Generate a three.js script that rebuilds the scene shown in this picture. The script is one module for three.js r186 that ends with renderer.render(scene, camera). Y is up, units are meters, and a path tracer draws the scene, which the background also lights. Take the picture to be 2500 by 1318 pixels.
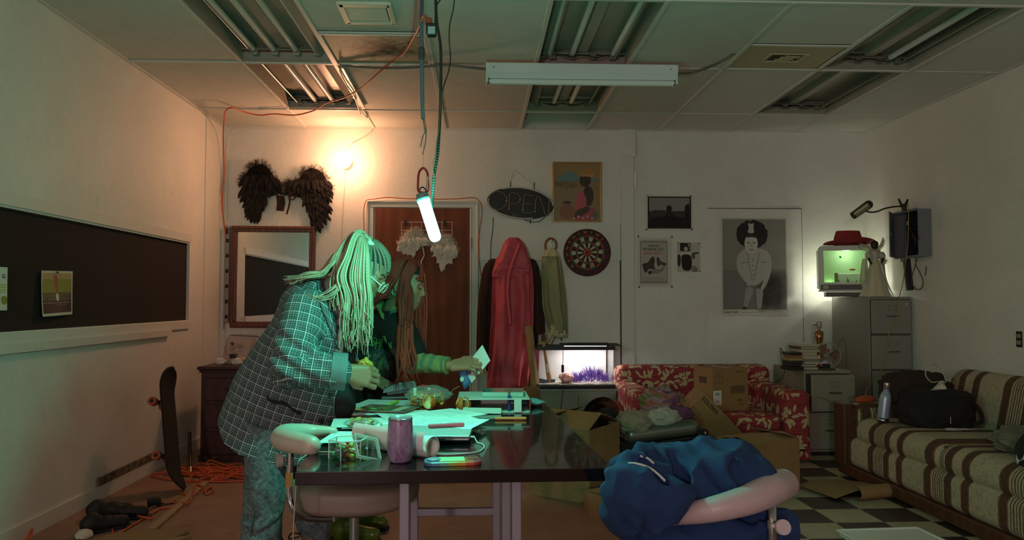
import * as THREE from 'three';
import { RoundedBoxGeometry } from 'three/addons/geometries/RoundedBoxGeometry.js';
import { mergeGeometries, mergeVertices, toCreasedNormals } from 'three/addons/utils/BufferGeometryUtils.js';
import { MarchingCubes } from 'three/addons/objects/MarchingCubes.js';
import { ImprovedNoise } from 'three/addons/math/ImprovedNoise.js';
import { RectAreaLightUniformsLib } from 'three/addons/lights/RectAreaLightUniformsLib.js';

// ------------------------------------------------------------------ camera, exposure
const W = 2500, H = 1318, FOCAL = 1870, EYE = 1.2;
const PITCH = Math.atan(76 / FOCAL), YAW = Math.atan(80 / FOCAL * Math.cos(PITCH));
const scene = new THREE.Scene();
scene.background = new THREE.Color(0x000000);
const camera = new THREE.PerspectiveCamera(2 * Math.atan(H / 2 / FOCAL) * 180 / Math.PI, W / H, 0.05, 40);
camera.position.set(0, EYE, 0);
camera.rotation.set(PITCH, -YAW, 0, 'YXZ');
camera.updateMatrixWorld(true);
const renderer = new THREE.WebGLRenderer({ antialias: true });
renderer.toneMapping = THREE.LinearToneMapping;
renderer.toneMappingExposure = 1.0;
renderer.shadowMap.enabled = true;
RectAreaLightUniformsLib.init();

// strength of each lamp of the room and of an added fill lamp (the lamps themselves are built further down)
const GLOBE_COLOUR = new THREE.Color().setRGB(1, 0.46, 0.25), GLOBE_POWER = 2.0;
const TUBE_COLOUR = new THREE.Color().setRGB(0.12, 1, 0.68), TUBE_POWER = 2.7;
const TANK_COLOUR = new THREE.Color().setRGB(1.0, 0.96, 0.98), TANK_POWER = 42;
const VIVARIUM_COLOUR = new THREE.Color().setRGB(0.95, 1, 0.84), VIVARIUM_POWER = 0.36;
const ADDED_FILL_COLOUR = new THREE.Color().setRGB(1, 0.76, 0.78), ADDED_FILL_POWER = 19;  // fill lamp added out of view behind the camera

// room, in metres: x to the right, y up, the camera looks towards -z
const LEFT = -2.3, RIGHT = 3.58, BACK = -6.92, FRONT = 6.2, CEIL = 2.77, TABLE = 0.75;

// ------------------------------------------------------------------ helpers
let seed = 20240611;
const rnd = () => { seed = (seed * 1664525 + 1013904223) >>> 0; return seed / 4294967296; };
const rr = (a, b) => a + (b - a) * rnd();
const PI = Math.PI, V = (x, y, z) => new THREE.Vector3(x, y, z);
const lerp = (a, b, t) => a + (b - a) * t, clamp = (x, a = 0, b = 1) => Math.min(b, Math.max(a, x));
const smooth = (a, b, x) => { const t = clamp((x - a) / (b - a)); return t * t * (3 - 2 * t); };
const perlin = new ImprovedNoise();
const noise = (x, y, z = 0) => perlin.noise(x, y, z);
const fbm = (x, y, z = 0) => noise(x, y, z) + 0.5 * noise(2 * x, 2 * y, 2 * z + 7) + 0.25 * noise(4 * x, 4 * y, 4 * z + 3);

// measured places: the point of a plane z, y or x of the room behind a measured place of the photograph
const ray = (px, py) => V((px - W / 2) / FOCAL, -(py - H / 2) / FOCAL, -1).applyQuaternion(camera.quaternion);
const atZ = (px, py, z) => { const r = ray(px, py), t = z / r.z; return V(r.x * t, EYE + r.y * t, z); };
const atY = (px, py, y) => { const r = ray(px, py), t = (y - EYE) / r.y; return V(r.x * t, y, r.z * t); };
const atX = (px, py, x) => { const r = ray(px, py), t = x / r.x; return V(x, EYE + r.y * t, r.z * t); };

const names = new Map();
function numbered(name) { const n = names.get(name) ?? 0; names.set(name, n + 1); return n ? name + '_' + String(n).padStart(3, '0') : name; }
function tag(o, label, category, group) { o.userData.label = label; o.userData.category = category; if (group) o.userData.group = group; return o; }
function thing(name, label, category, p = [0, 0, 0], turn = 0, group) {
  const o = new THREE.Group(); o.name = numbered(name); scene.add(o);
  if (p.isVector3) o.position.copy(p); else o.position.set(...p);
  o.rotation.y = turn; return tag(o, label, category, group);
}
function part(name, geo, mat, parent, p, r) {
  const g = Array.isArray(geo) ? merge(geo) : geo;
  const m = new THREE.Mesh(g, mat); m.name = parent === scene ? numbered(name) : name;
  if (p) { if (p.isVector3) m.position.copy(p); else m.position.set(...p); }
  if (r) m.rotation.set(...r);
  parent.add(m); return m;
}
function solo(name, geo, mat, label, category, p, r, group) { return tag(part(name, geo, mat, scene, p, r), label, category, group); }
function struct(name, geo, mat, p, r) { const m = part(name, geo, mat, scene, p, r); m.userData.kind = 'structure'; return m; }
function merge(list) {
  const gs = list.map((g) => { const c = g.index ? g.toNonIndexed() : g.clone(); for (const k of Object.keys(c.attributes)) if (!['position', 'normal', 'uv'].includes(k)) c.deleteAttribute(k); if (!c.attributes.uv) c.setAttribute('uv', new THREE.BufferAttribute(new Float32Array(c.attributes.position.count * 2), 2)); return c; });
  return mergeGeometries(gs);
}
const mv = (g, x = 0, y = 0, z = 0) => g.translate(x, y, z);
function rot(g, x = 0, y = 0, z = 0) { return g.applyMatrix4(new THREE.Matrix4().makeRotationFromEuler(new THREE.Euler(x, y, z))); }
const bx = (w, h, d, x = 0, y = 0, z = 0) => new THREE.BoxGeometry(w, h, d).translate(x, y, z);
const rbx = (w, h, d, r = 0.005, x = 0, y = 0, z = 0, s = 2) => new RoundedBoxGeometry(w, h, d, s, Math.min(r, w / 2.01, h / 2.01, d / 2.01)).translate(x, y, z);
const span = (x0, x1, y0, y1, z0, z1) => bx(Math.abs(x1 - x0), Math.abs(y1 - y0), Math.abs(z1 - z0), (x0 + x1) / 2, (y0 + y1) / 2, (z0 + z1) / 2);
const cyl = (r0, r1, h, x = 0, y = 0, z = 0, n = 24) => new THREE.CylinderGeometry(r0, r1, h, n).translate(x, y, z);
const ball = (r, x = 0, y = 0, z = 0, a = 18, b = 12) => new THREE.SphereGeometry(r, a, b).translate(x, y, z);
const lathe = (pts, n = 36) => new THREE.LatheGeometry(pts.map(([r, y]) => new THREE.Vector2(Math.max(r, 1e-4), y)), n);
const torus = (R, r, n = 32, m = 10, arc = 2 * PI) => new THREE.TorusGeometry(R, r, m, n, arc);
const vec = (p) => (p.isVector3 ? p.clone() : V(...p));
function tube(pts, r, seg, sides = 8, closed = false, tension = 0.5) {
  const c = new THREE.CatmullRomCurve3(pts.map(vec), closed, 'centripetal', tension);
  const g = new THREE.TubeGeometry(c, seg ?? Math.max(8, pts.length * 6), r, sides, closed);
  if (closed) return g;
  const caps = [[0, 1], [1, -1]].map(([t]) => ball(r, 0, 0, 0, sides, 6).translate(...c.getPoint(t).toArray()));
  return merge([g, ...caps]);
}
function rod(a, b, r, r2 = r, n = 12) {
  a = vec(a); b = vec(b); const d = b.clone().sub(a), L = d.length();
  const g = new THREE.CylinderGeometry(r2, r, L, n).translate(0, L / 2, 0);
  return g.applyQuaternion(new THREE.Quaternion().setFromUnitVectors(V(0, 1, 0), d.normalize())).translate(a.x, a.y, a.z);
}
function bar(a, b, w, t) {   // a square bar between two points
  a = vec(a); b = vec(b); const d = b.clone().sub(a), L = d.length();
  const m = new THREE.Matrix4().lookAt(a, b, Math.abs(d.y) > 0.95 * L ? V(0, 0, 1) : V(0, 1, 0));
  return bx(w, t, L).applyMatrix4(m).translate((a.x + b.x) / 2, (a.y + b.y) / 2, (a.z + b.z) / 2);
}
function extrude(pts, depth, bevel = 0, holes = []) {
  const s = pts.isShape ? pts : new THREE.Shape(pts.map((p) => new THREE.Vector2(...p)));
  for (const h of holes) s.holes.push(new THREE.Path(h.map((p) => new THREE.Vector2(...p))));
  return new THREE.ExtrudeGeometry(s, { depth, bevelEnabled: bevel > 0, bevelSize: bevel, bevelThickness: bevel, bevelSegments: 2, curveSegments: 16 });
}
function boxUV(g, s = 1, pick) {   // uv in metres from the face's main direction
  g = g.index ? g.toNonIndexed() : g; const p = g.attributes.position, uv = new Float32Array(p.count * 2);
  const a = V(), b = V(), c = V(), n = V();
  for (let i = 0; i < p.count; i += 3) {
    a.fromBufferAttribute(p, i); b.fromBufferAttribute(p, i + 1); c.fromBufferAttribute(p, i + 2);
    n.crossVectors(b.clone().sub(a), c.clone().sub(a)); const ax = Math.abs(n.x), ay = Math.abs(n.y), az = Math.abs(n.z);
    [a, b, c].forEach((q, k) => {
      const o = pick ? pick(q, ax, ay, az) : ay >= ax && ay >= az ? [q.x, q.z] : ax >= az ? [q.z, q.y] : [q.x, q.y];
      uv[2 * (i + k)] = o[0] * s; uv[2 * (i + k) + 1] = o[1] * s;
    });
  }
  g.setAttribute('uv', new THREE.BufferAttribute(uv, 2)); return g;
}
function bend(g, fn) {   // moves every vertex, then smooths the normals
  const p = g.attributes.position, q = V();
  for (let i = 0; i < p.count; i++) { q.fromBufferAttribute(p, i); fn(q, i); p.setXYZ(i, q.x, q.y, q.z); }
  g.computeVertexNormals(); return g;
}
function weld(g) { const c = g.clone(); c.deleteAttribute('normal'); c.deleteAttribute('uv'); const w = mergeVertices(c, 1e-5); w.computeVertexNormals(); return w; }
function sheet(w, h, nx, ny, fn, thick = 0.001) {   // a thin closed sheet: fn(u, v) gives the point of its middle
  const pos = [], uv = [], idx = []; const P = [];
  for (let j = 0; j <= ny; j++) for (let i = 0; i <= nx; i++) P.push(vec(fn(i / nx, j / ny)));
  const at = (i, j) => P[clamp(j, 0, ny) * (nx + 1) + clamp(i, 0, nx)];
  for (const s of [1, -1]) for (let j = 0; j <= ny; j++) for (let i = 0; i <= nx; i++) {
    const n = at(i + 1, j).clone().sub(at(i - 1, j)).cross(at(i, j + 1).clone().sub(at(i, j - 1))).normalize().multiplyScalar(s * thick / 2);
    const q = at(i, j).clone().add(n); pos.push(q.x, q.y, q.z); uv.push(i / nx, j / ny);
  }
  const N = (nx + 1) * (ny + 1), id = (i, j, s) => s * N + j * (nx + 1) + i;
  for (let j = 0; j < ny; j++) for (let i = 0; i < nx; i++) {
    idx.push(id(i, j, 0), id(i + 1, j, 0), id(i + 1, j + 1, 0), id(i, j, 0), id(i + 1, j + 1, 0), id(i, j + 1, 0));
    idx.push(id(i, j, 1), id(i + 1, j + 1, 1), id(i + 1, j, 1), id(i, j, 1), id(i, j + 1, 1), id(i + 1, j + 1, 1));
  }
  const edge = (a, b, c, d) => idx.push(a, b, c, a, c, d);
  for (let i = 0; i < nx; i++) { edge(id(i, 0, 0), id(i, 0, 1), id(i + 1, 0, 1), id(i + 1, 0, 0)); edge(id(i, ny, 0), id(i + 1, ny, 0), id(i + 1, ny, 1), id(i, ny, 1)); }
  for (let j = 0; j < ny; j++) { edge(id(0, j, 0), id(0, j + 1, 0), id(0, j + 1, 1), id(0, j, 1)); edge(id(nx, j, 0), id(nx, j, 1), id(nx, j + 1, 1), id(nx, j + 1, 0)); }
  const g = new THREE.BufferGeometry(); g.setAttribute('position', new THREE.Float32BufferAttribute(pos, 3)); g.setAttribute('uv', new THREE.Float32BufferAttribute(uv, 2)); g.setIndex(idx);
  g.computeVertexNormals(); return g;
}

// closed surface of a distance field (negative inside): one continuous mesh
function field(fn, c, half, res, uvOf) {
  const mc = new MarchingCubes(res, new THREE.MeshStandardMaterial(), false, false, 400000), f = mc.field, h2 = mc.halfsize;
  mc.isolation = 0; c = vec(c);
  const at = (i, o) => o + half * (i - h2) / h2, S = 4, R = S * half / h2 * 0.87 * 1.25 + 0.024;
  for (let k = 0; k < res; k += S) for (let j = 0; j < res; j += S) for (let i = 0; i < res; i += S) {   // blocks far from the surface are filled at once
    const d = fn(at(i + S / 2 - 0.5, c.x), at(j + S / 2 - 0.5, c.y), at(k + S / 2 - 0.5, c.z)), far = Math.abs(d) > R;
    for (let n = k; n < Math.min(res, k + S); n++) for (let m = j; m < Math.min(res, j + S); m++) for (let l = i; l < Math.min(res, i + S); l++) f[l + m * res + n * res * res] = far ? -d : -fn(at(l, c.x), at(m, c.y), at(n, c.z));
  }
  mc.update();
  const n = mc.count, pos = new Float32Array(n * 3), nor = new Float32Array(n * 3), e = half * 0.6 / res;
  for (let i = 0; i < n; i++) {
    const x = c.x + half * mc.positionArray[3 * i], y = c.y + half * mc.positionArray[3 * i + 1], z = c.z + half * mc.positionArray[3 * i + 2];
    pos[3 * i] = x; pos[3 * i + 1] = y; pos[3 * i + 2] = z;
    const nx = fn(x + e, y, z) - fn(x - e, y, z), ny = fn(x, y + e, z) - fn(x, y - e, z), nz = fn(x, y, z + e) - fn(x, y, z - e), L = Math.hypot(nx, ny, nz) || 1;
    nor[3 * i] = nx / L; nor[3 * i + 1] = ny / L; nor[3 * i + 2] = nz / L;
  }
  const g = new THREE.BufferGeometry();
  g.setAttribute('position', new THREE.BufferAttribute(pos, 3)); g.setAttribute('normal', new THREE.BufferAttribute(nor, 3));
  const uv = new Float32Array(n * 2);
  if (uvOf) for (let i = 0; i < n; i += 3) uvOf(pos, i, uv);
  g.setAttribute('uv', new THREE.BufferAttribute(uv, 2));
  return g;
}
const capsule = (ax, ay, az, bx_, by, bz, ra, rb) => {   // tapered capsule between two joints
  const dx = bx_ - ax, dy = by - ay, dz = bz - az, L2 = dx * dx + dy * dy + dz * dz || 1e-9;
  return (x, y, z) => { const t = clamp(((x - ax) * dx + (y - ay) * dy + (z - az) * dz) / L2); return Math.hypot(x - ax - t * dx, y - ay - t * dy, z - az - t * dz) - (ra + (rb - ra) * t); };
};
const cap = (a, b, ra, rb) => { a = vec(a); b = vec(b); return capsule(a.x, a.y, a.z, b.x, b.y, b.z, ra, rb ?? ra); };
const ellip = (c, r, q) => {   // ellipsoid, roughly a distance; q turns it
  c = vec(c); const inv = q ? q.clone().invert() : null, m = Math.min(...r), p = V();
  return (x, y, z) => { p.set(x - c.x, y - c.y, z - c.z); if (inv) p.applyQuaternion(inv); return (Math.hypot(p.x / r[0], p.y / r[1], p.z / r[2]) - 1) * m; };
};
const smin = (a, b, k) => { const h = clamp(0.5 + 0.5 * (b - a) / k); return b + (a - b) * h - k * h * (1 - h); };
const blend = (list, k) => (x, y, z) => { let d = list[0](x, y, z); for (let i = 1; i < list.length; i++) d = smin(d, list[i](x, y, z), k); return d; };

// ------------------------------------------------------------------ materials
const mats = new Map();
function M(colour, o = {}) {
  const key = colour + JSON.stringify(o); if (mats.has(key)) return mats.get(key);
  const m = new (o.transmission !== undefined || o.sheen || o.clearcoat ? THREE.MeshPhysicalMaterial : THREE.MeshStandardMaterial)({ color: colour, roughness: 0.7, side: THREE.DoubleSide, ...o });
  mats.set(key, m); return m;
}
function canvasTex(w, h, draw, rep = [1, 1]) {
  const c = document.createElement('canvas'); c.width = w; c.height = h; const g = c.getContext('2d'); draw(g, w, h);
  const t = new THREE.CanvasTexture(c); t.colorSpace = THREE.SRGBColorSpace; t.wrapS = t.wrapT = THREE.RepeatWrapping; t.repeat.set(...rep); t.anisotropy = 8; return t;
}
function dataTex(n, fn, srgb = true, rep = [1, 1]) {
  const d = new Uint8Array(n * n * 4);
  for (let j = 0; j < n; j++) for (let i = 0; i < n; i++) { const c = fn(i / n, j / n, i, j), k = 4 * (j * n + i); d[k] = clamp(c[0], 0, 255); d[k + 1] = clamp(c[1], 0, 255); d[k + 2] = clamp(c[2], 0, 255); d[k + 3] = 255; }
  const t = new THREE.DataTexture(d, n, n); if (srgb) t.colorSpace = THREE.SRGBColorSpace; t.magFilter = THREE.LinearFilter; t.minFilter = THREE.LinearMipmapLinearFilter; t.generateMipmaps = true;
  t.wrapS = t.wrapT = THREE.RepeatWrapping; t.repeat.set(...rep); t.needsUpdate = true; return t;
}
// noise that closes on itself over the unit square
const tiled = (u, v, f, s = 0) => { const a = 2 * PI * u, b = 2 * PI * v, R = f / (2 * PI); return noise(R * Math.cos(a) + 11 + s, R * Math.sin(a) + R * Math.cos(b) + 5, R * Math.sin(b) + 3 - s); };
const tfbm = (u, v, f, s = 0) => tiled(u, v, f, s) + 0.5 * tiled(u, v, 2 * f, s + 3) + 0.25 * tiled(u, v, 4 * f, s + 9);
const grainBump = dataTex(512, (u, v) => { const k = 128 + 60 * tfbm(u, v, 24) + 40 * (rnd() - 0.5); return [k, k, k]; }, false);
const clothBump = dataTex(256, (u, v, i, j) => { const k = 128 + 50 * Math.sin(i * PI / 2) * Math.sin(j * PI / 2) + 50 * (rnd() - 0.5); return [k, k, k]; }, false);
function rep(t, x, y = x) { const c = t.clone(); c.repeat.set(x, y); c.needsUpdate = true; return c; }
function mix3(a, b, t) { return [lerp(a[0], b[0], t), lerp(a[1], b[1], t), lerp(a[2], b[2], t)]; }
function woodTex(a, b, rings = 9, n = 512) {
  return dataTex(n, (u, v) => { const w = 0.5 + 0.5 * Math.sin(rings * 2 * PI * (u + 0.06 * tfbm(u, v, 3)) + 2 * tiled(u, v, 5)); return mix3(a, b, clamp(0.75 * w + 0.25 * (rnd() - 0.3) + 0.25 * tiled(u, v, 40))); });
}
const chrome = M(0xb9bcc0, { metalness: 1, roughness: 0.18 });
const black = M(0x141314, { roughness: 0.55 });
const whitePaper = M(0xe4e2dc, { roughness: 0.85 });
// ------------------------------------------------------------------ the room
const paintTex = dataTex(1024, (u, v) => {
  const m = 6 * tfbm(u, v, 6) + 4 * tiled(u, v, 60) + 3 * (rnd() - 0.5), s = tiled(u, v * 0.35, 30, 4) > 0.62 ? -5 : 0;
  return [220 + m + s, 217 + m + s, 208 + m + s];
});
const paintBump = dataTex(512, (u, v) => { const k = 128 + 70 * tfbm(u, v, 30) + 25 * (rnd() - 0.5); return [k, k, k]; }, false);
const wallPaint = new THREE.MeshStandardMaterial({ map: rep(paintTex, 0.45), bumpMap: rep(paintBump, 1.2), bumpScale: 0.0012, roughness: 0.62 });
const trimPaint = new THREE.MeshStandardMaterial({ color: 0xd8d5cb, roughness: 0.5, bumpMap: rep(paintBump, 2), bumpScale: 0.0008 });
const boardPaint = new THREE.MeshStandardMaterial({ color: 0xd6d4cb, roughness: 0.5, bumpMap: rep(paintBump, 2), bumpScale: 0.0008 });
const wallUV = (g) => boxUV(g, 1);

struct('wall_back', wallUV(span(LEFT - 0.2, RIGHT + 0.2, -0.1, 3.1, BACK - 0.2, BACK)), wallPaint);
struct('wall_right', wallUV(span(RIGHT, RIGHT + 0.2, -0.1, 3.1, BACK - 0.2, FRONT + 0.2)), wallPaint);
struct('wall_front', wallUV(span(LEFT - 0.2, RIGHT + 0.2, -0.1, 3.1, FRONT, FRONT + 0.2)), M(0x4a433c, { roughness: 0.9 }));
// the left wall has a long recess that holds the dark pin board
const B0 = 1.05, B1 = 1.655, BZ = -6.18, BZ2 = -2.35;
struct('wall_left', wallUV(merge([span(LEFT - 0.2, LEFT, -0.1, B0, BACK - 0.2, FRONT + 0.2), span(LEFT - 0.2, LEFT, B1, 3.1, BACK - 0.2, FRONT + 0.2),
  span(LEFT - 0.2, LEFT, B0, B1, BACK - 0.2, BZ), span(LEFT - 0.2, LEFT, B0, B1, BZ2, FRONT + 0.2), span(LEFT - 0.2, LEFT - 0.09, B0, B1, BZ, BZ2)])), wallPaint);
const corkTex = dataTex(512, (u, v) => { const k = 10 * tfbm(u, v, 40) + 14 * (rnd() - 0.5); return [33 + k, 22 + k * 0.8, 18 + k * 0.7]; });
solo('pin_board', boxUV(span(LEFT - 0.09, LEFT - 0.022, B0 - 0.004, B1 + 0.004, BZ - 0.004, BZ2 + 0.004)), new THREE.MeshStandardMaterial({ map: rep(corkTex, 2), bumpMap: rep(grainBump, 3), bumpScale: 0.003, roughness: 0.95 }),
  'long dark brown pin board set into the left wall', 'pin board');
// ledge boards under the pin board, with the seams of the strips they are made of
const ledge = struct('trim_1', span(LEFT, LEFT + 0.014, 0.985, B0 - 0.006, BZ + 0.0, BZ2), boardPaint);
part('ledge_strip', span(LEFT, LEFT + 0.03, 0.945, 0.99, -5.78, BZ2), boardPaint, ledge);
for (const z of [-5.3, -4.62, -4.08]) part('seam_cover', span(LEFT + 0.03, LEFT + 0.033, 0.955, 0.985, z - 0.012, z + 0.012), trimPaint, ledge);
struct('trim_2', span(LEFT, LEFT + 0.010, B1 + 0.012, B1 + 0.075, BZ - 0.005, BZ2), boardPaint);
// the plywood sheet edges on the left wall, and a cover strip at the corner
struct('trim_3', span(LEFT, LEFT + 0.006, 0.06, CEIL, -6.5, -6.49), trimPaint);
struct('trim_4', span(LEFT, LEFT + 0.05, 0.05, CEIL - 0.05, BACK, BACK + 0.012), trimPaint);
// scraped patches where tape was: thin flakes of raw plaster
const flake = M(0xded9cc, { roughness: 0.9 });
const flakes = struct('trim_5', span(LEFT, LEFT + 0.0015, 1.76, 1.83, -4.71, -4.69), flake);
for (const [px, py, h] of [[419, 472, 0.035], [441, 480, 0.03]]) { const q = atX(px, py, LEFT); part('flake', span(LEFT, LEFT + 0.0015, q.y - h / 2, q.y + h / 2, q.z - 0.006, q.z + 0.006), flake, flakes); }

// floor: worn brown sheet on the left, a checkerboard of square tiles on the right
const lino = dataTex(1024, (u, v) => { const m = 12 * tfbm(u, v, 5) + 7 * tiled(u, v, 50) + 7 * (rnd() - 0.5), s = tiled(u, v, 13, 5) > 0.55 ? -14 : 0; return [142 + m + s, 108 + m + s, 90 + m + s]; });
const EDGE = 1.32, TS = 0.268;
struct('floor', boxUV(merge([span(LEFT - 0.2, EDGE, -0.1, 0, BACK - 0.2, FRONT + 0.2), span(EDGE, RIGHT + 0.2, -0.1, -0.004, BACK - 0.2, FRONT + 0.2)])),
  new THREE.MeshStandardMaterial({ map: rep(lino, 0.7), bumpMap: rep(paintBump, 0.8), bumpScale: 0.0006, roughness: 0.6 }));
{
  const floorThing = scene.getObjectByName('floor');
  const tileTex = [[172, 160, 134], [56, 46, 42]].map((c, k) => dataTex(256, (u, v) => { const m = 10 * tfbm(u, v, 5, k) + 8 * (rnd() - 0.5), s = tiled(u, v, 9, 3 + k) > 0.5 ? (k ? 12 : -22) : 0; return c.map((x) => x + m + s); }));
  const tm = tileTex.map((t) => new THREE.MeshStandardMaterial({ map: t, roughness: 0.5, bumpMap: paintBump, bumpScale: 0.0005 }));
  const geos = [0, 1, 2, 3].map((k) => { const g = bx(TS - 0.002, 0.004, TS - 0.002); const uv = g.attributes.uv; for (let i = 0; i < uv.count; i++) uv.setXY(i, uv.getX(i) * 0.9 + k * 0.27, uv.getY(i) * 0.9 + k * 0.41); return g; });
  const z0 = -4.125, x0 = 2.2;   // a joint of the checkerboard
  for (let i = -4; i < 7; i++) for (let j = -11; j < 5; j++) {
    const x = x0 + (i + 0.5) * TS, z = z0 + (j + 0.5) * TS;
    if (x - TS / 2 < EDGE - 0.2 || x + TS / 2 > RIGHT + 0.2 || z + TS / 2 > -2.9) continue;
    const m = part('floor_tile', geos[(i * 3 + j * 5 + 99) % 4], tm[(i + j + 40) % 2], floorThing, [x, -0.002 + 0.0005 * ((i * 7 + j * 3 + 80) % 3), z]);
  }
}
const rottenTex = dataTex(256, (u, v) => { const t = clamp(0.5 + 1.5 * tfbm(u, v, 7)); return mix3([138, 124, 104], [88, 70, 54], t); });
const bb = struct('baseboard_left', span(LEFT, LEFT + 0.015, 0.0, 0.085, BACK, -2.4), trimPaint);
part('bare_patch', boxUV(span(LEFT + 0.002, LEFT + 0.017, 0.086, 0.135, -5.6, -4.75), 2), new THREE.MeshStandardMaterial({ map: rottenTex, roughness: 0.95 }), bb);
struct('baseboard_back', span(LEFT, -1.02, 0, 0.085, BACK, BACK + 0.014), trimPaint);
struct('baseboard_right', span(RIGHT - 0.014, RIGHT, 0, 0.085, BACK, -2.4), trimPaint);

// back wall: boxed-in pipe, old sealed doorway, coat rail board, joints between the sheets
const bz = (px, py) => atZ(px, py, BACK);
{
  const a = bz(1516, 700).x, b = bz(1547, 700).x;
  const t = struct('trim_6', span(a, b, 0, CEIL, BACK, BACK + 0.035), boardPaint);
  part('torn_sheet', sheet(1, 1, 6, 6, (u, v) => [lerp(a - 0.01, b + 0.02, u) + 0.01 * noise(4 * v, 3 * u), lerp(2.55, 2.76, v) - 0.04 * u * (1 - v), BACK + 0.038 + 0.02 * u * (1 - v)], 0.002), boardPaint, t);
  part('peeling_flake', sheet(1, 1, 4, 10, (u, v) => { const q = bz(1510 + 10 * u + 9 * Math.sin(3 * v), 436 + 72 * v); return [q.x, q.y, BACK + 0.004 + 0.02 * u]; }, 0.001), flake, t);
  part('peeling_flake', sheet(1, 1, 4, 8, (u, v) => { const q = bz(1547 + 4 * u, 420 + 44 * v); return [q.x, q.y, BACK + 0.038 + 0.012 * u]; }, 0.001), flake, t);
  // sealed doorway: a sheet a little proud of the wall with an open joint around it
  const c = bz(1722, 508), d = bz(1957, 508);
  const door = struct('door_2', wallUV(span(c.x + 0.006, d.x - 0.006, 0.03, c.y - 0.006, BACK, BACK + 0.010)), wallPaint);
  const gap = M(0x3a352f, { roughness: 0.95 });
  part('open_joint', span(c.x + 0.02, d.x, c.y - 0.005, c.y + 0.001, BACK, BACK + 0.003), gap, door);
  part('open_joint', span(d.x - 0.005, d.x + 0.001, 0.4, c.y, BACK, BACK + 0.003), gap, door);
  // the board that carries the coats
  const e = bz(1170, 546), f = bz(1513, 636);
  struct('trim_7', wallUV(span(e.x, f.x, f.y, e.y, BACK, BACK + 0.018)), boardPaint);
  struct('trim_8', span(bz(1513, 600).x, bz(1516, 600).x, 0, f.y, BACK, BACK + 0.006), gap);
  struct('trim_9', span(LEFT, 0.3, CEIL - 0.024, CEIL, BACK, BACK + 0.01), trimPaint);
}
// door with casing
{
  const x0 = bz(913, 700).x, x1 = bz(1150, 700).x, top = 2.035;
  const veneer = woodTex([118, 64, 38], [140, 80, 50], 7);
  const leaf = new THREE.MeshStandardMaterial({ map: rep(veneer, 1.2, 0.25), roughness: 0.75, color: 0xe8d8cc });
  const door = struct('door_1', boxUV(rbx(x1 - x0 - 0.02, top - 0.01, 0.03, 0.003, (x0 + x1) / 2, (top + 0.01) / 2, BACK + 0.016)), leaf);
  const cas = (g) => part('door_casing', g, trimPaint, door);
  const w = 0.062;
  cas([rbx(w, top + w, 0.03, 0.006, x0 - w / 2 - 0.004, (top + w) / 2, BACK + 0.016), rbx(w * 0.35, top + w * 1.1, 0.044, 0.008, x0 - w + 0.006, (top + w) / 2, BACK + 0.022)]);
  cas([rbx(w, top + w, 0.03, 0.006, x1 + w / 2 + 0.004, (top + w) / 2, BACK + 0.016), rbx(w * 0.35, top + w * 1.1, 0.044, 0.008, x1 + w - 0.006, (top + w) / 2, BACK + 0.022)]);
  cas([rbx(x1 - x0 + 2 * w, w, 0.034, 0.006, (x0 + x1) / 2, top + w / 2 + 0.005, BACK + 0.0175), rbx(x1 - x0 + 2.04 * w, w * 0.35, 0.047, 0.008, (x0 + x1) / 2, top + w - 0.006, BACK + 0.022)]);
  part('white_jamb', span(x1 - 0.011, x1 + 0.001, 0, top, BACK + 0.001, BACK + 0.04), M(0xf0e8e0, { roughness: 0.6 }), door);
  for (const y of [1.72, 0.3]) part('hinge', rbx(0.014, 0.1, 0.014, 0.003, x1 + 0.004, y, BACK + 0.034), M(0x6a5a48, { metalness: 0.8, roughness: 0.45 }), door);
}
// ------------------------------------------------------------------ ceiling: grid, tiles, light troffers
const CX = [LEFT, -1.565, -0.955, -0.31, 0.372, 0.985, 1.645, 2.29, 2.925, RIGHT], CZ = [-3.9, -5.05, -6.28, BACK];
const tileMap = dataTex(1024, (u, v) => { const m = 5 * tfbm(u, v, 8) + 3 * (rnd() - 0.5), s = tiled(u, v, 170) > 0.52 ? -34 : 0; return [206 + m + s, 205 + m + s, 194 + m + s]; });
const plainMap = dataTex(256, (u, v) => { const m = 4 * tfbm(u, v, 4) + 3 * (rnd() - 0.5); return [216 + m, 215 + m, 206 + m]; });
const tileBump = dataTex(512, (u, v) => { const k = 150 - (tiled(u, v, 170) > 0.45 ? 110 : 0) + 20 * (rnd() - 0.5); return [k, k, k]; }, false);
const speckled = new THREE.MeshStandardMaterial({ map: rep(tileMap, 0.9), bumpMap: rep(tileBump, 1.4), bumpScale: 0.0015, roughness: 0.9 });
const smoothTile = new THREE.MeshStandardMaterial({ map: rep(plainMap, 0.8), roughness: 0.7 });
const barPaint = M(0xcfccc2, { roughness: 0.45 });
const ceiling = struct('ceiling', boxUV(merge([span(LEFT - 0.2, RIGHT + 0.2, CEIL, 3.1, -3.9, FRONT + 0.2), span(LEFT - 0.2, RIGHT + 0.2, 3.0, 3.1, BACK - 0.2, -3.9)])), speckled);
const tileCell = (x0, x1, z0, z1, m = speckled, tilt = 0, drop = 0) => { const g = boxUV(rbx(x1 - x0 - 0.012, 0.014, Math.abs(z1 - z0) - 0.012, 0.003)); const uv = g.attributes.uv, du = rnd() * 5, dv = rnd() * 5; for (let i = 0; i < uv.count; i++) uv.setXY(i, uv.getX(i) + du, uv.getY(i) + dv); return part('ceiling_tile', g, m, ceiling, [(x0 + x1) / 2, CEIL + 0.008 - drop, (z0 + z1) / 2], [tilt, 0, rr(-0.002, 0.002)]); };
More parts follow.
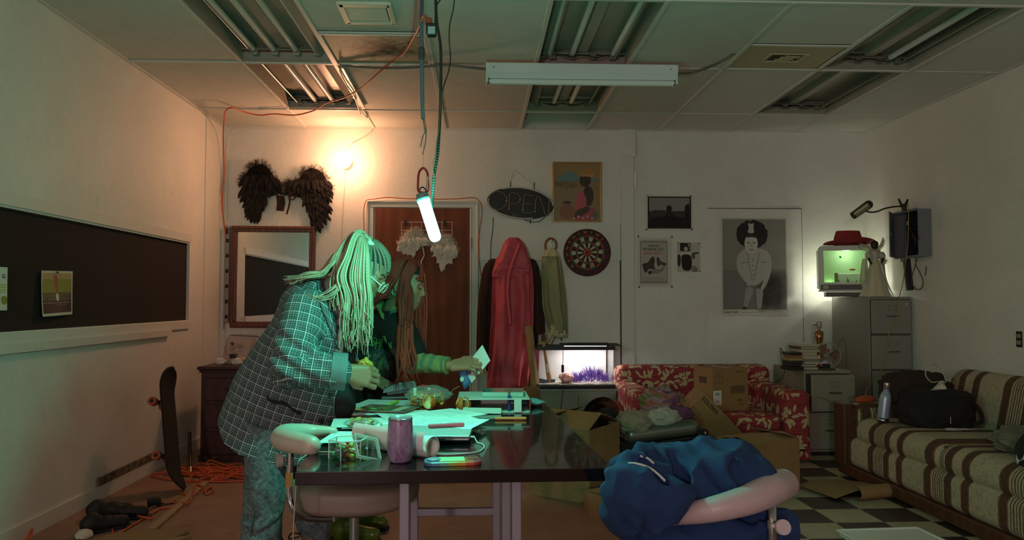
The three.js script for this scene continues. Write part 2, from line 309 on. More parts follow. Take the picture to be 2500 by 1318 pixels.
for (let i = 0; i < 9; i++) for (let j = 0; j < 3; j++) {
  const troffer = (i === 1 || i === 4 || i === 7) && j < 2; if (troffer) continue;
  if (i === 4 && j === 2) continue;                 // a tile is missing here
  const m = i >= 6 || (i === 5 && j === 2) ? smoothTile : speckled;
  if (i === 3 - 1 && j === 0) { tileCell(CX[2], CX[3], CZ[0], -4.44, speckled, 0, 0); continue; }
  if (i === 6 && j === 0) { tileCell(CX[6], CX[7], CZ[0], -4.55, smoothTile, 0, 0.0); continue; }
  tileCell(CX[i], CX[i + 1], CZ[j], CZ[j + 1], m, rr(-0.003, 0.003), rr(0, 0.003));
}
for (let i = 0; i <= 9; i++) part('grid_bar', rbx(i % 9 ? 0.026 : 0.022, 0.012, 3.04, 0.002, clamp(CX[i], LEFT + 0.011, RIGHT - 0.011), CEIL - 0.004, (CZ[0] + BACK) / 2), barPaint, ceiling);
for (const z of CZ) for (let i = 0; i < 9; i++) part('grid_bar', rbx(CX[i + 1] - CX[i] - 0.02, 0.010, z === BACK || z === CZ[0] ? 0.022 : 0.026, 0.002, (CX[i] + CX[i + 1]) / 2, CEIL - 0.003, clamp(z, BACK + 0.012, 0)), barPaint, ceiling);
for (const [x0, x1, z] of [[CX[2], CX[3], -4.455], [CX[6], CX[7], -4.565]]) part('grid_bar', rbx(x1 - x0 - 0.02, 0.01, 0.024, 0.002, (x0 + x1) / 2, CEIL - 0.003, z), barPaint, ceiling);

// two panels of another kind: a sooty one and one with an air outlet
const sootTex = canvasTex(512, 512, (g, w, h) => {
  g.fillStyle = '#b3a688'; g.fillRect(0, 0, w, h);
  const id = g.getImageData(0, 0, w, h), d = id.data;
  for (let j = 0; j < h; j++) for (let i = 0; i < w; i++) {
    const x = (i / w - 0.55) / 0.38, y = (j / h - 0.45) / 0.36, r = Math.hypot(x, y), n = fbm(i / 40, j / 26, 1), k = clamp((1.05 - r) * 1.1 + n * 0.75) * 0.8 + 0.05 * (rnd() - 0.5), q = 4 * (j * w + i);
    d[q] = lerp(d[q], 38, clamp(k)); d[q + 1] = lerp(d[q + 1], 30, clamp(k)); d[q + 2] = lerp(d[q + 2], 22, clamp(k));
  }
  g.putImageData(id, 0, 0);
});
{
  const a = thing('ceiling_panel', 'buff ceiling panel with a black soot stain', 'panel', [(CX[2] + CX[3]) / 2, CEIL, -4.755]);
  part('panel_face', rbx(CX[3] - CX[2] - 0.03, 0.012, 0.56, 0.003), new THREE.MeshStandardMaterial({ map: sootTex, roughness: 0.6 }), a, [0, 0.006, 0]);
  part('panel_rim', [rbx(0.61, 0.016, 0.012, 0.003, 0, -0.004, 0.285), rbx(0.61, 0.016, 0.012, 0.003, 0, -0.004, -0.285), rbx(0.012, 0.016, 0.57, 0.003, 0.305, -0.004, 0), rbx(0.012, 0.016, 0.57, 0.003, -0.305, -0.004, 0)], barPaint, a);
}
{
  const p = atY(897, 28, CEIL);
  const a = thing('vent_grille', 'small white plastic vent grille on the ceiling above the sooty panel', 'vent', [p.x, CEIL, p.z]);
  const wpl = M(0xcfc9b6, { roughness: 0.5 });
  part('vent_frame', [rbx(0.27, 0.02, 0.05, 0.006, 0, -0.010, 0.125), rbx(0.27, 0.02, 0.03, 0.006, 0, -0.010, -0.135), rbx(0.04, 0.02, 0.29, 0.006, -0.125, -0.010, 0), rbx(0.03, 0.02, 0.29, 0.006, 0.13, -0.010, 0)], wpl, a);
  part('vent_back', bx(0.22, 0.004, 0.22, 0, -0.002, 0), M(0x6b6350), a);
  for (let k = 0; k < 12; k++) part('slat', bx(0.215, 0.010, 0.006, 0, -0.011, -0.105 + k * 0.0185), wpl, a);
}
{
  const a = thing('air_outlet_panel', 'yellowed ceiling panel with a broken square air outlet', 'panel', [(CX[6] + CX[7]) / 2, CEIL, -4.815]);
  const yel = M(0xb9ab84, { roughness: 0.55 });
  part('panel_face', rbx(CX[7] - CX[6] - 0.04, 0.012, 0.46, 0.003), yel, a, [0, 0.006, 0]);
  part('outlet_hole', bx(0.2, 0.004, 0.12, -0.01, -0.002, 0.02), M(0x2a2218), a);
  part('outlet_frame', [rbx(0.26, 0.012, 0.03, 0.004, 0, -0.006, -0.06), rbx(0.26, 0.008, 0.014, 0.003, 0, -0.004, 0.09), rbx(0.03, 0.01, 0.16, 0.003, 0.12, -0.005, 0.01), rbx(0.02, 0.01, 0.16, 0.003, -0.12, -0.005, 0.01)], yel, a);
  for (let k = 0; k < 5; k++) part('louvre', bx(0.1 + 0.02 * (k % 2), 0.008, 0.006, -0.01 + 0.01 * k, -0.006, -0.03 + k * 0.022), yel, a, [0, 0, 0], [0, 0.05 * (k - 2), 0]);
}
// recessed light troffers with their bare tubes
const enamel = M(0xa8a294, { roughness: 0.35, metalness: 0.1 }), tubeGlass = M(0xd8d6cc, { roughness: 0.18 }), lampCap = M(0xa7a49c, { metalness: 0.9, roughness: 0.35 }), rust = M(0x3a2c22, { roughness: 0.9 });
function troffer(i, j, tubes, label) {
  const x0 = CX[i] + 0.014, x1 = CX[i + 1] - 0.014, z0 = CZ[j] - 0.014, z1 = CZ[j + 1] + 0.014, L = z0 - z1, w = x1 - x0;
  const t = thing('light_troffer', label, 'light fitting', [(x0 + x1) / 2, CEIL, (z0 + z1) / 2], 0, 'unlit ceiling troffers');
  const D = 0.115;
  part('pan', [bx(w, 0.004, L, 0, D, 0), bx(0.004, D, L, -w / 2, D / 2, 0), bx(0.004, D, L, w / 2, D / 2, 0), rot(bx(0.005, 0.11, L), 0, 0, 0.75).translate(-w / 2 + 0.045, D - 0.045, 0), rot(bx(0.005, 0.11, L), 0, 0, -0.75).translate(w / 2 - 0.045, D - 0.045, 0)], enamel, t);
  for (const s of [-1, 1]) part('end_plate', [bx(w, D * 0.55, 0.004, 0, D * 0.28, s * (L / 2 - 0.003)), rot(bx(w - 0.02, 0.07, 0.004), s * 0.9, 0, 0).translate(0, D * 0.72, s * (L / 2 - 0.045)), bx(w, 0.006, 0.022, 0, 0.006, s * (L / 2 - 0.015))], enamel, t);
  part('ballast_cover', extrude([[-0.045, 0], [-0.03, -0.045], [0.03, -0.045], [0.045, 0]], L - 0.16, 0.002).translate(0, D, -(L - 0.16) / 2), enamel, t);
  for (const x of tubes) {
    const l = part('lamp_tube', [rod([x, 0.055, -L / 2 + 0.075], [x, 0.055, L / 2 - 0.075], 0.019, 0.019, 16)], tubeGlass, t);
    for (const s of [-1, 1]) part('tube_cap', rod([x, 0.055, s * (L / 2 - 0.105)], [x, 0.055, s * (L / 2 - 0.07)], 0.0195, 0.0195, 16), lampCap, l);
  }
  for (const x of [-0.2, -0.07, 0.07, 0.2]) part('lamp_holder', rbx(0.045, 0.05, 0.02, 0.008, x, 0.05, -L / 2 + 0.066), tubes.length > 3 ? enamel : M(0x6f6960, { roughness: 0.5 }), t);
  if (tubes.length < 4) part('torn_wire', tube([[-0.16, 0.05, -L / 2 + 0.085], [-0.08, 0.028, -L / 2 + 0.1], [0.0, 0.045, -L / 2 + 0.09], [0.1, 0.025, -L / 2 + 0.1], [0.17, 0.05, -L / 2 + 0.085]], 0.004, 24, 6), rust, t);
  return t;
}
troffer(1, 0, [-0.2, -0.07, 0.07, 0.2], 'open ceiling troffer with four bare tubes, nearer one on the left');
troffer(1, 1, [-0.07, 0.07], 'open ceiling troffer above the glowing globe, lit warm from below');
troffer(4, 0, [-0.22, -0.07, 0.2], 'open ceiling troffer with three tubes in front of the strip light');
troffer(4, 1, [-0.07, 0.07], 'small-looking far troffer behind the hanging strip light, two tubes');
troffer(7, 0, [0.13], 'open ceiling troffer on the right beside the air outlet, one tube left');
troffer(7, 1, [], 'rearmost troffer on the right side without any tubes');

// white strip light hung across the room
{
  const a = atZ(1186, 157, -4.88), b = atZ(1651, 165, -4.88), L = b.x - a.x, cx = (a.x + b.x) / 2;
  const s = thing('strip_light', 'white fluorescent strip light hung across under the ceiling', 'light fitting', [cx, a.y - 0.055, -4.88]);
  const wh = M(0xd2d6d4, { roughness: 0.35 });
  part('housing', [rbx(L, 0.06, 0.11, 0.004, 0, 0.022, 0), extrude([[-0.055, 0], [0.055, 0], [0.03, -0.035], [-0.03, -0.035]], L - 0.01).translate(0, 0, -(L - 0.01) / 2).rotateY(PI / 2).translate(0, -0.008, 0)], wh, s);
  part('end_cap', rbx(0.014, 0.085, 0.09, 0.004, -L / 2 + 0.007, -0.03, 0), wh, s); part('end_cap', rbx(0.014, 0.085, 0.09, 0.004, L / 2 - 0.007, -0.03, 0), wh, s);
  part('lamp_tube', rod([-L / 2 + 0.02, -0.062, 0.02], [L / 2 - 0.02, -0.062, 0.02], 0.019, 0.019, 18), M(0xd9dcd8, { roughness: 0.2 }), s);
  const green = M(0x1f5a35, { roughness: 0.5 });
  for (const x of [-L / 2 + 0.022, L / 2 - 0.022]) part('lamp_holder', rbx(0.012, 0.034, 0.03, 0.003, x, -0.062, 0.022), green, s);
  for (const x of [-1, 1]) part('screw', cyl(0.005, 0.005, 0.008, x * (L / 2 - 0.05), 0.02, 0.055, 8), lampCap, s);
}
// cables under the ceiling
const orangeCord = M(0xc4562c, { roughness: 0.5 }), greyFlex = M(0x77746f, { metalness: 0.6, roughness: 0.45 }), whiteCord = M(0xd9d2c2, { roughness: 0.5 });
const Yc = (px, py, y = CEIL - 0.02) => atY(px, py, y);
const flexTube = (pts, r, pitch) => {   // corrugated conduit: rings along a path
  const c = new THREE.CatmullRomCurve3(pts.map(vec), false, 'centripetal'), n = Math.floor(c.getLength() / pitch), g = new THREE.TubeGeometry(c, n * 4, r, 10);
  const p = g.attributes.position, q = V();
  for (let k = 0; k <= n * 4; k++) { const o = c.getPointAt(k / (n * 4)), s = [1.0, 0.8, 0.8, 1.0][k % 4]; for (let m = 0; m <= 10; m++) { const i = k * 11 + m; q.fromBufferAttribute(p, i).sub(o).multiplyScalar(s).add(o); p.setXYZ(i, q.x, q.y, q.z); } }
  g.computeVertexNormals(); return g;
};
solo('flexible_conduit', flexTube([Yc(835, 160, 2.755), Yc(920, 166, 2.735), Yc(1000, 165, 2.735), Yc(1090, 159, 2.74), Yc(1150, 165, 2.72), atZ(1187, 169, -4.88)], 0.009, 0.012), greyFlex, 'grey flexible conduit along the ceiling to the left end of the strip light', 'conduit');
solo('flexible_conduit', flexTube([atZ(1652, 179, -4.88), Yc(1690, 177, 2.715), Yc(1740, 160, 2.72), Yc(1775, 142, 2.74), Yc(1798, 127, 2.78)], 0.009, 0.012), greyFlex, 'grey conduit curving from the right end of the strip light into the ceiling', 'conduit');
{ // two conduits hanging through the middle of the room
  const zc = -3.35, c1 = thing('hanging_conduit', 'cut grey conduit hanging from the ceiling with bare wires below', 'conduit', [0, 0, 0]);
  part('sleeve', flexTube([atZ(1031, -60, zc), atZ(1029, 60, zc), atZ(1030, 170, zc), atZ(1031, 240, zc), atZ(1033, 290, zc)], 0.010, 0.011), M(0x5d6370, { roughness: 0.5, metalness: 0.3 }), c1);
  const wire = M(0x4a4540, { roughness: 0.6 });
  part('bare_wire', tube([atZ(1032, 285, zc), atZ(1035, 305, zc), atZ(1038, 322, zc), atZ(1032, 333, zc), atZ(1027, 358, zc)], 0.0022), wire, c1);
  part('bare_wire', tube([atZ(1034, 285, zc), atZ(1040, 315, zc), atZ(1039, 345, zc), atZ(1032, 376, zc)], 0.0022), wire, c1);
  part('tape_wrap', tube([atZ(1029, 120, zc), atZ(1029, 142, zc)], 0.0125, 8), M(0x33363d, { roughness: 0.6 }), c1);
  const zd = -2.52, c2 = thing('hanging_cable', 'long dark ridged cable hanging down to the glowing tube lamp', 'cable', [0, 0, 0]);
  part('sleeve', flexTube([atZ(1063, -60, zd), atZ(1066, 50, zd), atZ(1075, 110, zd), atZ(1076, 220, zd), atZ(1073, 310, zd), atZ(1068, 380, zd), atZ(1060, 430, zd), atZ(1056, 480, zd), atZ(1052, 520, -2.46)], 0.0055, 0.009), M(0x1d2422, { roughness: 0.5 }), c2);
  part('spiral_wire', tube([atZ(1078, 220, zd + 0.01), atZ(1072, 310, zd + 0.01), atZ(1066, 350, zd + 0.01), atZ(1064, 375, zd + 0.01), atZ(1057, 410, zd + 0.01), atZ(1060, 430, zd + 0.01)], 0.0018, 40, 6), M(0x4c4630, { roughness: 0.5 }), c2);
  solo('loose_cable', tube([atZ(1111, -40, -3.2), atZ(1107, 20, -3.2), atZ(1098, 60, -3.2), atZ(1097, 105, -3.2), atZ(1100, 135, -3.2), atZ(1096, 170, -3.1), atZ(1085, 205, -2.9), atZ(1077, 240, -2.62), atZ(1074, 262, -2.53)], 0.0028, 60, 6), M(0x232220, { roughness: 0.5 }), 'thin black cable hanging loose beside the ridged one', 'cable');
  const ad = thing('power_adapter', 'black cube power adapter hanging under the ceiling on an orange plug', 'adapter', atZ(1053, 74, -3.15));
  part('housing', rbx(0.042, 0.05, 0.042, 0.006), M(0x1c1d1f, { roughness: 0.4 }), ad);
  part('rating_label', bx(0.03, 0.03, 0.001, 0.002, -0.006, 0.0215), M(0x8d9a98, { roughness: 0.5 }), ad);
  part('plug', [rbx(0.03, 0.03, 0.03, 0.008, -0.012, 0.036, 0)], M(0x8a3d24), ad);
  part('lead', tube([[0.015, 0.02, 0], [0.02, 0.1, 0], [0.05, 0.16, -0.02], [0.07, 0.25, -0.02]], 0.0028, 30, 6), black, ad);
}
// orange extension cord: from the adapter over the ceiling, down the corner to the floor
solo('extension_cord', tube([atZ(1046, 52, -3.15), atZ(1036, 38, -3.2), atZ(1026, 60, -3.4), Yc(1005, 100, 2.72), Yc(986, 130, 2.74), Yc(960, 148, 2.75), Yc(935, 168, 2.72), Yc(905, 195, 2.70), Yc(880, 216, 2.70), Yc(835, 240, 2.69), Yc(800, 250, 2.70), Yc(760, 272, 2.715), Yc(715, 281, 2.72), Yc(670, 278, 2.73), Yc(632, 281, 2.735), Yc(595, 273, 2.737), Yc(562, 262, 2.735), Yc(553, 268, 2.72),
  atZ(547, 295, -6.5), atZ(545, 330, -6.75), atX(547, 420, LEFT + 0.03), atX(543, 500, LEFT + 0.03), atX(552, 600, LEFT + 0.05), atX(549, 700, LEFT + 0.04), atX(547, 790, LEFT + 0.04), atX(549, 850, LEFT + 0.05), atZ(562, 915, -6.2), atZ(572, 950, -6.12), atZ(570, 1010, -6.1), atZ(562, 1080, -6.08), atZ(566, 1115, -6.05)], 0.0055, 260, 8), orangeCord, 'orange extension cord slung under the ceiling and down the left corner', 'cord');
// white surface duct and cord leading to the globe lamp
{
  const d = thing('cable_duct', 'white metal cable duct running under the ceiling towards the globe', 'duct', [0, 0, 0]);
  const a = Yc(833, 163, 2.75), b = Yc(888, 263, 2.75);
  part('duct_body', bar(a, b, 0.026, 0.022), M(0xe6dfcc, { roughness: 0.35 }), d);
  part('duct_clip', bar(Yc(866, 232, 2.752), Yc(870, 237, 2.752), 0.034, 0.028), M(0x9a917d, { metalness: 0.7, roughness: 0.4 }), d);
  part('bundled_wire', tube([Yc(832, 158, 2.74), Yc(830, 172, 2.73), Yc(845, 205, 2.725), Yc(862, 230, 2.725), Yc(872, 255, 2.73), Yc(880, 278, 2.74)], 0.0055, 40), greyFlex, d);
}
// ------------------------------------------------------------------ lamps that are on
{ // glowing globe on the back wall
  const p = atZ(837, 391, BACK + 0.19); p.z = BACK + 0.19;
  const t = thing('globe_lamp', 'round glowing globe lamp on the back wall', 'lamp', p);
  part('glass_globe', ball(0.078, 0, 0, 0, 32, 24), M(0xffe9c8, { emissive: 0xffd9a0, emissiveIntensity: 3, roughness: 0.4 }), t);
  part('lamp_base', rot(lathe([[0, 0], [0.055, 0], [0.055, 0.012], [0.04, 0.025], [0.034, 0.13], [0, 0.13]]), PI / 2, 0, 0).translate(0, 0, -0.189), M(0xd8cfb8, { roughness: 0.5 }), t);
  const l = new THREE.PointLight(GLOBE_COLOUR, GLOBE_POWER * 0.65); l.position.copy(p); l.castShadow = true; l.shadow.radius = 3.5; l.name = 'globe_light'; scene.add(l);
  const f = new THREE.SpotLight(GLOBE_COLOUR, GLOBE_POWER * 0.75, 0, 1.45, 0.6); f.position.copy(p).add(V(0, 0, 0.05)); f.target.position.copy(p).add(V(-0.25, -0.3, 1)); f.castShadow = true; f.shadow.radius = 3; f.name = 'globe_front_light'; scene.add(f, f.target);
  solo('lamp_cord', tube([Yc(880, 268, 2.745), Yc(893, 285, 2.745), bz(909, 296).add(V(0, 0, 0.02)), bz(913, 306).add(V(0, 0, 0.012)), bz(903, 325).add(V(0, 0, 0.012)), bz(880, 342).add(V(0, 0, 0.012)), bz(858, 354).add(V(0, 0, 0.012)), bz(848, 368).add(V(0, 0, 0.015))], 0.005, 60), whiteCord, 'white cord curving down the wall into the top of the globe', 'cord');
  solo('straight_cable', tube([bz(841, 416).add(V(0, 0, 0.012)), bz(842, 440).add(V(0, 0, 0.008)), bz(838, 500).add(V(0, 0, 0.008)), bz(835, 560).add(V(0, 0, 0.008)), bz(833, 640).add(V(0, 0, 0.008)), bz(832, 760).add(V(0, 0, 0.008))], 0.0045, 60), whiteCord, 'pale cable running straight down the wall below the globe', 'cable');
}
{ // glowing tube lamp hung over the table
  const z = -2.45, a = atZ(1035, 492, z), b = atZ(1066, 590, z), dir = b.clone().sub(a).normalize();
  const t = thing('tube_lamp', 'glowing turquoise tube lamp hanging over the table by a red carabiner', 'lamp', a);
  const q = new THREE.Quaternion().setFromUnitVectors(V(0, -1, 0), dir), L = a.distanceTo(b), R = 0.0195;
  const glow = part('glowing_tube', lathe([[0, -L], [R * 0.4, -L + 0.001], [R * 0.68, -L + 0.004], [R * 0.87, -L + 0.009], [R * 0.97, -L + 0.015], [R, -L + 0.022], [R, -0.006], [R * 1.02, 0.0], [0, 0.0]]), M(0xbffff2, { emissive: 0xa4fff0, emissiveIntensity: 2.4, roughness: 0.4 }), t); glow.quaternion.copy(q);
  const head = part('cap', lathe([[0, 0], [R * 1.08, 0], [R * 1.08, 0.016], [R * 0.9, 0.028], [0, 0.03]]), M(0x6f9088, { roughness: 0.5 }), t); head.quaternion.copy(q);
  part('loop', torus(0.011, 0.0022, 20, 8).rotateY(0.6), M(0x4a5a55, { metalness: 0.7, roughness: 0.4 }), t, [-0.004, 0.035, 0]);
  const c0 = V(-0.003, 0.062, 0.0), cb = [[-0.013, -0.03], [0.013, -0.03], [0.016, 0.0], [0.012, 0.034], [0.0, 0.046], [-0.012, 0.034], [-0.016, 0.0]];
  const car = part('carabiner', tube(cb.map(([x, y]) => [x, y, 0]), 0.0036, 60, 8, true), M(0x8a2b2b, { metalness: 0.5, roughness: 0.35 }), t, c0);
  part('gate', rod([0.0135, -0.026, 0.0], [0.0155, 0.018, 0.0], 0.004), M(0x8f9aa0, { metalness: 0.9, roughness: 0.3 }), car);
  part('hanging_thread', rod([-0.003, 0.108, 0], [-0.003, 0.33, -0.04], 0.0006), M(0xb0a590), t);
  for (const k of [0.17, 0.5, 0.83]) { const l = new THREE.PointLight(TUBE_COLOUR, TUBE_POWER / 3); l.position.copy(a).addScaledVector(dir, L * k); l.castShadow = true; l.shadow.radius = 1; l.name = 'tube_light'; scene.add(l); }
}
{ // unseen lamp added behind the camera to give soft fill light
  const t = thing('added_fill_lamp', 'unseen globe lamp added behind the viewer as fill light', 'lamp', [-1.2, 0, 3.9]), m = M(0x2a2826, { metalness: 0.6, roughness: 0.4 });
  part('glass_globe', ball(0.15, 0, 1.6, 0, 32, 24), M(0xfff2f2, { emissive: 0xffe2e4, emissiveIntensity: 2.5, roughness: 0.4 }), t); part('pole', cyl(0.012, 0.012, 1.44, 0, 0.73, 0, 14), m, t); part('foot', lathe([[0, 0], [0.15, 0], [0.15, 0.012], [0.02, 0.03], [0, 0.03]]), m, t);
  const l = new THREE.PointLight(ADDED_FILL_COLOUR, ADDED_FILL_POWER); l.position.set(-1.2, 1.6, 3.9); l.castShadow = true; l.shadow.radius = 7; l.name = 'added_fill_light'; scene.add(l);
}
// ------------------------------------------------------------------ things on the back wall
// paper fixed to the back wall: px corners x0, y0, x1, y1
function wallPaper(parent, name, x0, y0, x1, y1, tex, off = 0.003, turn = 0, z = BACK, wave = 0.002) {
  const a = atZ(x0, y0, z), b = atZ(x1, y1, z), w = b.x - a.x, h = a.y - b.y, ph = x0 * 0.37;
  const g = sheet(1, 1, 10, 10, (u, v) => [(u - 0.5) * w, (v - 0.5) * h, off + wave * (1 + Math.sin(5 * u + ph) * Math.sin(4 * v + 1))], 0.0008);
  return part(name, g, tex.isMaterial ? tex : new THREE.MeshStandardMaterial({ map: tex, roughness: 0.75 }), parent, [(a.x + b.x) / 2, (a.y + b.y) / 2, z], [0, 0, turn]);
}
function speck(g, w, h, n, alpha = 0.06) { for (let i = 0; i < n; i++) { g.fillStyle = rnd() > 0.5 ? `rgba(255,255,255,${alpha})` : `rgba(0,0,0,${alpha})`; g.fillRect(rnd() * w, rnd() * h, 1 + rnd() * 2, 1 + rnd() * 2); } }
const blob = (g, c, pts) => { g.fillStyle = c; g.beginPath(); const n = pts.length; g.moveTo((pts[0][0] + pts[n - 1][0]) / 2, (pts[0][1] + pts[n - 1][1]) / 2); for (let i = 0; i < n; i++) { const p = pts[i], q = pts[(i + 1) % n]; g.quadraticCurveTo(p[0], p[1], (p[0] + q[0]) / 2, (p[1] + q[1]) / 2); } g.closePath(); g.fill(); };
const oval = (g, c, x, y, rx, ry, t = 0) => { g.fillStyle = c; g.beginPath(); g.ellipse(x, y, rx, ry, t, 0, 2 * PI); g.fill(); };

// feather wings: an outline filled with overlapping single feathers, fluff along the top
const inside = (p, poly) => { let c = false; for (let i = 0, j = poly.length - 1; i < poly.length; j = i++) if ((poly[i][1] > p[1]) !== (poly[j][1] > p[1]) && p[0] < (poly[j][0] - poly[i][0]) * (p[1] - poly[i][1]) / (poly[j][1] - poly[i][1]) + poly[i][0]) c = !c; return c; };
const featherGeo = [0, 1, 2].map((k) => sheet(1, 1, 4, 8, (u, v) => { const w = 0.5 * Math.pow(Math.sin(PI * clamp(0.12 + 0.88 * v * 0.98 + 0.01)), 0.6) * (v > 0.8 ? 1 - (v - 0.8) * 2.4 : 1); return [(u - 0.5) * 2 * w * 0.36 + 0.04 * k * Math.sin(3 * v), -v, 0.05 * Math.abs(u - 0.5) * -1 + 0.08 * Math.sin(PI * v)]; }, 0.006));
function fluffGeo(pts, len, r, dirs, n) {   // soft down: many fine tapered hairs
  const gs = [];
  for (let i = 0; i < n; i++) { const k = Math.floor(rnd() * pts.length), p = pts[k], d = dirs[k], a = V(p[0] + rr(-1, 1) * len * 0.5, p[1] + rr(-1, 1) * len * 0.5, p[2] + rr(0, 0.5) * len), e = V(d[0] + rr(-0.7, 0.7), d[1] + rr(-0.7, 0.7), rr(-0.2, 0.9)).normalize().multiplyScalar(len * rr(0.5, 1.1)); gs.push(rod(a, a.clone().add(e), r, r * 0.15, 3)); }
  return merge(gs);
}
function wings(name, label, polys, centre, z, mFeather, mFluff, flen, step, spikes, fluffTop) {
  // polys: outlines in the photograph's pixels on plane z; parts sit relative to the centre
  const o = atZ(...centre, z), t = thing(name, label, 'wings', o);
  const toL = (p) => { const q = atZ(p[0], p[1], z); return [q.x - o.x, q.y - o.y]; };
  polys.forEach((poly, side) => {
    const P = poly.map(toL), xs = P.map((p) => p[0]), ys = P.map((p) => p[1]), x0 = Math.min(...xs), x1 = Math.max(...xs), y0 = Math.min(...ys), y1 = Math.max(...ys), mx = (x0 + x1) / 2, top = y1 - (y1 - y0) * 0.3;
    part('wing_base', extrude(P.map(([x, y]) => [mx + (x - mx) * 0.82, top + (y - top) * 0.86]), 0.014, 0.004).translate(0, 0, 0.002), mFeather, t);
    const spots = [];
    for (let y = y0; y < y1; y += step) for (let x = x0; x < x1; x += step * 0.8) { const p = [x + rr(-0.3, 0.3) * step, y + rr(-0.3, 0.3) * step]; const d = V((p[0] - mx) * 1.1, -(y1 - y0) * 0.42, 0).normalize(), tip = [p[0] + d.x * flen * 0.86, p[1] + d.y * flen * 0.86]; if (inside(p, P) && inside(tip, P) && p[1] < y1 - (y1 - y0) * fluffTop * 0.5) spots.push([p, d]); }
    spots.sort((a, b) => a[0][1] - b[0][1]);
    spots.slice(0, 150).forEach(([p, d], i) => { const f = part('feather', featherGeo[i % 3], mFeather, t, [p[0], p[1], 0.012 + 0.03 * i / spots.length + rr(0, 0.006)], [rr(-0.16, 0.05), rr(-0.3, 0.3), Math.atan2(d.x, -d.y) + rr(-0.16, 0.16)]); f.scale.setScalar(flen * rr(0.85, 1.15)); f.scale.z = flen * 0.5; });
    const fp = [], fd = [];
    for (let i = 0; i < 4000 && fp.length < 260; i++) { const p = [rr(x0, x1), rr(y0, y1)]; if (inside(p, P) && p[1] > y1 - (y1 - y0) * fluffTop) { fp.push([p[0], p[1], 0.02]); fd.push([(p[0] - mx) * 6, (p[1] - top) * 5 + 0.4]); } }
    const fl = part('down_fluff', fluffGeo(fp, flen * 0.46, 0.0013, fd, spikes), mFluff, t); fl.userData.kind = 'stuff';
  });
  return t;
}
const zp = (s, ox, oy, pts) => pts.map(([x, y]) => [ox + x / s, oy + y / s]);
{
  const featherBlack = M(0x140c0a, { roughness: 0.9 }), fluffBlack = M(0x180e0a, { roughness: 1 });
  const A = zp(6.589, 560, 380, [[250, 260], [310, 170], [420, 120], [540, 100], [630, 150], [690, 220], [740, 300], [790, 400], [860, 430], [860, 640], [700, 690], [630, 700], [600, 830], [560, 920], [500, 1050], [450, 1130], [335, 1130], [275, 1030], [225, 910], [190, 820], [160, 740], [140, 620], [175, 520], [185, 400]]);
  const B = zp(6.589, 560, 380, [[860, 430], [950, 400], [1100, 370], [1150, 290], [1220, 210], [1330, 160], [1450, 190], [1540, 250], [1610, 360], [1670, 480], [1700, 610], [1680, 730], [1660, 860], [1640, 1050], [1570, 1130], [1490, 1180], [1460, 1260], [1390, 1260], [1330, 1100], [1280, 950], [1220, 850], [1160, 720], [1080, 690], [860, 640]]);
  const w = wings('feather_wings', 'large black feather costume wings above the mirror', [A, B], [690, 465], BACK + 0.012, featherBlack, fluffBlack, 0.075, 0.028, 2400, 0.42);
  const s = M(0x2a1a14, { roughness: 0.95 }), o = atZ(690, 465, BACK + 0.004), q = (x, y, z) => { const p = atZ(560 + x / 6.589, 380 + y / 6.589, BACK + 0.004); return [p.x - o.x, p.y - o.y, z]; };
  part('strap', sheet(1, 1, 4, 8, (u, v) => q(760 + 125 * u + 12 * Math.sin(4 * v) + 8 * v, 640 + 245 * v + 12 * u, 0.02 + 0.006 * Math.sin(5 * v + 3 * u)), 0.003), s, w);
  part('ribbon_tie', [sheet(1, 1, 3, 12, (u, v) => q(975 - 40 * v + 26 * u + 10 * Math.sin(5 * v), 650 + 300 * v, 0.03 + 0.006 * Math.sin(7 * v)), 0.002), tube([q(965, 700, 0.035), q(1030, 655, 0.035), q(1085, 668, 0.035), q(1040, 712, 0.035), q(975, 705, 0.035)], 0.005, 40, 6, true)], s, w);
}
{ // small white wings on the door, hung from a wire rack
  const z = BACK + 0.05, rackM = M(0xd8d4c8, { metalness: 0.3, roughness: 0.4 });
  const c = atZ(1042, 565, z), r = thing('wire_rack', 'white wire over-door rack behind the small pale wings', 'rack', c);
  const q = (px, py) => { const p = atZ(px, py, z); return [p.x - c.x, p.y - c.y, 0]; };
  for (const y of [542, 562, 578]) part('cross_wire', rod(q(980, y), q(1104, y), 0.0022, 0.0022, 6), rackM, r);
  for (let k = 0; k < 6; k++) part('upright_wire', rod(q(980 + k * 24.8, 542), q(980 + k * 24.8, 582), 0.0022, 0.0022, 6), rackM, r);
  for (const x of [990, 1086]) part('clip', rbx(0.026, 0.05, 0.014, 0.003, ...q(x, 545)), M(0x2c2622), r);
  const L = zp(2.746, 520, 480, [[1225, 365], [1250, 290], [1280, 245], [1330, 212], [1390, 215], [1430, 262], [1450, 290], [1450, 330], [1400, 345], [1365, 380], [1330, 412], [1290, 395], [1245, 375]]);
  const Rr = zp(2.746, 520, 480, [[1450, 290], [1510, 270], [1560, 245], [1600, 255], [1628, 300], [1645, 345], [1640, 400], [1600, 450], [1560, 470], [1530, 515], [1505, 450], [1480, 400], [1450, 330]]);
  const pale = M(0xd9cabb, { roughness: 0.95 });
  const w = wings('pale_wings', 'small pale pink feather wings hanging on the door', [L, Rr], [1044, 605], BACK + 0.06, pale, M(0xe2d3c6, { roughness: 1 }), 0.05, 0.018, 1700, 0.6);
  const o = atZ(1044, 605, BACK + 0.06), e = (px, py, zz = 0.03) => { const p = atZ(px, py, BACK + 0.06); return [p.x - o.x, p.y - o.y, zz]; };
  part('elastic_strap', tube([e(1033, 605), e(1036, 625), e(1029, 640), e(1034, 655)], 0.006, 24, 6), pale, w);
}
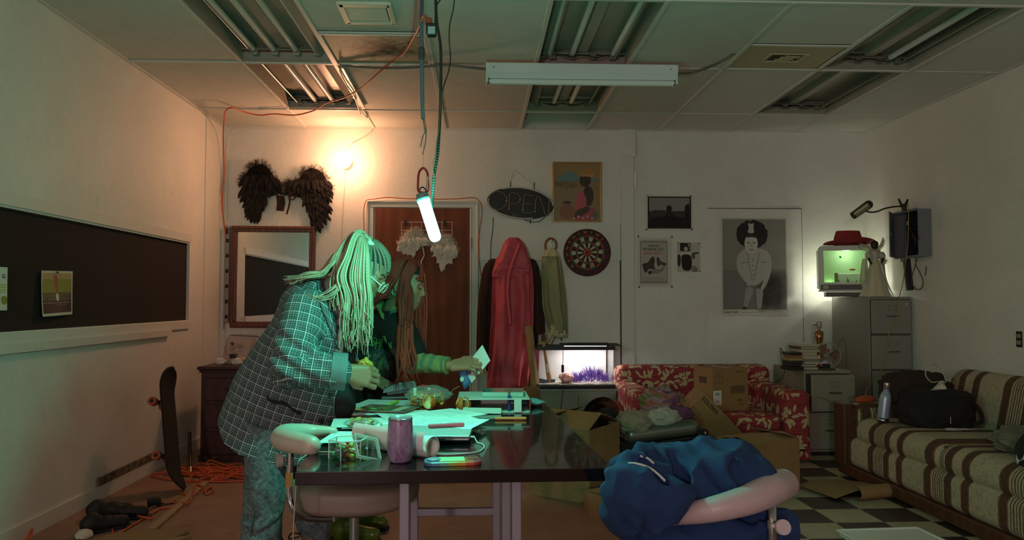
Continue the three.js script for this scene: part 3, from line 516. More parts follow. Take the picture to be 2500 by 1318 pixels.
{ // mirror
  const z = BACK, a = bz(567, 552), b = bz(769, 800), w = b.x - a.x, h = a.y - b.y, f = 0.055;
  const t = thing('wall_mirror', 'rectangular mirror in a reddish brown wooden frame', 'mirror', [(a.x + b.x) / 2, (a.y + b.y) / 2, z + 0.004]);
  t.rotation.z = -0.004;
  const wood = new THREE.MeshStandardMaterial({ map: rep(woodTex([88, 46, 28], [118, 66, 40], 5, 256), 4, 1), roughness: 0.4 });
  const bars = [[0, h / 2 - f / 2, w, f], [0, -h / 2 + f / 2, w, f]], sides = [[-w / 2 + f / 2, 0, f, h - 2 * f], [w / 2 - f / 2, 0, f, h - 2 * f]];
  for (const [x, y, ww, hh] of [...bars, ...sides]) part('frame_bar', [boxUV(rbx(ww, hh, 0.03, 0.006, x, y, 0.015)), boxUV(ww > hh ? rbx(ww - 0.02, hh * 0.35, 0.04, 0.006, x, y + Math.sign(y) * hh * 0.18, 0.02) : rbx(ww * 0.35, hh + 0.04, 0.04, 0.006, x + Math.sign(x) * ww * 0.18, y, 0.02))], wood, t);
  part('glass', bx(w - 2 * f + 0.01, h - 2 * f + 0.01, 0.006, 0, 0, 0.012), M(0xd4d8d4, { metalness: 1, roughness: 0.02 }), t);
}
{ // power strip on the wall between corner and mirror
  const p = bz(556, 670), t = thing('power_strip', 'long grey power strip fixed upright beside the mirror', 'power strip', [p.x, p.y, BACK]);
  part('strip_body', rbx(0.045, 0.86, 0.035, 0.006, 0, 0, 0.018), M(0x8d857c, { metalness: 0.4, roughness: 0.45 }), t);
  for (let k = 0; k < 6; k++) part('socket', rbx(0.026, 0.034, 0.006, 0.003, 0.004, 0.3 - k * 0.135, 0.036), M(0x1b1715), t);
  part('switch', rbx(0.02, 0.05, 0.008, 0.003, 0, 0.385, 0.037), M(0x241e1b), t);
}
// orange cord around the door casing
solo('door_cord', tube([bz(893, 640), bz(891, 560), bz(891, 510), bz(897, 491), bz(915, 488), bz(945, 484), bz(1000, 487), bz(1060, 488), bz(1120, 487), bz(1160, 485), bz(1172, 495), bz(1176, 520), bz(1171, 560), bz(1168, 600), bz(1172, 660), bz(1178, 700), bz(1176, 800)].map((p) => p.add(V(0, 0, 0.055))), 0.0042, 130, 6), orangeCord, 'thin orange cord running around the door casing', 'cord');
{ // old neon sign
  const S = 4.394, u = 6.88 / FOCAL / S, c = bz(1170 + 440 / S, 390 + 470 / S);
  const t = thing('neon_sign', 'unlit black oval neon sign with tube letters', 'sign', [c.x, c.y, BACK + 0.02]);
  const q = (x, y, z = 0) => [(x - 440) * u, -(y - 470) * u, z];
  const rim = []; for (let k = 0; k < 64; k++) { const a = 2 * PI * k / 64, x = 358 * Math.cos(a), y = 168 * Math.sin(a) * (Math.cos(a) < -0.3 ? 0.98 : 1); rim.push([440 + x * Math.cos(0.1) - y * Math.sin(0.1), 470 + x * Math.sin(0.1) + y * Math.cos(0.1)]); }
  part('backing', extrude(rim.map(([x, y]) => q(x, y).slice(0, 2)), 0.014, 0.003), M(0x17120f, { roughness: 0.55 }), t);
  const glass = M(0xc4beb2, { roughness: 0.25 }), dimGlass = M(0x7a6858, { roughness: 0.3 }), zt = 0.034;
  const at = (a, k = 1.0) => { const x = 352 * k * Math.cos(a), y = 165 * k * Math.sin(a); return q(440 + x * Math.cos(0.1) - y * Math.sin(0.1), 470 + x * Math.sin(0.1) + y * Math.cos(0.1), zt - 0.012); };
  part('border_tube', tube(Array.from({ length: 18 }, (_, i) => at(-2.2 + i * 0.125)), 0.0065, 80), glass, t);
  part('border_tube', tube(Array.from({ length: 16 }, (_, i) => at(1.15 + i * 0.125)), 0.0065, 80), glass, t);
  const L = (pts, closed = false) => part('letter_tube', tube(pts.map(([x, y]) => q(x, y, zt)), 0.0042, pts.length * 8, 8, closed), dimGlass, t);
  L(Array.from({ length: 20 }, (_, k) => [195 + 98 * Math.cos(k * PI / 10), 447 + 98 * Math.sin(k * PI / 10)]), true);
  L([[313, 545], [320, 460], [328, 372], [390, 368], [430, 395], [438, 430], [425, 465], [380, 482], [330, 486]]);
  L([[575, 395], [530, 388], [482, 386], [476, 420], [472, 470], [466, 545], [470, 570], [530, 580], [570, 578]]); L([[474, 478], [520, 480], [562, 482]]);
  L([[595, 570], [600, 500], [608, 430], [618, 404], [640, 405], [660, 450], [690, 530], [712, 596], [735, 602], [742, 540], [750, 470], [756, 425]]);
  const metal = M(0xc9b8a8, { metalness: 0.7, roughness: 0.35 });
  for (const p of [[100, 437], [292, 446], [312, 538], [434, 437], [466, 541], [596, 565]]) part('electrode', ball(0.007, ...q(...p, zt), 10, 8), metal, t);
  for (const p of [[330, 275], [588, 280]]) part('hook_post', rod(q(p[0], p[1] + 40, 0.01), q(p[0] + 4, p[1] - 40, 0.012), 0.004), black, t);
  part('hanging_chain', tube([q(332, 240, 0.01), q(360, 165, 0), q(384, 108, -0.012), q(480, 185, 0), q(588, 268, 0.01)], 0.0012, 40, 5), M(0x8a7458, { metalness: 0.7, roughness: 0.5 }), t);
  part('maker_label', bx(60 * u, 36 * u, 0.002, ...q(380, 605, 0.018)), M(0x4c463c), t);
  part('loose_lead', tube([q(745, 560, 0.02), q(700, 620, 0.02), q(640, 668, 0.02), q(560, 672, 0.018), q(480, 650, 0.01)], 0.003, 40, 6), black, t);
  part('standoff', rod(q(548, 620, 0.01), q(546, 690, 0.012), 0.004), black, t);
  solo('sign_cord', tube([bz(1204, 532), bz(1203, 560), bz(1199, 590), bz(1198, 620), bz(1197, 645), bz(1194, 680)].map((p) => p.add(V(0, 0, 0.026))), 0.0035, 50, 6), black, 'black cord hanging from the neon sign past the coat board', 'cord');
}
{ // framed picture
  const a = bz(1350, 397), b = bz(1467, 541), w = b.x - a.x, h = a.y - b.y;
  const t = thing('framed_picture', 'gold-framed picture of a kneeling figure with a clay pot', 'picture', [(a.x + b.x) / 2, (a.y + b.y) / 2, BACK]);
  const tex = canvasTex(512, 640, (g, W2, H2) => {
    g.fillStyle = '#8c7450'; g.fillRect(0, 0, W2, H2); g.fillStyle = '#94794f'; g.fillRect(0, 0, W2, 180);
    blob(g, '#5f8182', [[0, 190], [90, 130], [180, 80], [260, 140], [330, 190], [160, 205]]); blob(g, '#6e7f74', [[380, 190], [450, 150], [512, 170], [512, 200]]);
    for (let i = 0; i < 60; i++) oval(g, `rgba(${90 + rnd() * 40 | 0},${70 + rnd() * 30 | 0},40,0.5)`, rnd() * 260, 210 + rnd() * 60, 10 + rnd() * 20, 5 + rnd() * 8);
    blob(g, '#a3484a', [[180, 640], [240, 560], [330, 540], [420, 470], [470, 560], [480, 640]]);
    blob(g, '#b8545c', [[260, 330], [320, 300], [360, 340], [370, 450], [330, 540], [240, 520], [230, 440]]);
    blob(g, '#3b2a22', [[350, 250], [410, 260], [440, 330], [430, 430], [400, 480], [350, 470], [360, 380], [320, 330]]);
    oval(g, '#3a281f', 345, 190, 62, 74, 0.2); blob(g, '#b07a3a', [[290, 130], [330, 60], [420, 60], [460, 110], [420, 150], [340, 150]]); for (let k = 0; k < 7; k++) oval(g, '#cfa59a', 300 + k * 22, 135 + (k % 2) * 8, 8, 8);
    blob(g, '#41301f', [[250, 520], [330, 490], [380, 470], [400, 520], [320, 580], [200, 620], [160, 600]]);
    oval(g, '#8d5538', 150, 540, 85, 82); oval(g, '#7b4830', 145, 445, 50, 24); g.fillStyle = '#87513a'; g.fillRect(110, 440, 75, 50); oval(g, '#3d241a', 145, 435, 44, 14);
    blob(g, '#4d6b58', [[420, 560], [480, 520], [490, 600], [440, 640]]); for (let k = 0; k < 5; k++) oval(g, '#c99a92', 220 + 50 * k, 610 - 18 * (k % 2), 14, 12);
    speck(g, W2, H2, 4000, 0.07);
  });
  part('print', bx(w - 0.01, h - 0.01, 0.006, 0, 0, 0.008), new THREE.MeshStandardMaterial({ map: tex, roughness: 0.35 }), t);
  const gold = M(0xb8935a, { metalness: 0.85, roughness: 0.32 });
  for (const [x, y, ww, hh] of [[0, h / 2, w, 0.012], [0, -h / 2, w, 0.012], [-w / 2, 0, 0.012, h], [w / 2, 0, 0.012, h]]) part('frame_bar', rbx(ww + 0.006, hh + 0.0, 0.02, 0.003, x, y, 0.01), gold, t);
}
{ // dartboard
  const c = bz(1432, 617), R = 0.214, t = thing('dartboard', 'round dartboard with a red rim and coloured segments', 'dartboard', [c.x, c.y, BACK + 0.018]);
  const numTex = canvasTex(512, 512, (g, w) => { g.fillStyle = '#4a1a1c'; g.fillRect(0, 0, w, w); g.translate(w / 2, w / 2); g.textAlign = 'center'; g.textBaseline = 'middle'; g.font = 'bold 36px serif'; const n = ['20', '1', '18', '4', '13', '6', '10', '15', '2', '17', '3', '19', '7', '16', '8', '11', '14', '9', '12', '5']; n.forEach((s, i) => { g.save(); g.rotate((i - 0.35) * PI / 10); g.fillStyle = i > 3 && i < 13 ? '#3a4a72' : '#a8a05a'; g.fillText(s, 0, -0.86 * w / 2); g.restore(); }); });
  const rim = lathe([[0, 0], [R * 0.97, 0], [R, 0.006], [R, 0.026], [R * 0.985, 0.03], [R * 0.76, 0.03], [R * 0.745, 0.024], [0, 0.024]], 64).rotateX(PI / 2);
  { const p = rim.attributes.position, uv = rim.attributes.uv; for (let i = 0; i < p.count; i++) uv.setXY(i, 0.5 + p.getX(i) / R / 2, 0.5 + p.getY(i) / R / 2); }
  part('rim', rim, new THREE.MeshStandardMaterial({ map: numTex, roughness: 0.8 }), t);
  const sector = (r0, r1) => { const s = new THREE.Shape(), a = PI / 20 - 0.012; s.absarc(0, 0, r1, -a, a, false); s.absarc(0, 0, r0, a, -a, true); return new THREE.ExtrudeGeometry(s, { depth: 0.004, bevelEnabled: false, curveSegments: 3 }); };
  const rings = [[0.16, 0.40, 0], [0.41, 0.48, 1], [0.49, 0.66, 0], [0.67, 0.74, 1]], cols = [[M(0xb9ae88), M(0x2a1d1a)], [M(0x2c6a52), M(0xa8342f)]];
  for (const [r0, r1, k] of rings) { const g = sector(r0 * R, r1 * R); for (let i = 0; i < 20; i++) part('segment', g, cols[k][i % 2], t, [0, 0, 0.0242], [0, 0, i * PI / 10 + 0.05]); }
  part('outer_bull', new THREE.RingGeometry(0.05 * R, 0.145 * R, 24).translate(0, 0, 0.029), cols[1][1], t); part('bull', cyl(0.055 * R, 0.055 * R, 0.006, 0, 0, 0, 16).rotateX(PI / 2).translate(0, 0, 0.029), M(0x3a1d24), t);
  [[-0.22, 0.0, 0xe0a030], [0.27, -0.35, 0xe08a30], [0.09, -0.53, 0xe86a40], [0.42, 0.45, 0xd89a38]].forEach(([x, y, col], i) => {
    const d = thing('dart', ['dart with a yellow flight left of the bullseye', 'amber dart low on the right side of the dartboard', 'red-orange dart below the bullseye, lowest of the darts', 'amber dart high on the right of the dartboard'][i], 'dart', [c.x + x * R, c.y + y * R, BACK + 0.046], 0, 'darts in the board');
    part('point', rod([0, 0, 0], [0.004, -0.002, 0.03], 0.001, 0.001, 6), chrome, d); part('barrel', rod([0.004, -0.002, 0.03], [0.008, -0.005, 0.075], 0.0035, 0.0035, 8), M(0x8a7a58, { metalness: 0.8, roughness: 0.4 }), d);
    const fm = M(col, { roughness: 0.5 }); for (const a of [0, PI / 2]) part('flight', bx(0.03, 0.001, 0.032, 0, 0, 0).rotateZ(a).translate(0.01, -0.007, 0.1), fm, d);
  });
}
// photographs and posters on the right part of the wall
const pin = (t, px, py, col, off = 0.006) => { const p = bz(px, py); part('tape_corner', rbx(0.016, 0.016, 0.002, 0.001, p.x - t.position.x, p.y - t.position.y, off), M(col, { roughness: 0.6 }), t); };
const sheetThing = (name, label, x0, y0, x1, y1, tex, z = BACK) => { const t = thing(name, label, 'poster', bz((x0 + x1) / 2, (y0 + y1) / 2)); const m = wallPaper(t, 'printed_sheet', x0, y0, x1, y1, tex, 0.003, 0, z); m.position.sub(t.position); return t; };
{
  const t = sheetThing('photo_print', 'dark landscape photograph of a lone figure, taped with red corners', 1576, 476, 1692, 562, canvasTex(640, 460, (g, w, h) => {
    g.fillStyle = '#d2cdc4'; g.fillRect(0, 0, w, h); g.fillStyle = '#0d0a0b'; g.fillRect(26, 20, w - 52, h - 40); g.fillStyle = '#8b8782'; g.fillRect(46, 36, w - 92, 180);
    blob(g, '#3c3531', [[46, 200], [200, 196], [400, 215], [600, 200], [600, 440], [40, 440]]); blob(g, '#17100f', [[46, 300], [200, 280], [600, 290], [600, 430], [46, 430]]);
    oval(g, '#1c1413', 316, 180, 38, 46); blob(g, '#140d0d', [[240, 300], [280, 240], [316, 222], [360, 240], [400, 300], [410, 432], [230, 432]]); blob(g, '#1a1110', [[520, 150], [560, 120], [594, 100], [594, 430], [540, 430]]); blob(g, '#5e5650', [[300, 250], [330, 250], [316, 280]]); speck(g, w, h, 3000, 0.05);
  }));
  for (const [x, y] of [[1580, 477], [1686, 479], [1578, 560], [1689, 560]]) pin(t, x, y, 0x9a2a2a);
  const f = sheetThing('film_poster', 'small film poster with black and red title lettering', 1556, 580, 1640, 700, canvasTex(640, 900, (g, w, h) => {
    g.fillStyle = '#cfcabf'; g.fillRect(0, 0, w, h); g.fillStyle = '#b3aca0'; g.fillRect(50, 40, w - 130, h - 80); g.strokeStyle = '#2a211f'; g.lineWidth = 8; g.strokeRect(56, 80, w - 142, h - 165);
    g.textAlign = 'center'; g.fillStyle = '#1e1716'; g.font = 'italic bold 62px serif'; g.fillText('Faster,', w / 2 - 10, 168); g.font = 'bold 70px serif'; g.fillText('PUSSYCAT!', w / 2 - 20, 240); g.fillStyle = '#b5382c'; g.font = 'italic bold 64px serif'; g.fillText('KILL! KILL!', w / 2 - 20, 308);
    blob(g, '#4a3b36', [[70, 470], [190, 470], [260, 350], [310, 340], [330, 430], [300, 520], [360, 600], [200, 560], [170, 650], [130, 640]]); blob(g, '#8b8279', [[220, 620], [330, 560], [420, 600], [500, 480], [540, 480], [470, 640], [260, 670]]); blob(g, '#55463f', [[350, 350], [400, 360], [430, 440], [540, 460], [540, 520], [420, 490], [370, 560]]); oval(g, '#3a2a27', 230, 640, 34, 34);
    g.fillStyle = '#a3877d'; for (let k = 0; k < 4; k++) g.fillRect(100, 720 + 26 * k, 420 - 40 * (k % 2), 9); speck(g, w, h, 4000, 0.05);
  }));
  for (const [x, y] of [[1558, 577], [1640, 578], [1560, 701], [1640, 700]]) pin(f, x, y, 0x2f6a48);
  const s = sheetThing('photo_print', 'small square photograph of a seated person in a dark vest', 1653, 592, 1709, 664, canvasTex(400, 500, (g, w, h) => {
    g.fillStyle = '#bdb7ae'; g.fillRect(0, 0, w, h); g.fillStyle = '#2a1c1a'; g.fillRect(50, 6, 180, 140); g.fillStyle = '#b7b0a6'; g.fillRect(180, 20, 36, 100); oval(g, '#2c1d1b', 145, 90, 62, 74); oval(g, '#b9a89c', 150, 112, 34, 42); blob(g, '#cfc8be', [[30, 190], [140, 150], [240, 170], [230, 210], [60, 205]]); blob(g, '#241918', [[70, 200], [230, 200], [260, 300], [250, 480], [90, 480], [70, 330]]); blob(g, '#34292a', [[0, 190], [60, 210], [60, 400], [0, 420]]); blob(g, '#57504c', [[240, 170], [380, 160], [390, 190], [300, 200], [320, 270], [260, 290]]); blob(g, '#837b74', [[260, 400], [330, 390], [380, 500], [240, 500]]); speck(g, w, h, 2500, 0.06);
  }));
  for (const [x, y] of [[1655, 594], [1707, 594], [1708, 662]]) pin(s, x, y, 0xa39038);
  const p = sheetThing('band_poster', 'large grey band poster of a bowing figure in a pale suit', 1759, 531, 1924, 770, canvasTex(820, 1190, (g, w, h) => {
    g.fillStyle = '#cdc8bd'; g.fillRect(0, 0, w, h); g.fillStyle = '#8c8881'; g.fillRect(18, 18, w - 36, h - 90); g.fillStyle = '#7d7973'; g.fillRect(18, 640, w - 36, h - 712);
    for (let i = 0; i < 500; i++) oval(g, `rgba(40,36,34,${0.012})`, 620 + (rnd() - 0.5) * 300, 820 + (rnd() - 0.3) * 420, 60, 90, 0.6);
    for (let i = 0; i < 900; i++) { const a = rnd() * 2 * PI, r = Math.sqrt(rnd()) * 1.0; oval(g, '#1d1a19', 385 + 185 * r * Math.cos(a), 205 + 165 * r * Math.sin(a), 16, 16); }
    blob(g, '#b3afa7', [[190, 480], [250, 400], [330, 370], [430, 370], [560, 390], [610, 460], [630, 560], [600, 720], [540, 850], [500, 900], [470, 880], [530, 740], [480, 800], [420, 830], [340, 820], [300, 880], [340, 830], [240, 720], [190, 620]]);
    oval(g, '#c4beb5', 372, 320, 82, 122); blob(g, '#2a2625', [[290, 240], [330, 200], [440, 200], [460, 260], [400, 236], [330, 240]]); oval(g, '#5c5450', 340, 308, 17, 9); oval(g, '#5c5450', 408, 308, 17, 9); blob(g, '#a39b93', [[360, 320], [386, 320], [392, 356], [354, 356]]); blob(g, '#857a73', [[340, 380], [376, 388], [414, 378], [402, 398], [376, 404], [350, 398]]); blob(g, '#b8b4ac', [[330, 60], [372, 80], [414, 60], [400, 130], [420, 190], [320, 190], [350, 130]]);
    blob(g, '#9f9b94', [[290, 860], [380, 840], [400, 900], [340, 1010], [320, 1100], [260, 1100], [290, 960]]); blob(g, '#a5a19a', [[420, 850], [520, 880], [500, 1000], [490, 1110], [430, 1110], [430, 960]]);
    g.strokeStyle = '#4b4744'; g.lineWidth = 5; g.beginPath(); g.moveTo(330, 430); g.quadraticCurveTo(350, 640, 380, 760); g.moveTo(470, 430); g.quadraticCurveTo(440, 600, 400, 760); g.moveTo(240, 560); g.lineTo(330, 540); g.moveTo(490, 540); g.lineTo(560, 545); g.stroke();
    g.fillStyle = '#2b2725'; for (let k = 0; k < 4; k++) oval(g, '#2b2725', 392, 520 + 60 * k, 6, 6); oval(g, '#3b3330', 285, 1100, 30, 16); g.font = 'bold 34px sans-serif'; g.fillText('X-RAY SPEX', 26, h - 28); g.fillStyle = '#75706a'; g.fillRect(250, h - 42, 200, 5); speck(g, w, h, 6000, 0.05);
  }), BACK + 0.010);
  p.position.z += 0;
}
// ------------------------------------------------------------------ coats, tank and what stands along the back wall
// hanging cloth: rings given as [px y, px left, px right, depth, fold]
function hung(levels, z, folds, seedPhase, close = true) {
  const nA = 96, nL = levels.length * 7, pos = [], uv = [], idx = [];
  const get = (t, k) => { const f = t * (levels.length - 1), i = Math.min(levels.length - 2, Math.floor(f)), s = f - i, a = levels[Math.max(0, i - 1)][k], b = levels[i][k], c = levels[i + 1][k], d = levels[Math.min(levels.length - 1, i + 2)][k]; return 0.5 * (2 * b + (c - a) * s + (2 * a - 5 * b + 4 * c - d) * s * s + (3 * b - a - 3 * c + d) * s * s * s); };
  for (let j = 0; j <= nL; j++) {
    const t = j / nL, y = get(t, 0), L = atZ(get(t, 1), y, z), R = atZ(get(t, 2), y, z), d = get(t, 3), f = get(t, 4), hw = (R.x - L.x) / 2, cx = (L.x + R.x) / 2;
    for (let i = 0; i <= nA; i++) {
      const a = 2 * PI * i / nA, fold = f * (Math.sin(folds * a + seedPhase + 1.3 * Math.sin(4 * t + seedPhase)) + 0.6 * Math.sin((folds * 1.7 | 0) * a + 2.1 * seedPhase + 3 * t) + 0.8 * noise(3 * Math.cos(a) + seedPhase, 3 * Math.sin(a), 9 * t)), c = Math.cos(a), s = Math.sin(a);
      pos.push(cx + Math.sign(c) * Math.pow(Math.abs(c), 0.8) * hw * (1 + fold * 0.25 / Math.max(hw, 0.05)), L.y + 0.004 * noise(8 * c, 8 * s, 20 * t), z + d * Math.max(-0.9, Math.sign(s) * Math.pow(Math.abs(s), 0.75)) + fold * (s > -0.2 ? 1 : 0.2)); uv.push(i / nA * 0.8, t);
    }
  }
  for (let j = 0; j < nL; j++) for (let i = 0; i < nA; i++) { const a = j * (nA + 1) + i, b = a + nA + 1; idx.push(a, b, a + 1, a + 1, b, b + 1); }
  if (close) for (const [row, s] of [[0, 1], [nL, -1]]) { const c = pos.length / 3; let x = 0, y = 0, zz = 0; for (let i = 0; i < nA; i++) { const k = 3 * (row * (nA + 1) + i); x += pos[k]; y += pos[k + 1]; zz += pos[k + 2]; } pos.push(x / nA, y / nA, zz / nA); uv.push(0.5, 0.5); for (let i = 0; i < nA; i++) { const a = row * (nA + 1) + i; s > 0 ? idx.push(c, a, a + 1) : idx.push(c, a + 1, a); } }
  const g = new THREE.BufferGeometry(); g.setAttribute('position', new THREE.Float32BufferAttribute(pos, 3)); g.setAttribute('uv', new THREE.Float32BufferAttribute(uv, 2)); g.setIndex(idx); g.computeVertexNormals(); return g;
}
{
  const brownWool = new THREE.MeshStandardMaterial({ color: 0x38221a, roughness: 0.95, bumpMap: rep(clothBump, 20), bumpScale: 0.001 });
  const z1 = BACK + 0.10, j = thing('wool_jacket', 'dark brown wool jacket hanging behind the red coat', 'jacket', [0, 0, 0]);
  part('body', hung([[632, 1198, 1302, 0.03, 0], [645, 1188, 1310, 0.05, 0.004], [700, 1184, 1312, 0.065, 0.008], [800, 1182, 1312, 0.07, 0.012], [905, 1180, 1312, 0.07, 0.014]], z1, 5, 0.4), brownWool, j);
  part('sleeve', hung([[640, 1290, 1309, 0.03, 0], [665, 1293, 1317, 0.045, 0.004], [740, 1298, 1324, 0.045, 0.006], [815, 1303, 1329, 0.04, 0.005]], z1 + 0.01, 4, 1.4), brownWool, j);
  part('sleeve', hung([[642, 1186, 1205, 0.03, 0], [670, 1176, 1204, 0.045, 0.004], [760, 1166, 1196, 0.045, 0.006], [890, 1163, 1190, 0.04, 0.006]], z1 + 0.01, 4, 2.2), brownWool, j);
  const red = new THREE.MeshPhysicalMaterial({ color: 0xc44c58, roughness: 0.55, sheen: 0.4, sheenRoughness: 0.6, bumpMap: rep(clothBump, 24), bumpScale: 0.0006, side: THREE.DoubleSide });
  const z2 = BACK + 0.235, c = thing('hooded_coat', 'long red hooded coat hanging on the wall', 'coat', [0, 0, 0]);
  part('body', hung([[628, 1212, 1292, 0.05, 0.0], [660, 1206, 1298, 0.085, 0.012], [720, 1203, 1301, 0.095, 0.022], [790, 1201, 1299, 0.10, 0.024], [870, 1195, 1294, 0.105, 0.026], [925, 1189, 1289, 0.105, 0.026], [946, 1188, 1288, 0.09, 0.02]], z2, 6, 0.2), red, c);
  part('hood', hung([[580, 1244, 1264, 0.02, 0], [590, 1231, 1275, 0.05, 0.004], [612, 1222, 1286, 0.075, 0.01], [640, 1211, 1292, 0.09, 0.014], [662, 1203, 1294, 0.085, 0.016], [678, 1202, 1268, 0.06, 0.012]], z2 + 0.03, 3, 1.1), red, c);
  part('hood_edge', tube([[1268, 598], [1262, 615], [1252, 640], [1243, 672], [1240, 720], [1246, 790]].map(([x, y], i) => atZ(x, y, z2 + [0.12, 0.135, 0.14, 0.135, 0.13, 0.13][i])), 0.014, 60, 8), red, c);
  part('hood_brim', tube([[1238, 655], [1262, 650], [1284, 652], [1292, 648]].map(([x, y]) => atZ(x, y, z2 + 0.115)), 0.012, 40, 8), red, c);
  const olive = new THREE.MeshStandardMaterial({ color: 0x97946c, roughness: 0.85, bumpMap: rep(clothBump, 20), bumpScale: 0.0008 }), cream = M(0xc9bc98, { roughness: 0.95 });
  const z3 = BACK + 0.09, o = thing('olive_jacket', 'olive green jacket with a cream fleece collar and hem', 'jacket', [0, 0, 0]);
  part('body', hung([[614, 1332, 1358, 0.03, 0.0], [630, 1324, 1366, 0.05, 0.008], [680, 1321, 1373, 0.06, 0.016], [750, 1323, 1379, 0.06, 0.02], [812, 1340, 1381, 0.055, 0.018]], z3, 5, 2.0), olive, o);
  part('fleece_collar', hung([[606, 1338, 1352, 0.02, 0], [614, 1329, 1360, 0.045, 0.004], [627, 1323, 1366, 0.06, 0.008]], z3 + 0.005, 7, 0.9), cream, o);
  part('fleece_hem', hung([[806, 1338, 1382, 0.06, 0.01], [818, 1336, 1384, 0.062, 0.012], [823, 1340, 1382, 0.055, 0.01]], z3 + 0.004, 7, 3.1), cream, o);
  part('lining_drape', hung([[790, 1348, 1362, 0.03, 0.006], [830, 1318, 1350, 0.04, 0.012], [860, 1306, 1330, 0.04, 0.014], [872, 1308, 1322, 0.03, 0.01]], z3 + 0.02, 4, 1.6), cream, o);
  const u = thing('umbrella', 'umbrella with a curved brown wooden handle hanging under the olive jacket', 'umbrella', [0, 0, 0]);
  part('handle', tube([[1333, 610], [1331, 598], [1335, 587], [1345, 582], [1355, 587], [1358, 600], [1357, 606]].map(([x, y]) => atZ(x, y, BACK + 0.06)), 0.0105, 50, 10), M(0x8a5226, { roughness: 0.4 }), u);
  part('shaft', rod(atZ(1333, 608, BACK + 0.06), atZ(1368, 800, BACK + 0.03), 0.005), M(0x3a2a22, { metalness: 0.5, roughness: 0.4 }), u);
  part('tip', rod(atZ(1367, 798, BACK + 0.03), atZ(1371, 832, BACK + 0.03), 0.009, 0.005), M(0x3a2420, { roughness: 0.5 }), u);
  const h = thing('coat_hook', 'small pale wall hook holding the umbrella handle', 'hook', bz(1345, 600).setZ(BACK + 0.018));
  part('plate', rbx(0.02, 0.06, 0.006, 0.003, 0, 0.02, 0.004), whitePaper, h); part('prong', tube([[0, 0.03, 0.005], [0, 0.03, 0.03], [0, 0.048, 0.05]], 0.005, 16), whitePaper, h);
}
{ // cardboard tube leaning in front of the coats
  const a = atZ(1312, 960, -6.42), b = atZ(1291, 796, -6.5), g = rod(a.clone().setY(0.47), b, 0.036, 0.036, 24);
  const t = thing('mailing_tube', 'tall tan cardboard tube leaning beside the red coat', 'tube', [a.x, 0, a.z]);
  const base = V(a.x + (a.x - b.x) * 0.4, 0.0, -6.38);
  part('tube_wall', rod(V(0, 0.0, 0).add(V(base.x - a.x, 0.0, base.z - a.z)), V(b.x - a.x, b.y, b.z - a.z), 0.034, 0.034, 28), M(0x9c7c50, { roughness: 0.8 }), t);
  part('tape_band', rod(V((b.x - a.x) * 0.985, b.y - 0.07, (b.z - a.z) * 0.985), V(b.x - a.x, b.y - 0.004, b.z - a.z), 0.0346, 0.0346, 28), M(0x8f8a6a, { roughness: 0.3 }), t);
  part('end_cap', ball(0.033, 0, 0, 0, 20, 8).scale(1, 0.15, 1), M(0x6a5232), t, [b.x - a.x, b.y, b.z - a.z]);
  const p = atZ(1312, 875, -6.5), pk = thing('pink_folder', 'narrow bright pink folder between the cardboard tube and the tank', 'folder', [p.x, p.y - 0.1, -6.5]);
  part('cover', sheet(1, 1, 2, 8, (u, v) => [(u - 0.5) * 0.034 * (0.4 + 0.6 * v), v * 0.2, 0.004 * Math.sin(3 * v)], 0.006), M(0xc23a78, { roughness: 0.5 }), pk);
}
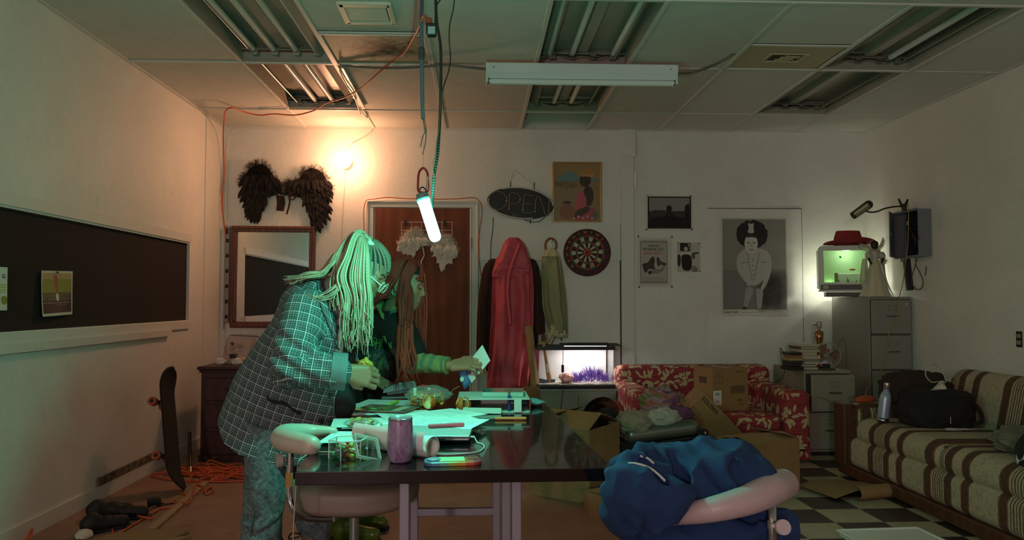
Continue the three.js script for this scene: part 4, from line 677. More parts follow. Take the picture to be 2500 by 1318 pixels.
{ // glass tank on a low cabinet
  const zF = -6.34, zB = -6.66, a = atZ(1314, 948, zF), b = atZ(1500, 948, zF), y0 = a.y, x0 = a.x, x1 = b.x, w = x1 - x0, y1 = atZ(1400, 846, zF).y, h = y1 - y0, D = zF - zB;
  const cm = M(0x8f9186, { roughness: 0.5, metalness: 0.1 });
  const cab = thing('low_cabinet', 'grey metal two-door cabinet under the glass tank', 'cabinet', [(x0 + x1) / 2 + 0.015, 0, -6.5]);
  const cw = w + 0.0, ch = y0 - 0.004;
  part('body', rbx(cw, ch - 0.02, 0.34, 0.004, 0, (ch - 0.02) / 2 + 0.0, 0.0), cm, cab); part('top', rbx(cw + 0.02, 0.022, 0.36, 0.004, 0, ch - 0.011, 0), cm, cab);
  for (const s of [-1, 1]) { const d = part('door', rbx(cw / 2 - 0.022, ch - 0.07, 0.014, 0.003, s * (cw / 4 - 0.006), ch / 2 - 0.01, 0.177), cm, cab); part('handle', rbx(0.012, 0.05, 0.012, 0.003, s * 0.03, ch / 2 + 0.05, 0.188), chrome, d); }
  const t = thing('glass_tank', 'lit glass tank with a black frame standing on the grey cabinet', 'tank', [(x0 + x1) / 2, y0, (zF + zB) / 2]);
  const glass = M(0xffffff, { transmission: 1, roughness: 0.02, thickness: 0, ior: 1.45 }), fr = M(0x191416, { roughness: 0.5 });
  const ring = (y, hh, o) => [rbx(w + o, hh, 0.014, 0.003, 0, y, D / 2), rbx(w + o, hh, 0.014, 0.003, 0, y, -D / 2), rbx(0.014, hh, D, 0.003, -w / 2, y, 0), rbx(0.014, hh, D, 0.003, w / 2, y, 0)];
  part('base_frame', [...ring(0.013, 0.026, 0.02), bx(w, 0.006, D, 0, 0.004, 0)], fr, t); part('top_frame', ring(h - 0.014, 0.03, 0.02), fr, t);
  for (const [ww, dd, x, z] of [[w - 0.01, 0.005, 0, D / 2 - 0.006], [w - 0.01, 0.005, 0, -D / 2 + 0.006]]) part('pane', bx(ww, h - 0.05, dd, x, h / 2, z), glass, t);
  for (const s of [-1, 1]) part('pane', bx(0.005, h - 0.05, D - 0.02, s * (w / 2 - 0.006), h / 2, 0), glass, t);
  part('white_back_sheet', bx(w - 0.03, h - 0.06, 0.002, 0, h / 2, -D / 2 - 0.004), M(0xe8e6e0, { roughness: 0.8 }), t);
  part('sand', bend(new THREE.BoxGeometry(w - 0.02, 0.02, D - 0.02, 30, 1, 14), (q) => { if (q.y > 0) q.y += 0.008 * noise(q.x * 14, q.z * 14); }).translate(0, 0.024, 0), M(0xb9b0a0, { roughness: 0.95 }), t);
  const lid = part('lid', [rot(rbx(0.5, 0.008, 0.3, 0.003), 0, -0.08, 0).translate(0.13, h + 0.010, 0.005), rbx(0.34, 0.012, 0.07, 0.004, 0.12, h + 0.018, 0.02)], M(0x231e1d, { roughness: 0.6 }), t);
  const lamp = part('light_bar', rbx(0.36, 0.008, 0.05, 0.003, 0.1, h - 0.006, -0.02), M(0xffffff, { emissive: 0xf6f8ff, emissiveIntensity: 1.4, roughness: 0.5 }), t);
  const L = new THREE.RectAreaLight(TANK_COLOUR, TANK_POWER, 0.34, 0.05); L.position.set(t.position.x + 0.1, y0 + h - 0.014, t.position.z - 0.02); L.rotation.x = -PI / 2; L.name = 'tank_light'; scene.add(L);
  part('switch_cord', tube([[-0.11, h - 0.02, D / 2 + 0.004], [-0.112, h - 0.1, D / 2 + 0.012], [-0.115, h - 0.17, D / 2 + 0.012], [-0.114, h - 0.27, D / 2 + 0.014], [-0.12, -0.03, D / 2 + 0.03], [-0.14, -0.2, D / 2 + 0.05], [-0.15, -0.42, D / 2 + 0.06]], 0.0024, 60, 6), black, t);
  part('switch', rbx(0.022, 0.062, 0.016, 0.005, -0.115, h - 0.18, D / 2 + 0.014), black, t);
  // what lies in the tank
  const pg = thing('tinsel_bunch', 'blue and purple tinsel plants heaped in the glass tank', 'decoration', [t.position.x + 0.13, y0 + 0.036, t.position.z]);
  [0x4a48b8, 0x7a3f9a, 0x5a66c8, 0x9a4a9a].forEach((col, k) => {
    const gs = []; for (let i = 0; i < 190; i++) { const x = rr(-0.17, 0.16), z = rr(-0.09, 0.1), top = 0.05 + 0.07 * Math.exp(-((x - 0.02) ** 2) / 0.012) + 0.02 * noise(x * 20, k), a = V(x, 0, z), y = rnd() * top; gs.push(rod(a.setY(y * 0.6), V(x + rr(-0.03, 0.03), y + rr(0.005, 0.028), z + rr(-0.02, 0.02)), 0.0022, 0.0008, 4)); }
    part('tinsel', gs, M(col, { roughness: 0.35 }), pg).userData.kind = 'stuff';
  });
  const bag = thing('clear_bag', 'small clear bag of pink and orange scraps in the tank', 'bag', [t.position.x - 0.07, y0 + 0.036, t.position.z + 0.05]);
  part('scraps', bend(new THREE.SphereGeometry(0.05, 24, 16), (q) => { const n = 1 + 0.35 * noise(q.x * 30, q.y * 30, q.z * 30); q.multiplyScalar(n); q.y = q.y * 0.75 + 0.04; q.x *= 1.2; }), M(0xc98a78, { roughness: 0.6 }), bag);
  part('film', bend(new THREE.SphereGeometry(0.06, 24, 16), (q) => { const n = 1 + 0.3 * noise(q.x * 25 + 3, q.y * 25, q.z * 25); q.multiplyScalar(n); q.y = Math.max(q.y * 0.8, -0.045) + 0.046; q.x *= 1.15; }), M(0xffffff, { transmission: 1, roughness: 0.15, thickness: 0 }), bag);
  const ax = thing('axe', 'axe standing head down in the tank, wooden handle sticking out', 'axe', [x0 + 0.075, y0 + 0.036, t.position.z + 0.03]);
  const hw = M(0xa8845a, { roughness: 0.55 });
  const hp = [[0.035, 0, 0], [0.02, 0.08, 0], [0.004, 0.18, 0], [-0.012, 0.28, 0], [-0.022, h + 0.01, 0]].map(vec), hc = new THREE.CatmullRomCurve3(hp), hg = new THREE.TubeGeometry(hc, 40, 1, 12);
  { const p = hg.attributes.position, q = V(); for (let k = 0; k <= 40; k++) { const o = hc.getPointAt(k / 40), r = lerp(0.021, 0.013, smooth(0, 0.7, k / 40)); for (let m = 0; m <= 12; m++) { const i = k * 13 + m; q.fromBufferAttribute(p, i).sub(o); q.z *= 0.7; q.multiplyScalar(r).add(o); p.setXYZ(i, q.x, q.y, q.z); } } hg.computeVertexNormals(); }
  part('handle', hg, hw, ax); part('grip', [rod([-0.022, h, 0], [-0.024, h + 0.05, 0], 0.014, 0.019, 14), ball(0.0185, -0.024, h + 0.05, 0, 14, 8).scale(1, 1, 1)], M(0x5a3022, { roughness: 0.6 }), ax);
  part('axe_head', extrude([[-0.055, 0], [0.075, 0.008], [0.075, 0.028], [0.0, 0.024], [-0.055, 0.036]], 0.022, 0.002).translate(0, -0.004, -0.011), M(0x55566a, { metalness: 0.7, roughness: 0.4 }), ax);
  part('handle_label', rbx(0.02, 0.075, 0.002, 0.0005, 0.0, 0, 0), M(0xd8d6cc), ax, [0.012, 0.12, 0.0145], [0, 0, 0.15]);
  const card = thing('cardboard_sheet', 'bent cardboard sheet standing beside the low cabinet', 'cardboard', [x0 - 0.05, 0, -6.36]);
  part('panel', sheet(1, 1, 10, 8, (u, v) => [-0.07 + 0.13 * u, v * 0.5, 0.05 * Math.sin(2.6 * u) + 0.02 * v], 0.005), M(0x8b6a42, { roughness: 0.85 }), card);
}
// ------------------------------------------------------------------ right side: sofas, cabinets, boxes
const cardTex = dataTex(512, (u, v) => { const m = 7 * tfbm(u, v, 8) + 4 * Math.sin(v * 2 * PI * 60) + 5 * (rnd() - 0.5); return [150 + m, 116 + m, 76 + m * 0.8]; });
const cardM = new THREE.MeshStandardMaterial({ map: rep(cardTex, 1.5), roughness: 0.85 });
const printed = (w, h, draw) => new THREE.MeshStandardMaterial({ roughness: 0.8, map: canvasTex(w, h, (g) => { g.fillStyle = '#967449'; g.fillRect(0, 0, w, h); for (let y = 0; y < h; y += 4) { g.fillStyle = `rgba(60,40,15,${0.05 + 0.04 * rnd()})`; g.fillRect(0, y, w, 1); } speck(g, w, h, 2500, 0.04); draw(g); }) });
const facePlate = (w, h, d, side, m, parent, name = 'printed_face') => part(name, new THREE.BoxGeometry(w, h, 0.0016), m, parent, ...side);

{ // red sofa with a cream leaf pattern
  const tex = canvasTex(1024, 1024, (g, w, h) => {
    g.fillStyle = '#98343a'; g.fillRect(0, 0, w, h);
    for (let i = 0; i < 1500; i++) { const y = rnd() * h, c = ['rgba(176,72,48,0.5)', 'rgba(150,40,60,0.5)', 'rgba(186,84,84,0.45)', 'rgba(110,25,32,0.5)'][i % 4], x = rnd() * w, l = 60 + rnd() * 260; g.fillStyle = c; for (const dx of [0, -w]) g.fillRect(x + dx, y, l, 2 + rnd() * 4); }
    const leaf = (x, y, s, a) => { g.save(); g.translate(x, y); g.rotate(a); g.beginPath(); g.moveTo(0, 0); g.bezierCurveTo(s * 0.25, -s * 0.35, s * 0.8, -s * 0.3, s, 0); g.bezierCurveTo(s * 0.75, s * 0.12, s * 0.3, s * 0.25, 0, 0); g.fill(); g.restore(); };
    g.fillStyle = '#c9b489';
    for (let k = 0; k < 12; k++) { const cx = (k % 4) * 256 + 120 + ((k / 4 | 0) % 2) * 128, cy = (k / 4 | 0) * 341 + 150, a0 = rnd() * 6; for (const ox of [0, -w, w]) for (const oy of [0, -h, h]) { seed = 77 + k * 13; for (let i = 0; i < 19; i++) { const a = a0 + i * 0.9 + rnd(), r = 20 + rnd() * 90; leaf(cx + ox + r * Math.cos(a * 1.7), cy + oy + 0.75 * r * Math.sin(a), 44 + rnd() * 62, a); } } }
    speck(g, w, h, 26000, 0.10);
  });
  const fab = new THREE.MeshStandardMaterial({ map: rep(tex, 1.55), roughness: 0.95, bumpMap: rep(clothBump, 18), bumpScale: 0.0012 });
  const x0 = 1.14, x1 = 2.47, zb = -6.62, zf = -5.62, w = x1 - x0;
  const t = thing('patterned_sofa', 'red two-seat sofa with a cream leaf pattern against the back wall', 'sofa', [(x0 + x1) / 2, 0, (zb + zf) / 2]);
  const d = zf - zb, R = (g) => boxUV(g);
  part('base', R(rbx(w - 0.04, 0.2, d - 0.14, 0.02, 0, 0.13, 0.02)), fab, t);
  part('backrest', R(rbx(w - 0.02, 0.6, 0.24, 0.07, 0, 0.36, -d / 2 + 0.13, 5)), fab, t);
  for (const s of [-1, 1]) part('arm', R(rbx(0.19, 0.49, d - 0.04, 0.05, s * (w / 2 - 0.095), 0.285, 0.01, 5)), fab, t);
  for (const s of [-1, 1]) part('seat_cushion', R(rbx((w - 0.4) / 2, 0.15, d - 0.3, 0.05, s * (w - 0.4) / 4, 0.27, 0.09, 5)), fab, t);
  part('skirt', R(rbx(w - 0.02, 0.09, 0.02, 0.008, 0, 0.065, d / 2 - 0.02)), fab, t);
  for (const sx of [-1, 1]) for (const sz of [-1, 1]) part('foot', lathe([[0, 0], [0.022, 0], [0.028, 0.04], [0, 0.04]], 12), M(0x2a1a14), t, [sx * (w / 2 - 0.09), 0, sz * (d / 2 - 0.1)]);
}
function carton(name, label, p, [w, h, d], turn, o = {}) {   // closed or open carton, base at p
  const t = thing(name, label, 'box', p, turn, o.group);
  if (o.tilt) t.rotation.set(o.tilt[0], turn, o.tilt[1], 'YXZ');
  const th = 0.005, uv = (g) => boxUV(g);
  if (o.open) {
    for (const s of [-1, 1]) { part('wall_panel', uv(bx(w, h, th, 0, h / 2, s * (d / 2 - th / 2))), cardM, t); part('wall_panel', uv(bx(th, h, d - 2 * th, s * (w / 2 - th / 2), h / 2, 0)), cardM, t); }
    part('bottom_panel', uv(bx(w - 2 * th, th, d - 2 * th, 0, th / 2, 0)), cardM, t);
    o.open.forEach((a, i) => { if (a === null) return; const L = i < 2 ? w : d, D = Math.min(w, d) * 0.46, s = i % 2 ? 1 : -1, g = uv(bx(i < 2 ? L - 0.01 : D, 0.004, i < 2 ? D : L - 0.01)); const f = i < 2 ? g.translate(0, 0, s * D / 2) : g.translate(s * D / 2, 0, 0); part('flap', f, cardM, t, i < 2 ? [0, h, s * d / 2] : [s * w / 2, h, 0], i < 2 ? [-s * a, 0, 0] : [0, 0, s * a]); });
  } else { part('carton_body', uv(rbx(w, h, d, 0.004, 0, h / 2, 0)), cardM, t); part('tape', rbx(0.05, 0.001, d + 0.004, 0.0004, 0, h + 0.0004, 0), M(0x9c8252, { roughness: 0.3 }), t); }
  return t;
}
{
  const b1 = carton('shipping_box', 'closed cardboard box with a white barcode label on the red sofa', [1.915, 0.345, -6.03], [0.335, 0.335, 0.25], 0.32);
  facePlate(0.325, 0.325, 0, [[0, 0.167, 0.1262]], printed(640, 640, (g) => { g.fillStyle = '#33261a'; g.font = 'bold 44px serif'; g.fillText('SONY', 420, 66); g.font = 'bold 46px sans-serif'; g.fillText('PXW', 440, 500); g.font = 'italic 40px serif'; g.fillText('series', 452, 556); g.strokeStyle = '#3c2d1e'; g.lineWidth = 4; for (const [x, y] of [[30, 30], [110, 30], [30, 130], [110, 130]]) g.strokeRect(x, y, 66, 86); g.beginPath(); g.moveTo(48, 60); g.lineTo(48, 100); g.moveTo(76, 60); g.lineTo(76, 100); g.moveTo(143, 52); g.lineTo(143, 100); g.stroke(); g.fillStyle = 'rgba(70,50,30,0.5)'; g.fillRect(320, 260, 260, 120); }), b1);
  part('barcode_label', bx(0.075, 0.11, 0.0012), new THREE.MeshStandardMaterial({ roughness: 0.6, map: canvasTex(180, 256, (g) => { g.fillStyle = '#d9d6cc'; g.fillRect(0, 0, 180, 256); g.fillStyle = '#222'; for (let x = 50; x < 140; x += 6) g.fillRect(x, 40, 2 + (x * 7 % 4), 34); g.fillRect(50, 84, 90, 5); for (let x = 60; x < 130; x += 5) g.fillRect(x, 170, 2 + (x * 3 % 3), 50); }) }), b1, [-0.125, 0.11, 0.1275]);
  part('side_print', bx(0.0014, 0.05, 0.1), M(0x5a4226), b1, [-0.1683, 0.24, 0.0]);
  const b2 = thing('tilted_box', 'long cardboard box leaning at an angle against the red sofa', 'box', atZ(1736, 1030, -5.42));
  b2.rotation.set(0.12, 0.1, -0.79, 'YXZ');
  part('carton_body', boxUV(rbx(0.47, 0.20, 0.18, 0.004)), cardM, b2);
  facePlate(0.465, 0.195, 0, [[0, 0, 0.0908]], printed(940, 400, (g) => { g.fillStyle = '#2c2016'; g.font = 'bold 84px sans-serif'; g.fillText('SOLIMO', 30, 96); g.strokeStyle = '#33251a'; g.lineWidth = 6; g.strokeRect(24, 250, 150, 110); g.beginPath(); g.moveTo(70, 340); g.lineTo(70, 280); g.moveTo(120, 340); g.lineTo(120, 280); g.stroke(); }), b2);
  part('tape', rbx(0.471, 0.001, 0.05, 0.0004, 0, 0.1005, 0), M(0x9c8252, { roughness: 0.3 }), b2);
  const b3 = carton('open_carton', 'tall open cardboard carton standing right of the table edge', [atY(1405, 1217, 0).x + 0.02, 0, -4.86], [0.42, 0.43, 0.42], -0.62, { open: [2.8, 2.7, 2.7, null] });
  facePlate(0.3, 0.2, 0, [[0.02, 0.3, 0.2112]], printed(480, 320, (g) => { g.strokeStyle = 'rgba(50,35,20,0.7)'; g.lineWidth = 3; g.strokeRect(8, 8, 464, 304); g.fillStyle = 'rgba(50,35,20,0.55)'; for (let k = 0; k < 5; k++) g.fillRect(40, 170 + 20 * k, 300 - 50 * (k % 2), 8); g.fillRect(390, 200, 50, 50); }), b3);
  const b4 = carton('flap_carton', 'cardboard carton with half-open flaps behind the blue jacket', [1.78, 0, -4.86], [0.42, 0.33, 0.30], 0.5, { open: [3.02, 2.95, null, 2.85] });
  const b5 = carton('small_carton', 'small open carton with a curled flap between suitcase and jacket', [1.06, 0, -4.5], [0.28, 0.27, 0.24], 0.3, { open: [-0.9, -0.5, -0.4, null] });
  const b6 = carton('crushed_carton', 'low crushed carton on the floor beside the tall open carton', [0.76, 0, -4.3], [0.24, 0.13, 0.26], 0.5, { open: [-0.3, -0.2, null, -0.6] });
  const fl = thing('flattened_carton', 'flattened brown cardboard lying on the checkered floor', 'cardboard', [2.32, 0, -4.78], 0.25);
  part('sheet_panel', boxUV(sheet(1, 1, 8, 6, (u, v) => [-0.24 + 0.5 * u, 0.02 + 0.05 * v * u + 0.02 * Math.sin(4 * u), -0.18 + 0.36 * v], 0.005)), cardM, fl);
  part('curled_flap', boxUV(sheet(1, 1, 12, 4, (u, v) => { const a = 3.6 * u; return [-0.1 + 0.3 * v, 0.045 - 0.04 * Math.cos(a), 0.19 + 0.045 * Math.sin(a)]; }, 0.005)), cardM, fl);
}
{ // things in and behind the open carton
  const c = atZ(1465, 1012, -5.15), t = thing('metal_bowl', 'shiny steel bowl standing on edge behind the open carton', 'bowl', c);
  t.rotation.set(0.5, 0.2, -0.2);
  part('bowl_shell', lathe([[0.0, -0.06], [0.06, -0.055], [0.1, -0.03], [0.125, 0.0], [0.13, 0.004], [0.122, 0.0], [0.097, -0.026], [0.058, -0.05], [0, -0.055]], 40).rotateX(PI / 2 - 0.2), M(0xb9b7b4, { metalness: 1, roughness: 0.2 }), t);
  const k = thing('camera_bag', 'small black padded bag next to the steel bowl', 'bag', atZ(1478, 1020, -5.0));
  part('pouch', rbx(0.1, 0.09, 0.1, 0.02, 0, 0, 0, 4), M(0x171415, { roughness: 0.8 }), k); part('strap', tube([[-0.04, 0.045, 0], [-0.02, 0.06, 0.03], [0.03, 0.06, 0.03], [0.045, 0.045, 0]], 0.007, 24), black, k);
  const r = thing('red_cushion', 'plain red cushion squeezed beside the red sofa arm', 'cushion', atZ(1503, 1025, -5.32));
  part('cover', bend(new THREE.SphereGeometry(0.12, 28, 20), (q) => { q.x *= 0.6; q.y *= 1.1; q.z *= 0.6; q.multiplyScalar(1 + 0.08 * noise(q.x * 14, q.y * 14, q.z * 14)); }), M(0x9c3b33, { roughness: 0.9 }), r);
}
{ // silver hard-shell suitcase with clothes heaped on it
  const a = atZ(1530, 1110, -4.98), t = thing('hard_suitcase', 'silver ribbed hard-shell suitcase lying flat under a heap of clothes', 'suitcase', [atZ(1617, 1075, -5.0).x, 0.12, -5.12], 0.12);
  t.rotation.z = 0.10; t.position.y = 0.15;
  const sil = M(0x7d837a, { metalness: 0.75, roughness: 0.32 });
  part('lower_shell', rbx(0.5, 0.1, 0.36, 0.045, 0, 0.09, 0, 5), sil, t); part('upper_shell', rbx(0.5, 0.1, 0.36, 0.045, 0, 0.2, 0, 5), sil, t);
  part('zip_band', rbx(0.503, 0.014, 0.363, 0.004, 0, 0.145, 0), black, t);
  for (let k = 0; k < 4; k++) part('rib', rbx(0.46, 0.006, 0.012, 0.003, 0, 0.251, -0.12 + 0.08 * k), sil, t);
  for (const sz of [-1, 1]) { const w = part('wheel', cyl(0.024, 0.024, 0.02, 0, 0, 0, 20).rotateX(PI / 2), M(0x161616, { roughness: 0.5 }), t, [0.285, 0.16, sz * 0.14]); part('hub', cyl(0.009, 0.009, 0.024, 0, 0, 0, 12).rotateX(PI / 2), M(0xb0b0ae), w); part('wheel_bracket', rbx(0.05, 0.05, 0.03, 0.008, 0.258, 0.16, sz * 0.14), black, t); }
  part('handle', tube([[-0.25, 0.17, -0.06], [-0.27, 0.19, -0.06], [-0.27, 0.19, 0.06], [-0.25, 0.17, 0.06]], 0.008, 24), black, t);
  const under = carton('under_carton', 'flat closed carton under the silver suitcase', [1.2, 0, -5.14], [0.5, 0.17, 0.34], 0.1);
}
function heap(name, label, p, r, m, sd, cat = 'clothes') {   // crumpled cloth lump resting on its base
  const t = thing(name, label, cat, p), g = new THREE.SphereGeometry(1, 72, 48);
  bend(g, (q) => { const n = q.clone(); const f = 1 + 0.16 * noise(n.x * 2 + sd, n.y * 2, n.z * 2) + 0.10 * Math.abs(noise(n.x * 4.5 + sd, n.y * 4.5, n.z * 4.5)) + 0.07 * Math.sin(9 * n.x + 6 * noise(n.x * 2, n.y * 3 + sd, n.z * 2)) * (1 - Math.abs(n.y)) + 0.05 * noise(n.x * 10, n.y * 10 + sd, n.z * 10); q.set(n.x * r[0] * f, Math.max(0, (n.y * 0.62 + 0.45)) * r[1] * f, n.z * r[2] * f); });
  part('folded_cloth', g, m, t); return t;
}
{
  const tieTex = dataTex(256, (u, v) => { const a = tfbm(u, v, 4), b = tfbm(u, v, 5, 6); return a > 0.25 ? [104, 110, 66] : a < -0.25 ? [112, 66, 98] : b > 0.1 ? [150, 92, 76] : [150, 116, 124]; });
  const sy = 0.385;
  heap('tie_dye_shirt', 'crumpled pink and green tie-dye shirt on top of the suitcase', [1.24, sy + 0.05, -5.22], [0.15, 0.16, 0.12], new THREE.MeshStandardMaterial({ map: tieTex, roughness: 0.9 }), 1.2);
  heap('purple_shirt', 'purple crumpled shirt under the tie-dye shirt', [1.30, sy + 0.01, -5.14], [0.13, 0.1, 0.12], M(0x6a3f5c, { roughness: 0.9 }), 4.7);
  heap('white_towel', 'crumpled pale towel in front of the heap on the suitcase', [1.22, sy - 0.01, -5.05], [0.11, 0.11, 0.09], M(0xa9a598, { roughness: 0.95 }), 7.7);
  heap('grey_sweater', 'grey-beige sweater spilling over the left end of the suitcase', [1.02, 0.33, -5.06], [0.13, 0.13, 0.14], M(0x8f8672, { roughness: 0.95 }), 9.1);
  heap('black_coat_heap', 'black clothes heaped on the floor left of the suitcase', [0.98, 0.0, -5.0], [0.1, 0.27, 0.1], M(0x181416, { roughness: 0.95 }), 3.3);
}
// filing cabinets
function fileCabinet(name, label, x0, x1, zf, depth, h, drawers, m, open) {
  const w = x1 - x0, t = thing(name, label, 'cabinet', [(x0 + x1) / 2, 0, zf - depth / 2]);
  part('body', rbx(w, h, depth, 0.004, 0, h / 2, 0), m, t); part('plinth_gap', bx(w - 0.02, 0.03, 0.004, 0, 0.02, depth / 2 + 0.001), M(0x1b1917), t);
  const dh = (h - 0.07) / drawers;
  for (let k = 0; k < drawers; k++) {
    const y = 0.05 + dh * (k + 0.5), pull = open && k === drawers - 1 ? open : 0.0, dr = part('drawer', rbx(w - 0.03, dh - 0.014, 0.02, 0.005, 0, 0, 0), m, t, [open && k === drawers - 1 ? 0.015 : 0, y, depth / 2 + 0.010 + pull]);
    part('shadow_gap', bx(w - 0.024, dh - 0.004, 0.003, 0, y, depth / 2 + 0.0012), M(0x2e2c28), t);
    part('handle', [rbx(0.09, 0.012, 0.012, 0.004, 0, 0, 0.03), rbx(0.012, 0.012, 0.03, 0.003, -0.04, 0, 0.018), rbx(0.012, 0.012, 0.03, 0.003, 0.04, 0, 0.018)], M(0x77756c, { metalness: 0.8, roughness: 0.3 }), dr, [0.01, dh * 0.02, 0]);
    part('label_holder', [rbx(0.07, 0.003, 0.005, 0.001, 0, 0.018, 0.012), rbx(0.07, 0.003, 0.005, 0.001, 0, -0.018, 0.012), rbx(0.003, 0.036, 0.005, 0.001, -0.034, 0, 0.012), rbx(0.003, 0.036, 0.005, 0.001, 0.034, 0, 0.012)], M(0x8d8a7e, { metalness: 0.6, roughness: 0.4 }), dr, [0.01, dh * 0.24, 0]);
    if (k === drawers - 1) { part('lock', cyl(0.009, 0.009, 0.006, w / 2 - 0.05, dh * 0.36, 0.012, 12).rotateX(0), chrome, dr); }
  }
  return t;
}
{
  const z1 = -6.2, m1 = M(0x8b8a80, { roughness: 0.5, metalness: 0.1 }), c = atZ(2120, 724, z1), d = atZ(2224, 724, z1);
  const tall = fileCabinet('filing_cabinet', 'tall grey four-drawer filing cabinet in the corner', c.x, d.x, z1, 0.66, c.y, 4, m1);
  const z2 = -5.88, e = atZ(1963, 905, z2), f = atZ(2077, 905, z2);
  const low = fileCabinet('short_filing_cabinet', 'short two-drawer filing cabinet with its top drawer ajar', e.x, f.x, z2, 0.62, e.y, 2, M(0x8d8a78, { roughness: 0.5, metalness: 0.1 }), 0.045);
  const topY = e.y + 0.001, cz = -6.15;
  // books stacked on the short cabinet
  const bookDefs = [[0.17, 0.022, 0x6f8178], [0.15, 0.02, 0x2d2b2c], [0.18, 0.024, 0x8fa39c], [0.17, 0.012, 0x2a2724], [0.16, 0.03, 0xb3ab98], [0.15, 0.026, 0xc2b59a], [0.17, 0.022, 0xa79f90], [0.15, 0.02, 0x5a3a2c], [0.16, 0.018, 0xb8b2a4]];
  const names2 = ['lowest book of the stack, grey green cover', 'thin black book second from the bottom of the stack', 'pale green book in the lower part of the stack', 'thinnest dark book in the middle of the stack', 'thick cream book in the middle of the stack', 'tan-spined book above the thick cream one', 'grey book near the top of the stack', 'dark brown book second from the top of the stack', 'pale book on top of the stack on the short cabinet'];
  let y = topY; const bc = atZ(1962, 880, -6.05);
  bookDefs.forEach(([w, h, col], i) => {
    const b = thing('book', names2[i], 'book', [bc.x + rr(-0.012, 0.012), y, -6.05 + rr(-0.01, 0.01)], rr(-0.12, 0.12), 'books stacked on the short cabinet');
    const cm = M(col, { roughness: 0.6 }); part('cover', [rbx(w, 0.003, 0.21, 0.001, 0, 0.0015, 0), rbx(w, 0.003, 0.21, 0.001, 0, h - 0.0015, 0), rbx(0.004, h, 0.21, 0.0015, -w / 2 + 0.002, h / 2, 0)], cm, b);
    part('pages', bx(w - 0.01, h - 0.006, 0.2, 0.001, h / 2, 0), M(0xb9ad90, { roughness: 0.95 }), b); y += h + 0.0008;
  });
  // second row of small boxes left of them
  const tapes = [['cassette case lying lowest at the left of the books', 0x17181a], ['black case above the lowest one beside the books', 0x26282b], ['cream case in the small pile beside the books', 0xa88b5c], ['tan case in the small pile beside the books', 0x8a6038], ['dark case on top of the small pile beside the books', 0x2a1d18]];
  tapes.forEach(([l, col], i) => solo('cassette_case', [rbx(0.105, 0.021, 0.15, 0.003), bx(0.09, 0.012, 0.001, 0, 0, 0.0755)], M(col, { roughness: 0.5 }), l, 'case', [bc.x - 0.125 + 0.008 * (i % 2), topY + 0.011 + i * 0.0218 + 0.03, -5.98], [0, 0.1 * (i % 3 - 1), 0], 'cassette cases beside the books'));
  solo('cassette_rack', rbx(0.12, 0.028, 0.16, 0.004), M(0x1b1a1a, { roughness: 0.6 }), 'flat black case under the small pile of cases', 'case', [bc.x - 0.125, topY + 0.0145, -5.98], [0, 0.05, 0]);
  // copper table lamp without a shade
  const lp = atZ(2001, 880, -6.2), lamp = thing('table_lamp', 'copper table lamp base without bulb or shade', 'lamp', [lp.x, topY, -6.2]);
  const copper = M(0xa8744e, { metalness: 0.9, roughness: 0.25 });
  const lh = atZ(2001, 808, -6.2).y - topY;
  part('lamp_body', lathe([[0, 0], [0.045, 0], [0.048, 0.015], [0.03, 0.03], [0.045, 0.06], [0.05, 0.09], [0.03, 0.14], [0.021, 0.18], [0.032, 0.24], [0.034, 0.28], [0.02, lh - 0.03], [0.03, lh - 0.015], [0.03, lh], [0, lh]]), copper, lamp);
  part('socket', lathe([[0, 0], [0.012, 0], [0.012, 0.02], [0.02, 0.03], [0.02, 0.07], [0.015, 0.08], [0, 0.08]], 20), M(0xa79c88, { metalness: 0.5, roughness: 0.4 }), lamp, [0, lh, 0]);
  part('switch_key', rod([-0.018, lh + 0.05, 0], [-0.045, lh + 0.05, 0], 0.003), M(0x3a3330), lamp);
  // small fan with a wire guard
  const fp = atZ(2019, 866, -5.98), fan = thing('desk_fan', 'small desk fan with a round wire guard on the short cabinet', 'fan', [fp.x, topY, -5.98], -0.15);
  const fr = 0.098, fy = 0.115, wireM = M(0xa9a493, { metalness: 0.4, roughness: 0.4 });
  part('guard_ring', torus(fr, 0.003, 40, 8).translate(0, fy, 0.03), wireM, fan); part('guard_ring', torus(fr * 0.97, 0.0024, 40, 8).translate(0, fy, -0.03), wireM, fan);
  for (let k = 0; k < 16; k++) { const a = k * PI / 8; part('guard_wire', tube([[0.02 * Math.cos(a), fy + 0.02 * Math.sin(a), 0.052], [0.07 * Math.cos(a), fy + 0.07 * Math.sin(a), 0.047], [fr * Math.cos(a), fy + fr * Math.sin(a), 0.03]], 0.0009, 8, 4), wireM, fan); }
  for (let k = 0; k < 3; k++) part('blade', sheet(1, 1, 6, 6, (u, v) => { const a = k * 2.094 + (u - 0.5) * 1.1, r = 0.016 + 0.07 * v; return [r * Math.cos(a), fy + r * Math.sin(a), 0.012 * (u - 0.5) * 2]; }, 0.0015), M(0x8d6a52, { transmission: 0.3, roughness: 0.3, thickness: 0 }), fan);
  part('motor', cyl(0.028, 0.028, 0.06, 0, 0, 0, 20).rotateX(PI / 2).translate(0, fy, -0.035), M(0x8d7a5c), fan);
  part('stand', [rod([0, fy - 0.02, -0.04], [0, 0.012, -0.02], 0.008), lathe([[0, 0], [0.06, 0], [0.058, 0.01], [0.012, 0.018], [0, 0.018]])], M(0x5a5044), fan);
  part('badge', ball(0.012, 0, 0, 0, 14, 8).scale(1, 1, 0.3), M(0xa8342a), fan, [-0.004, fy + 0.04, 0.05]);
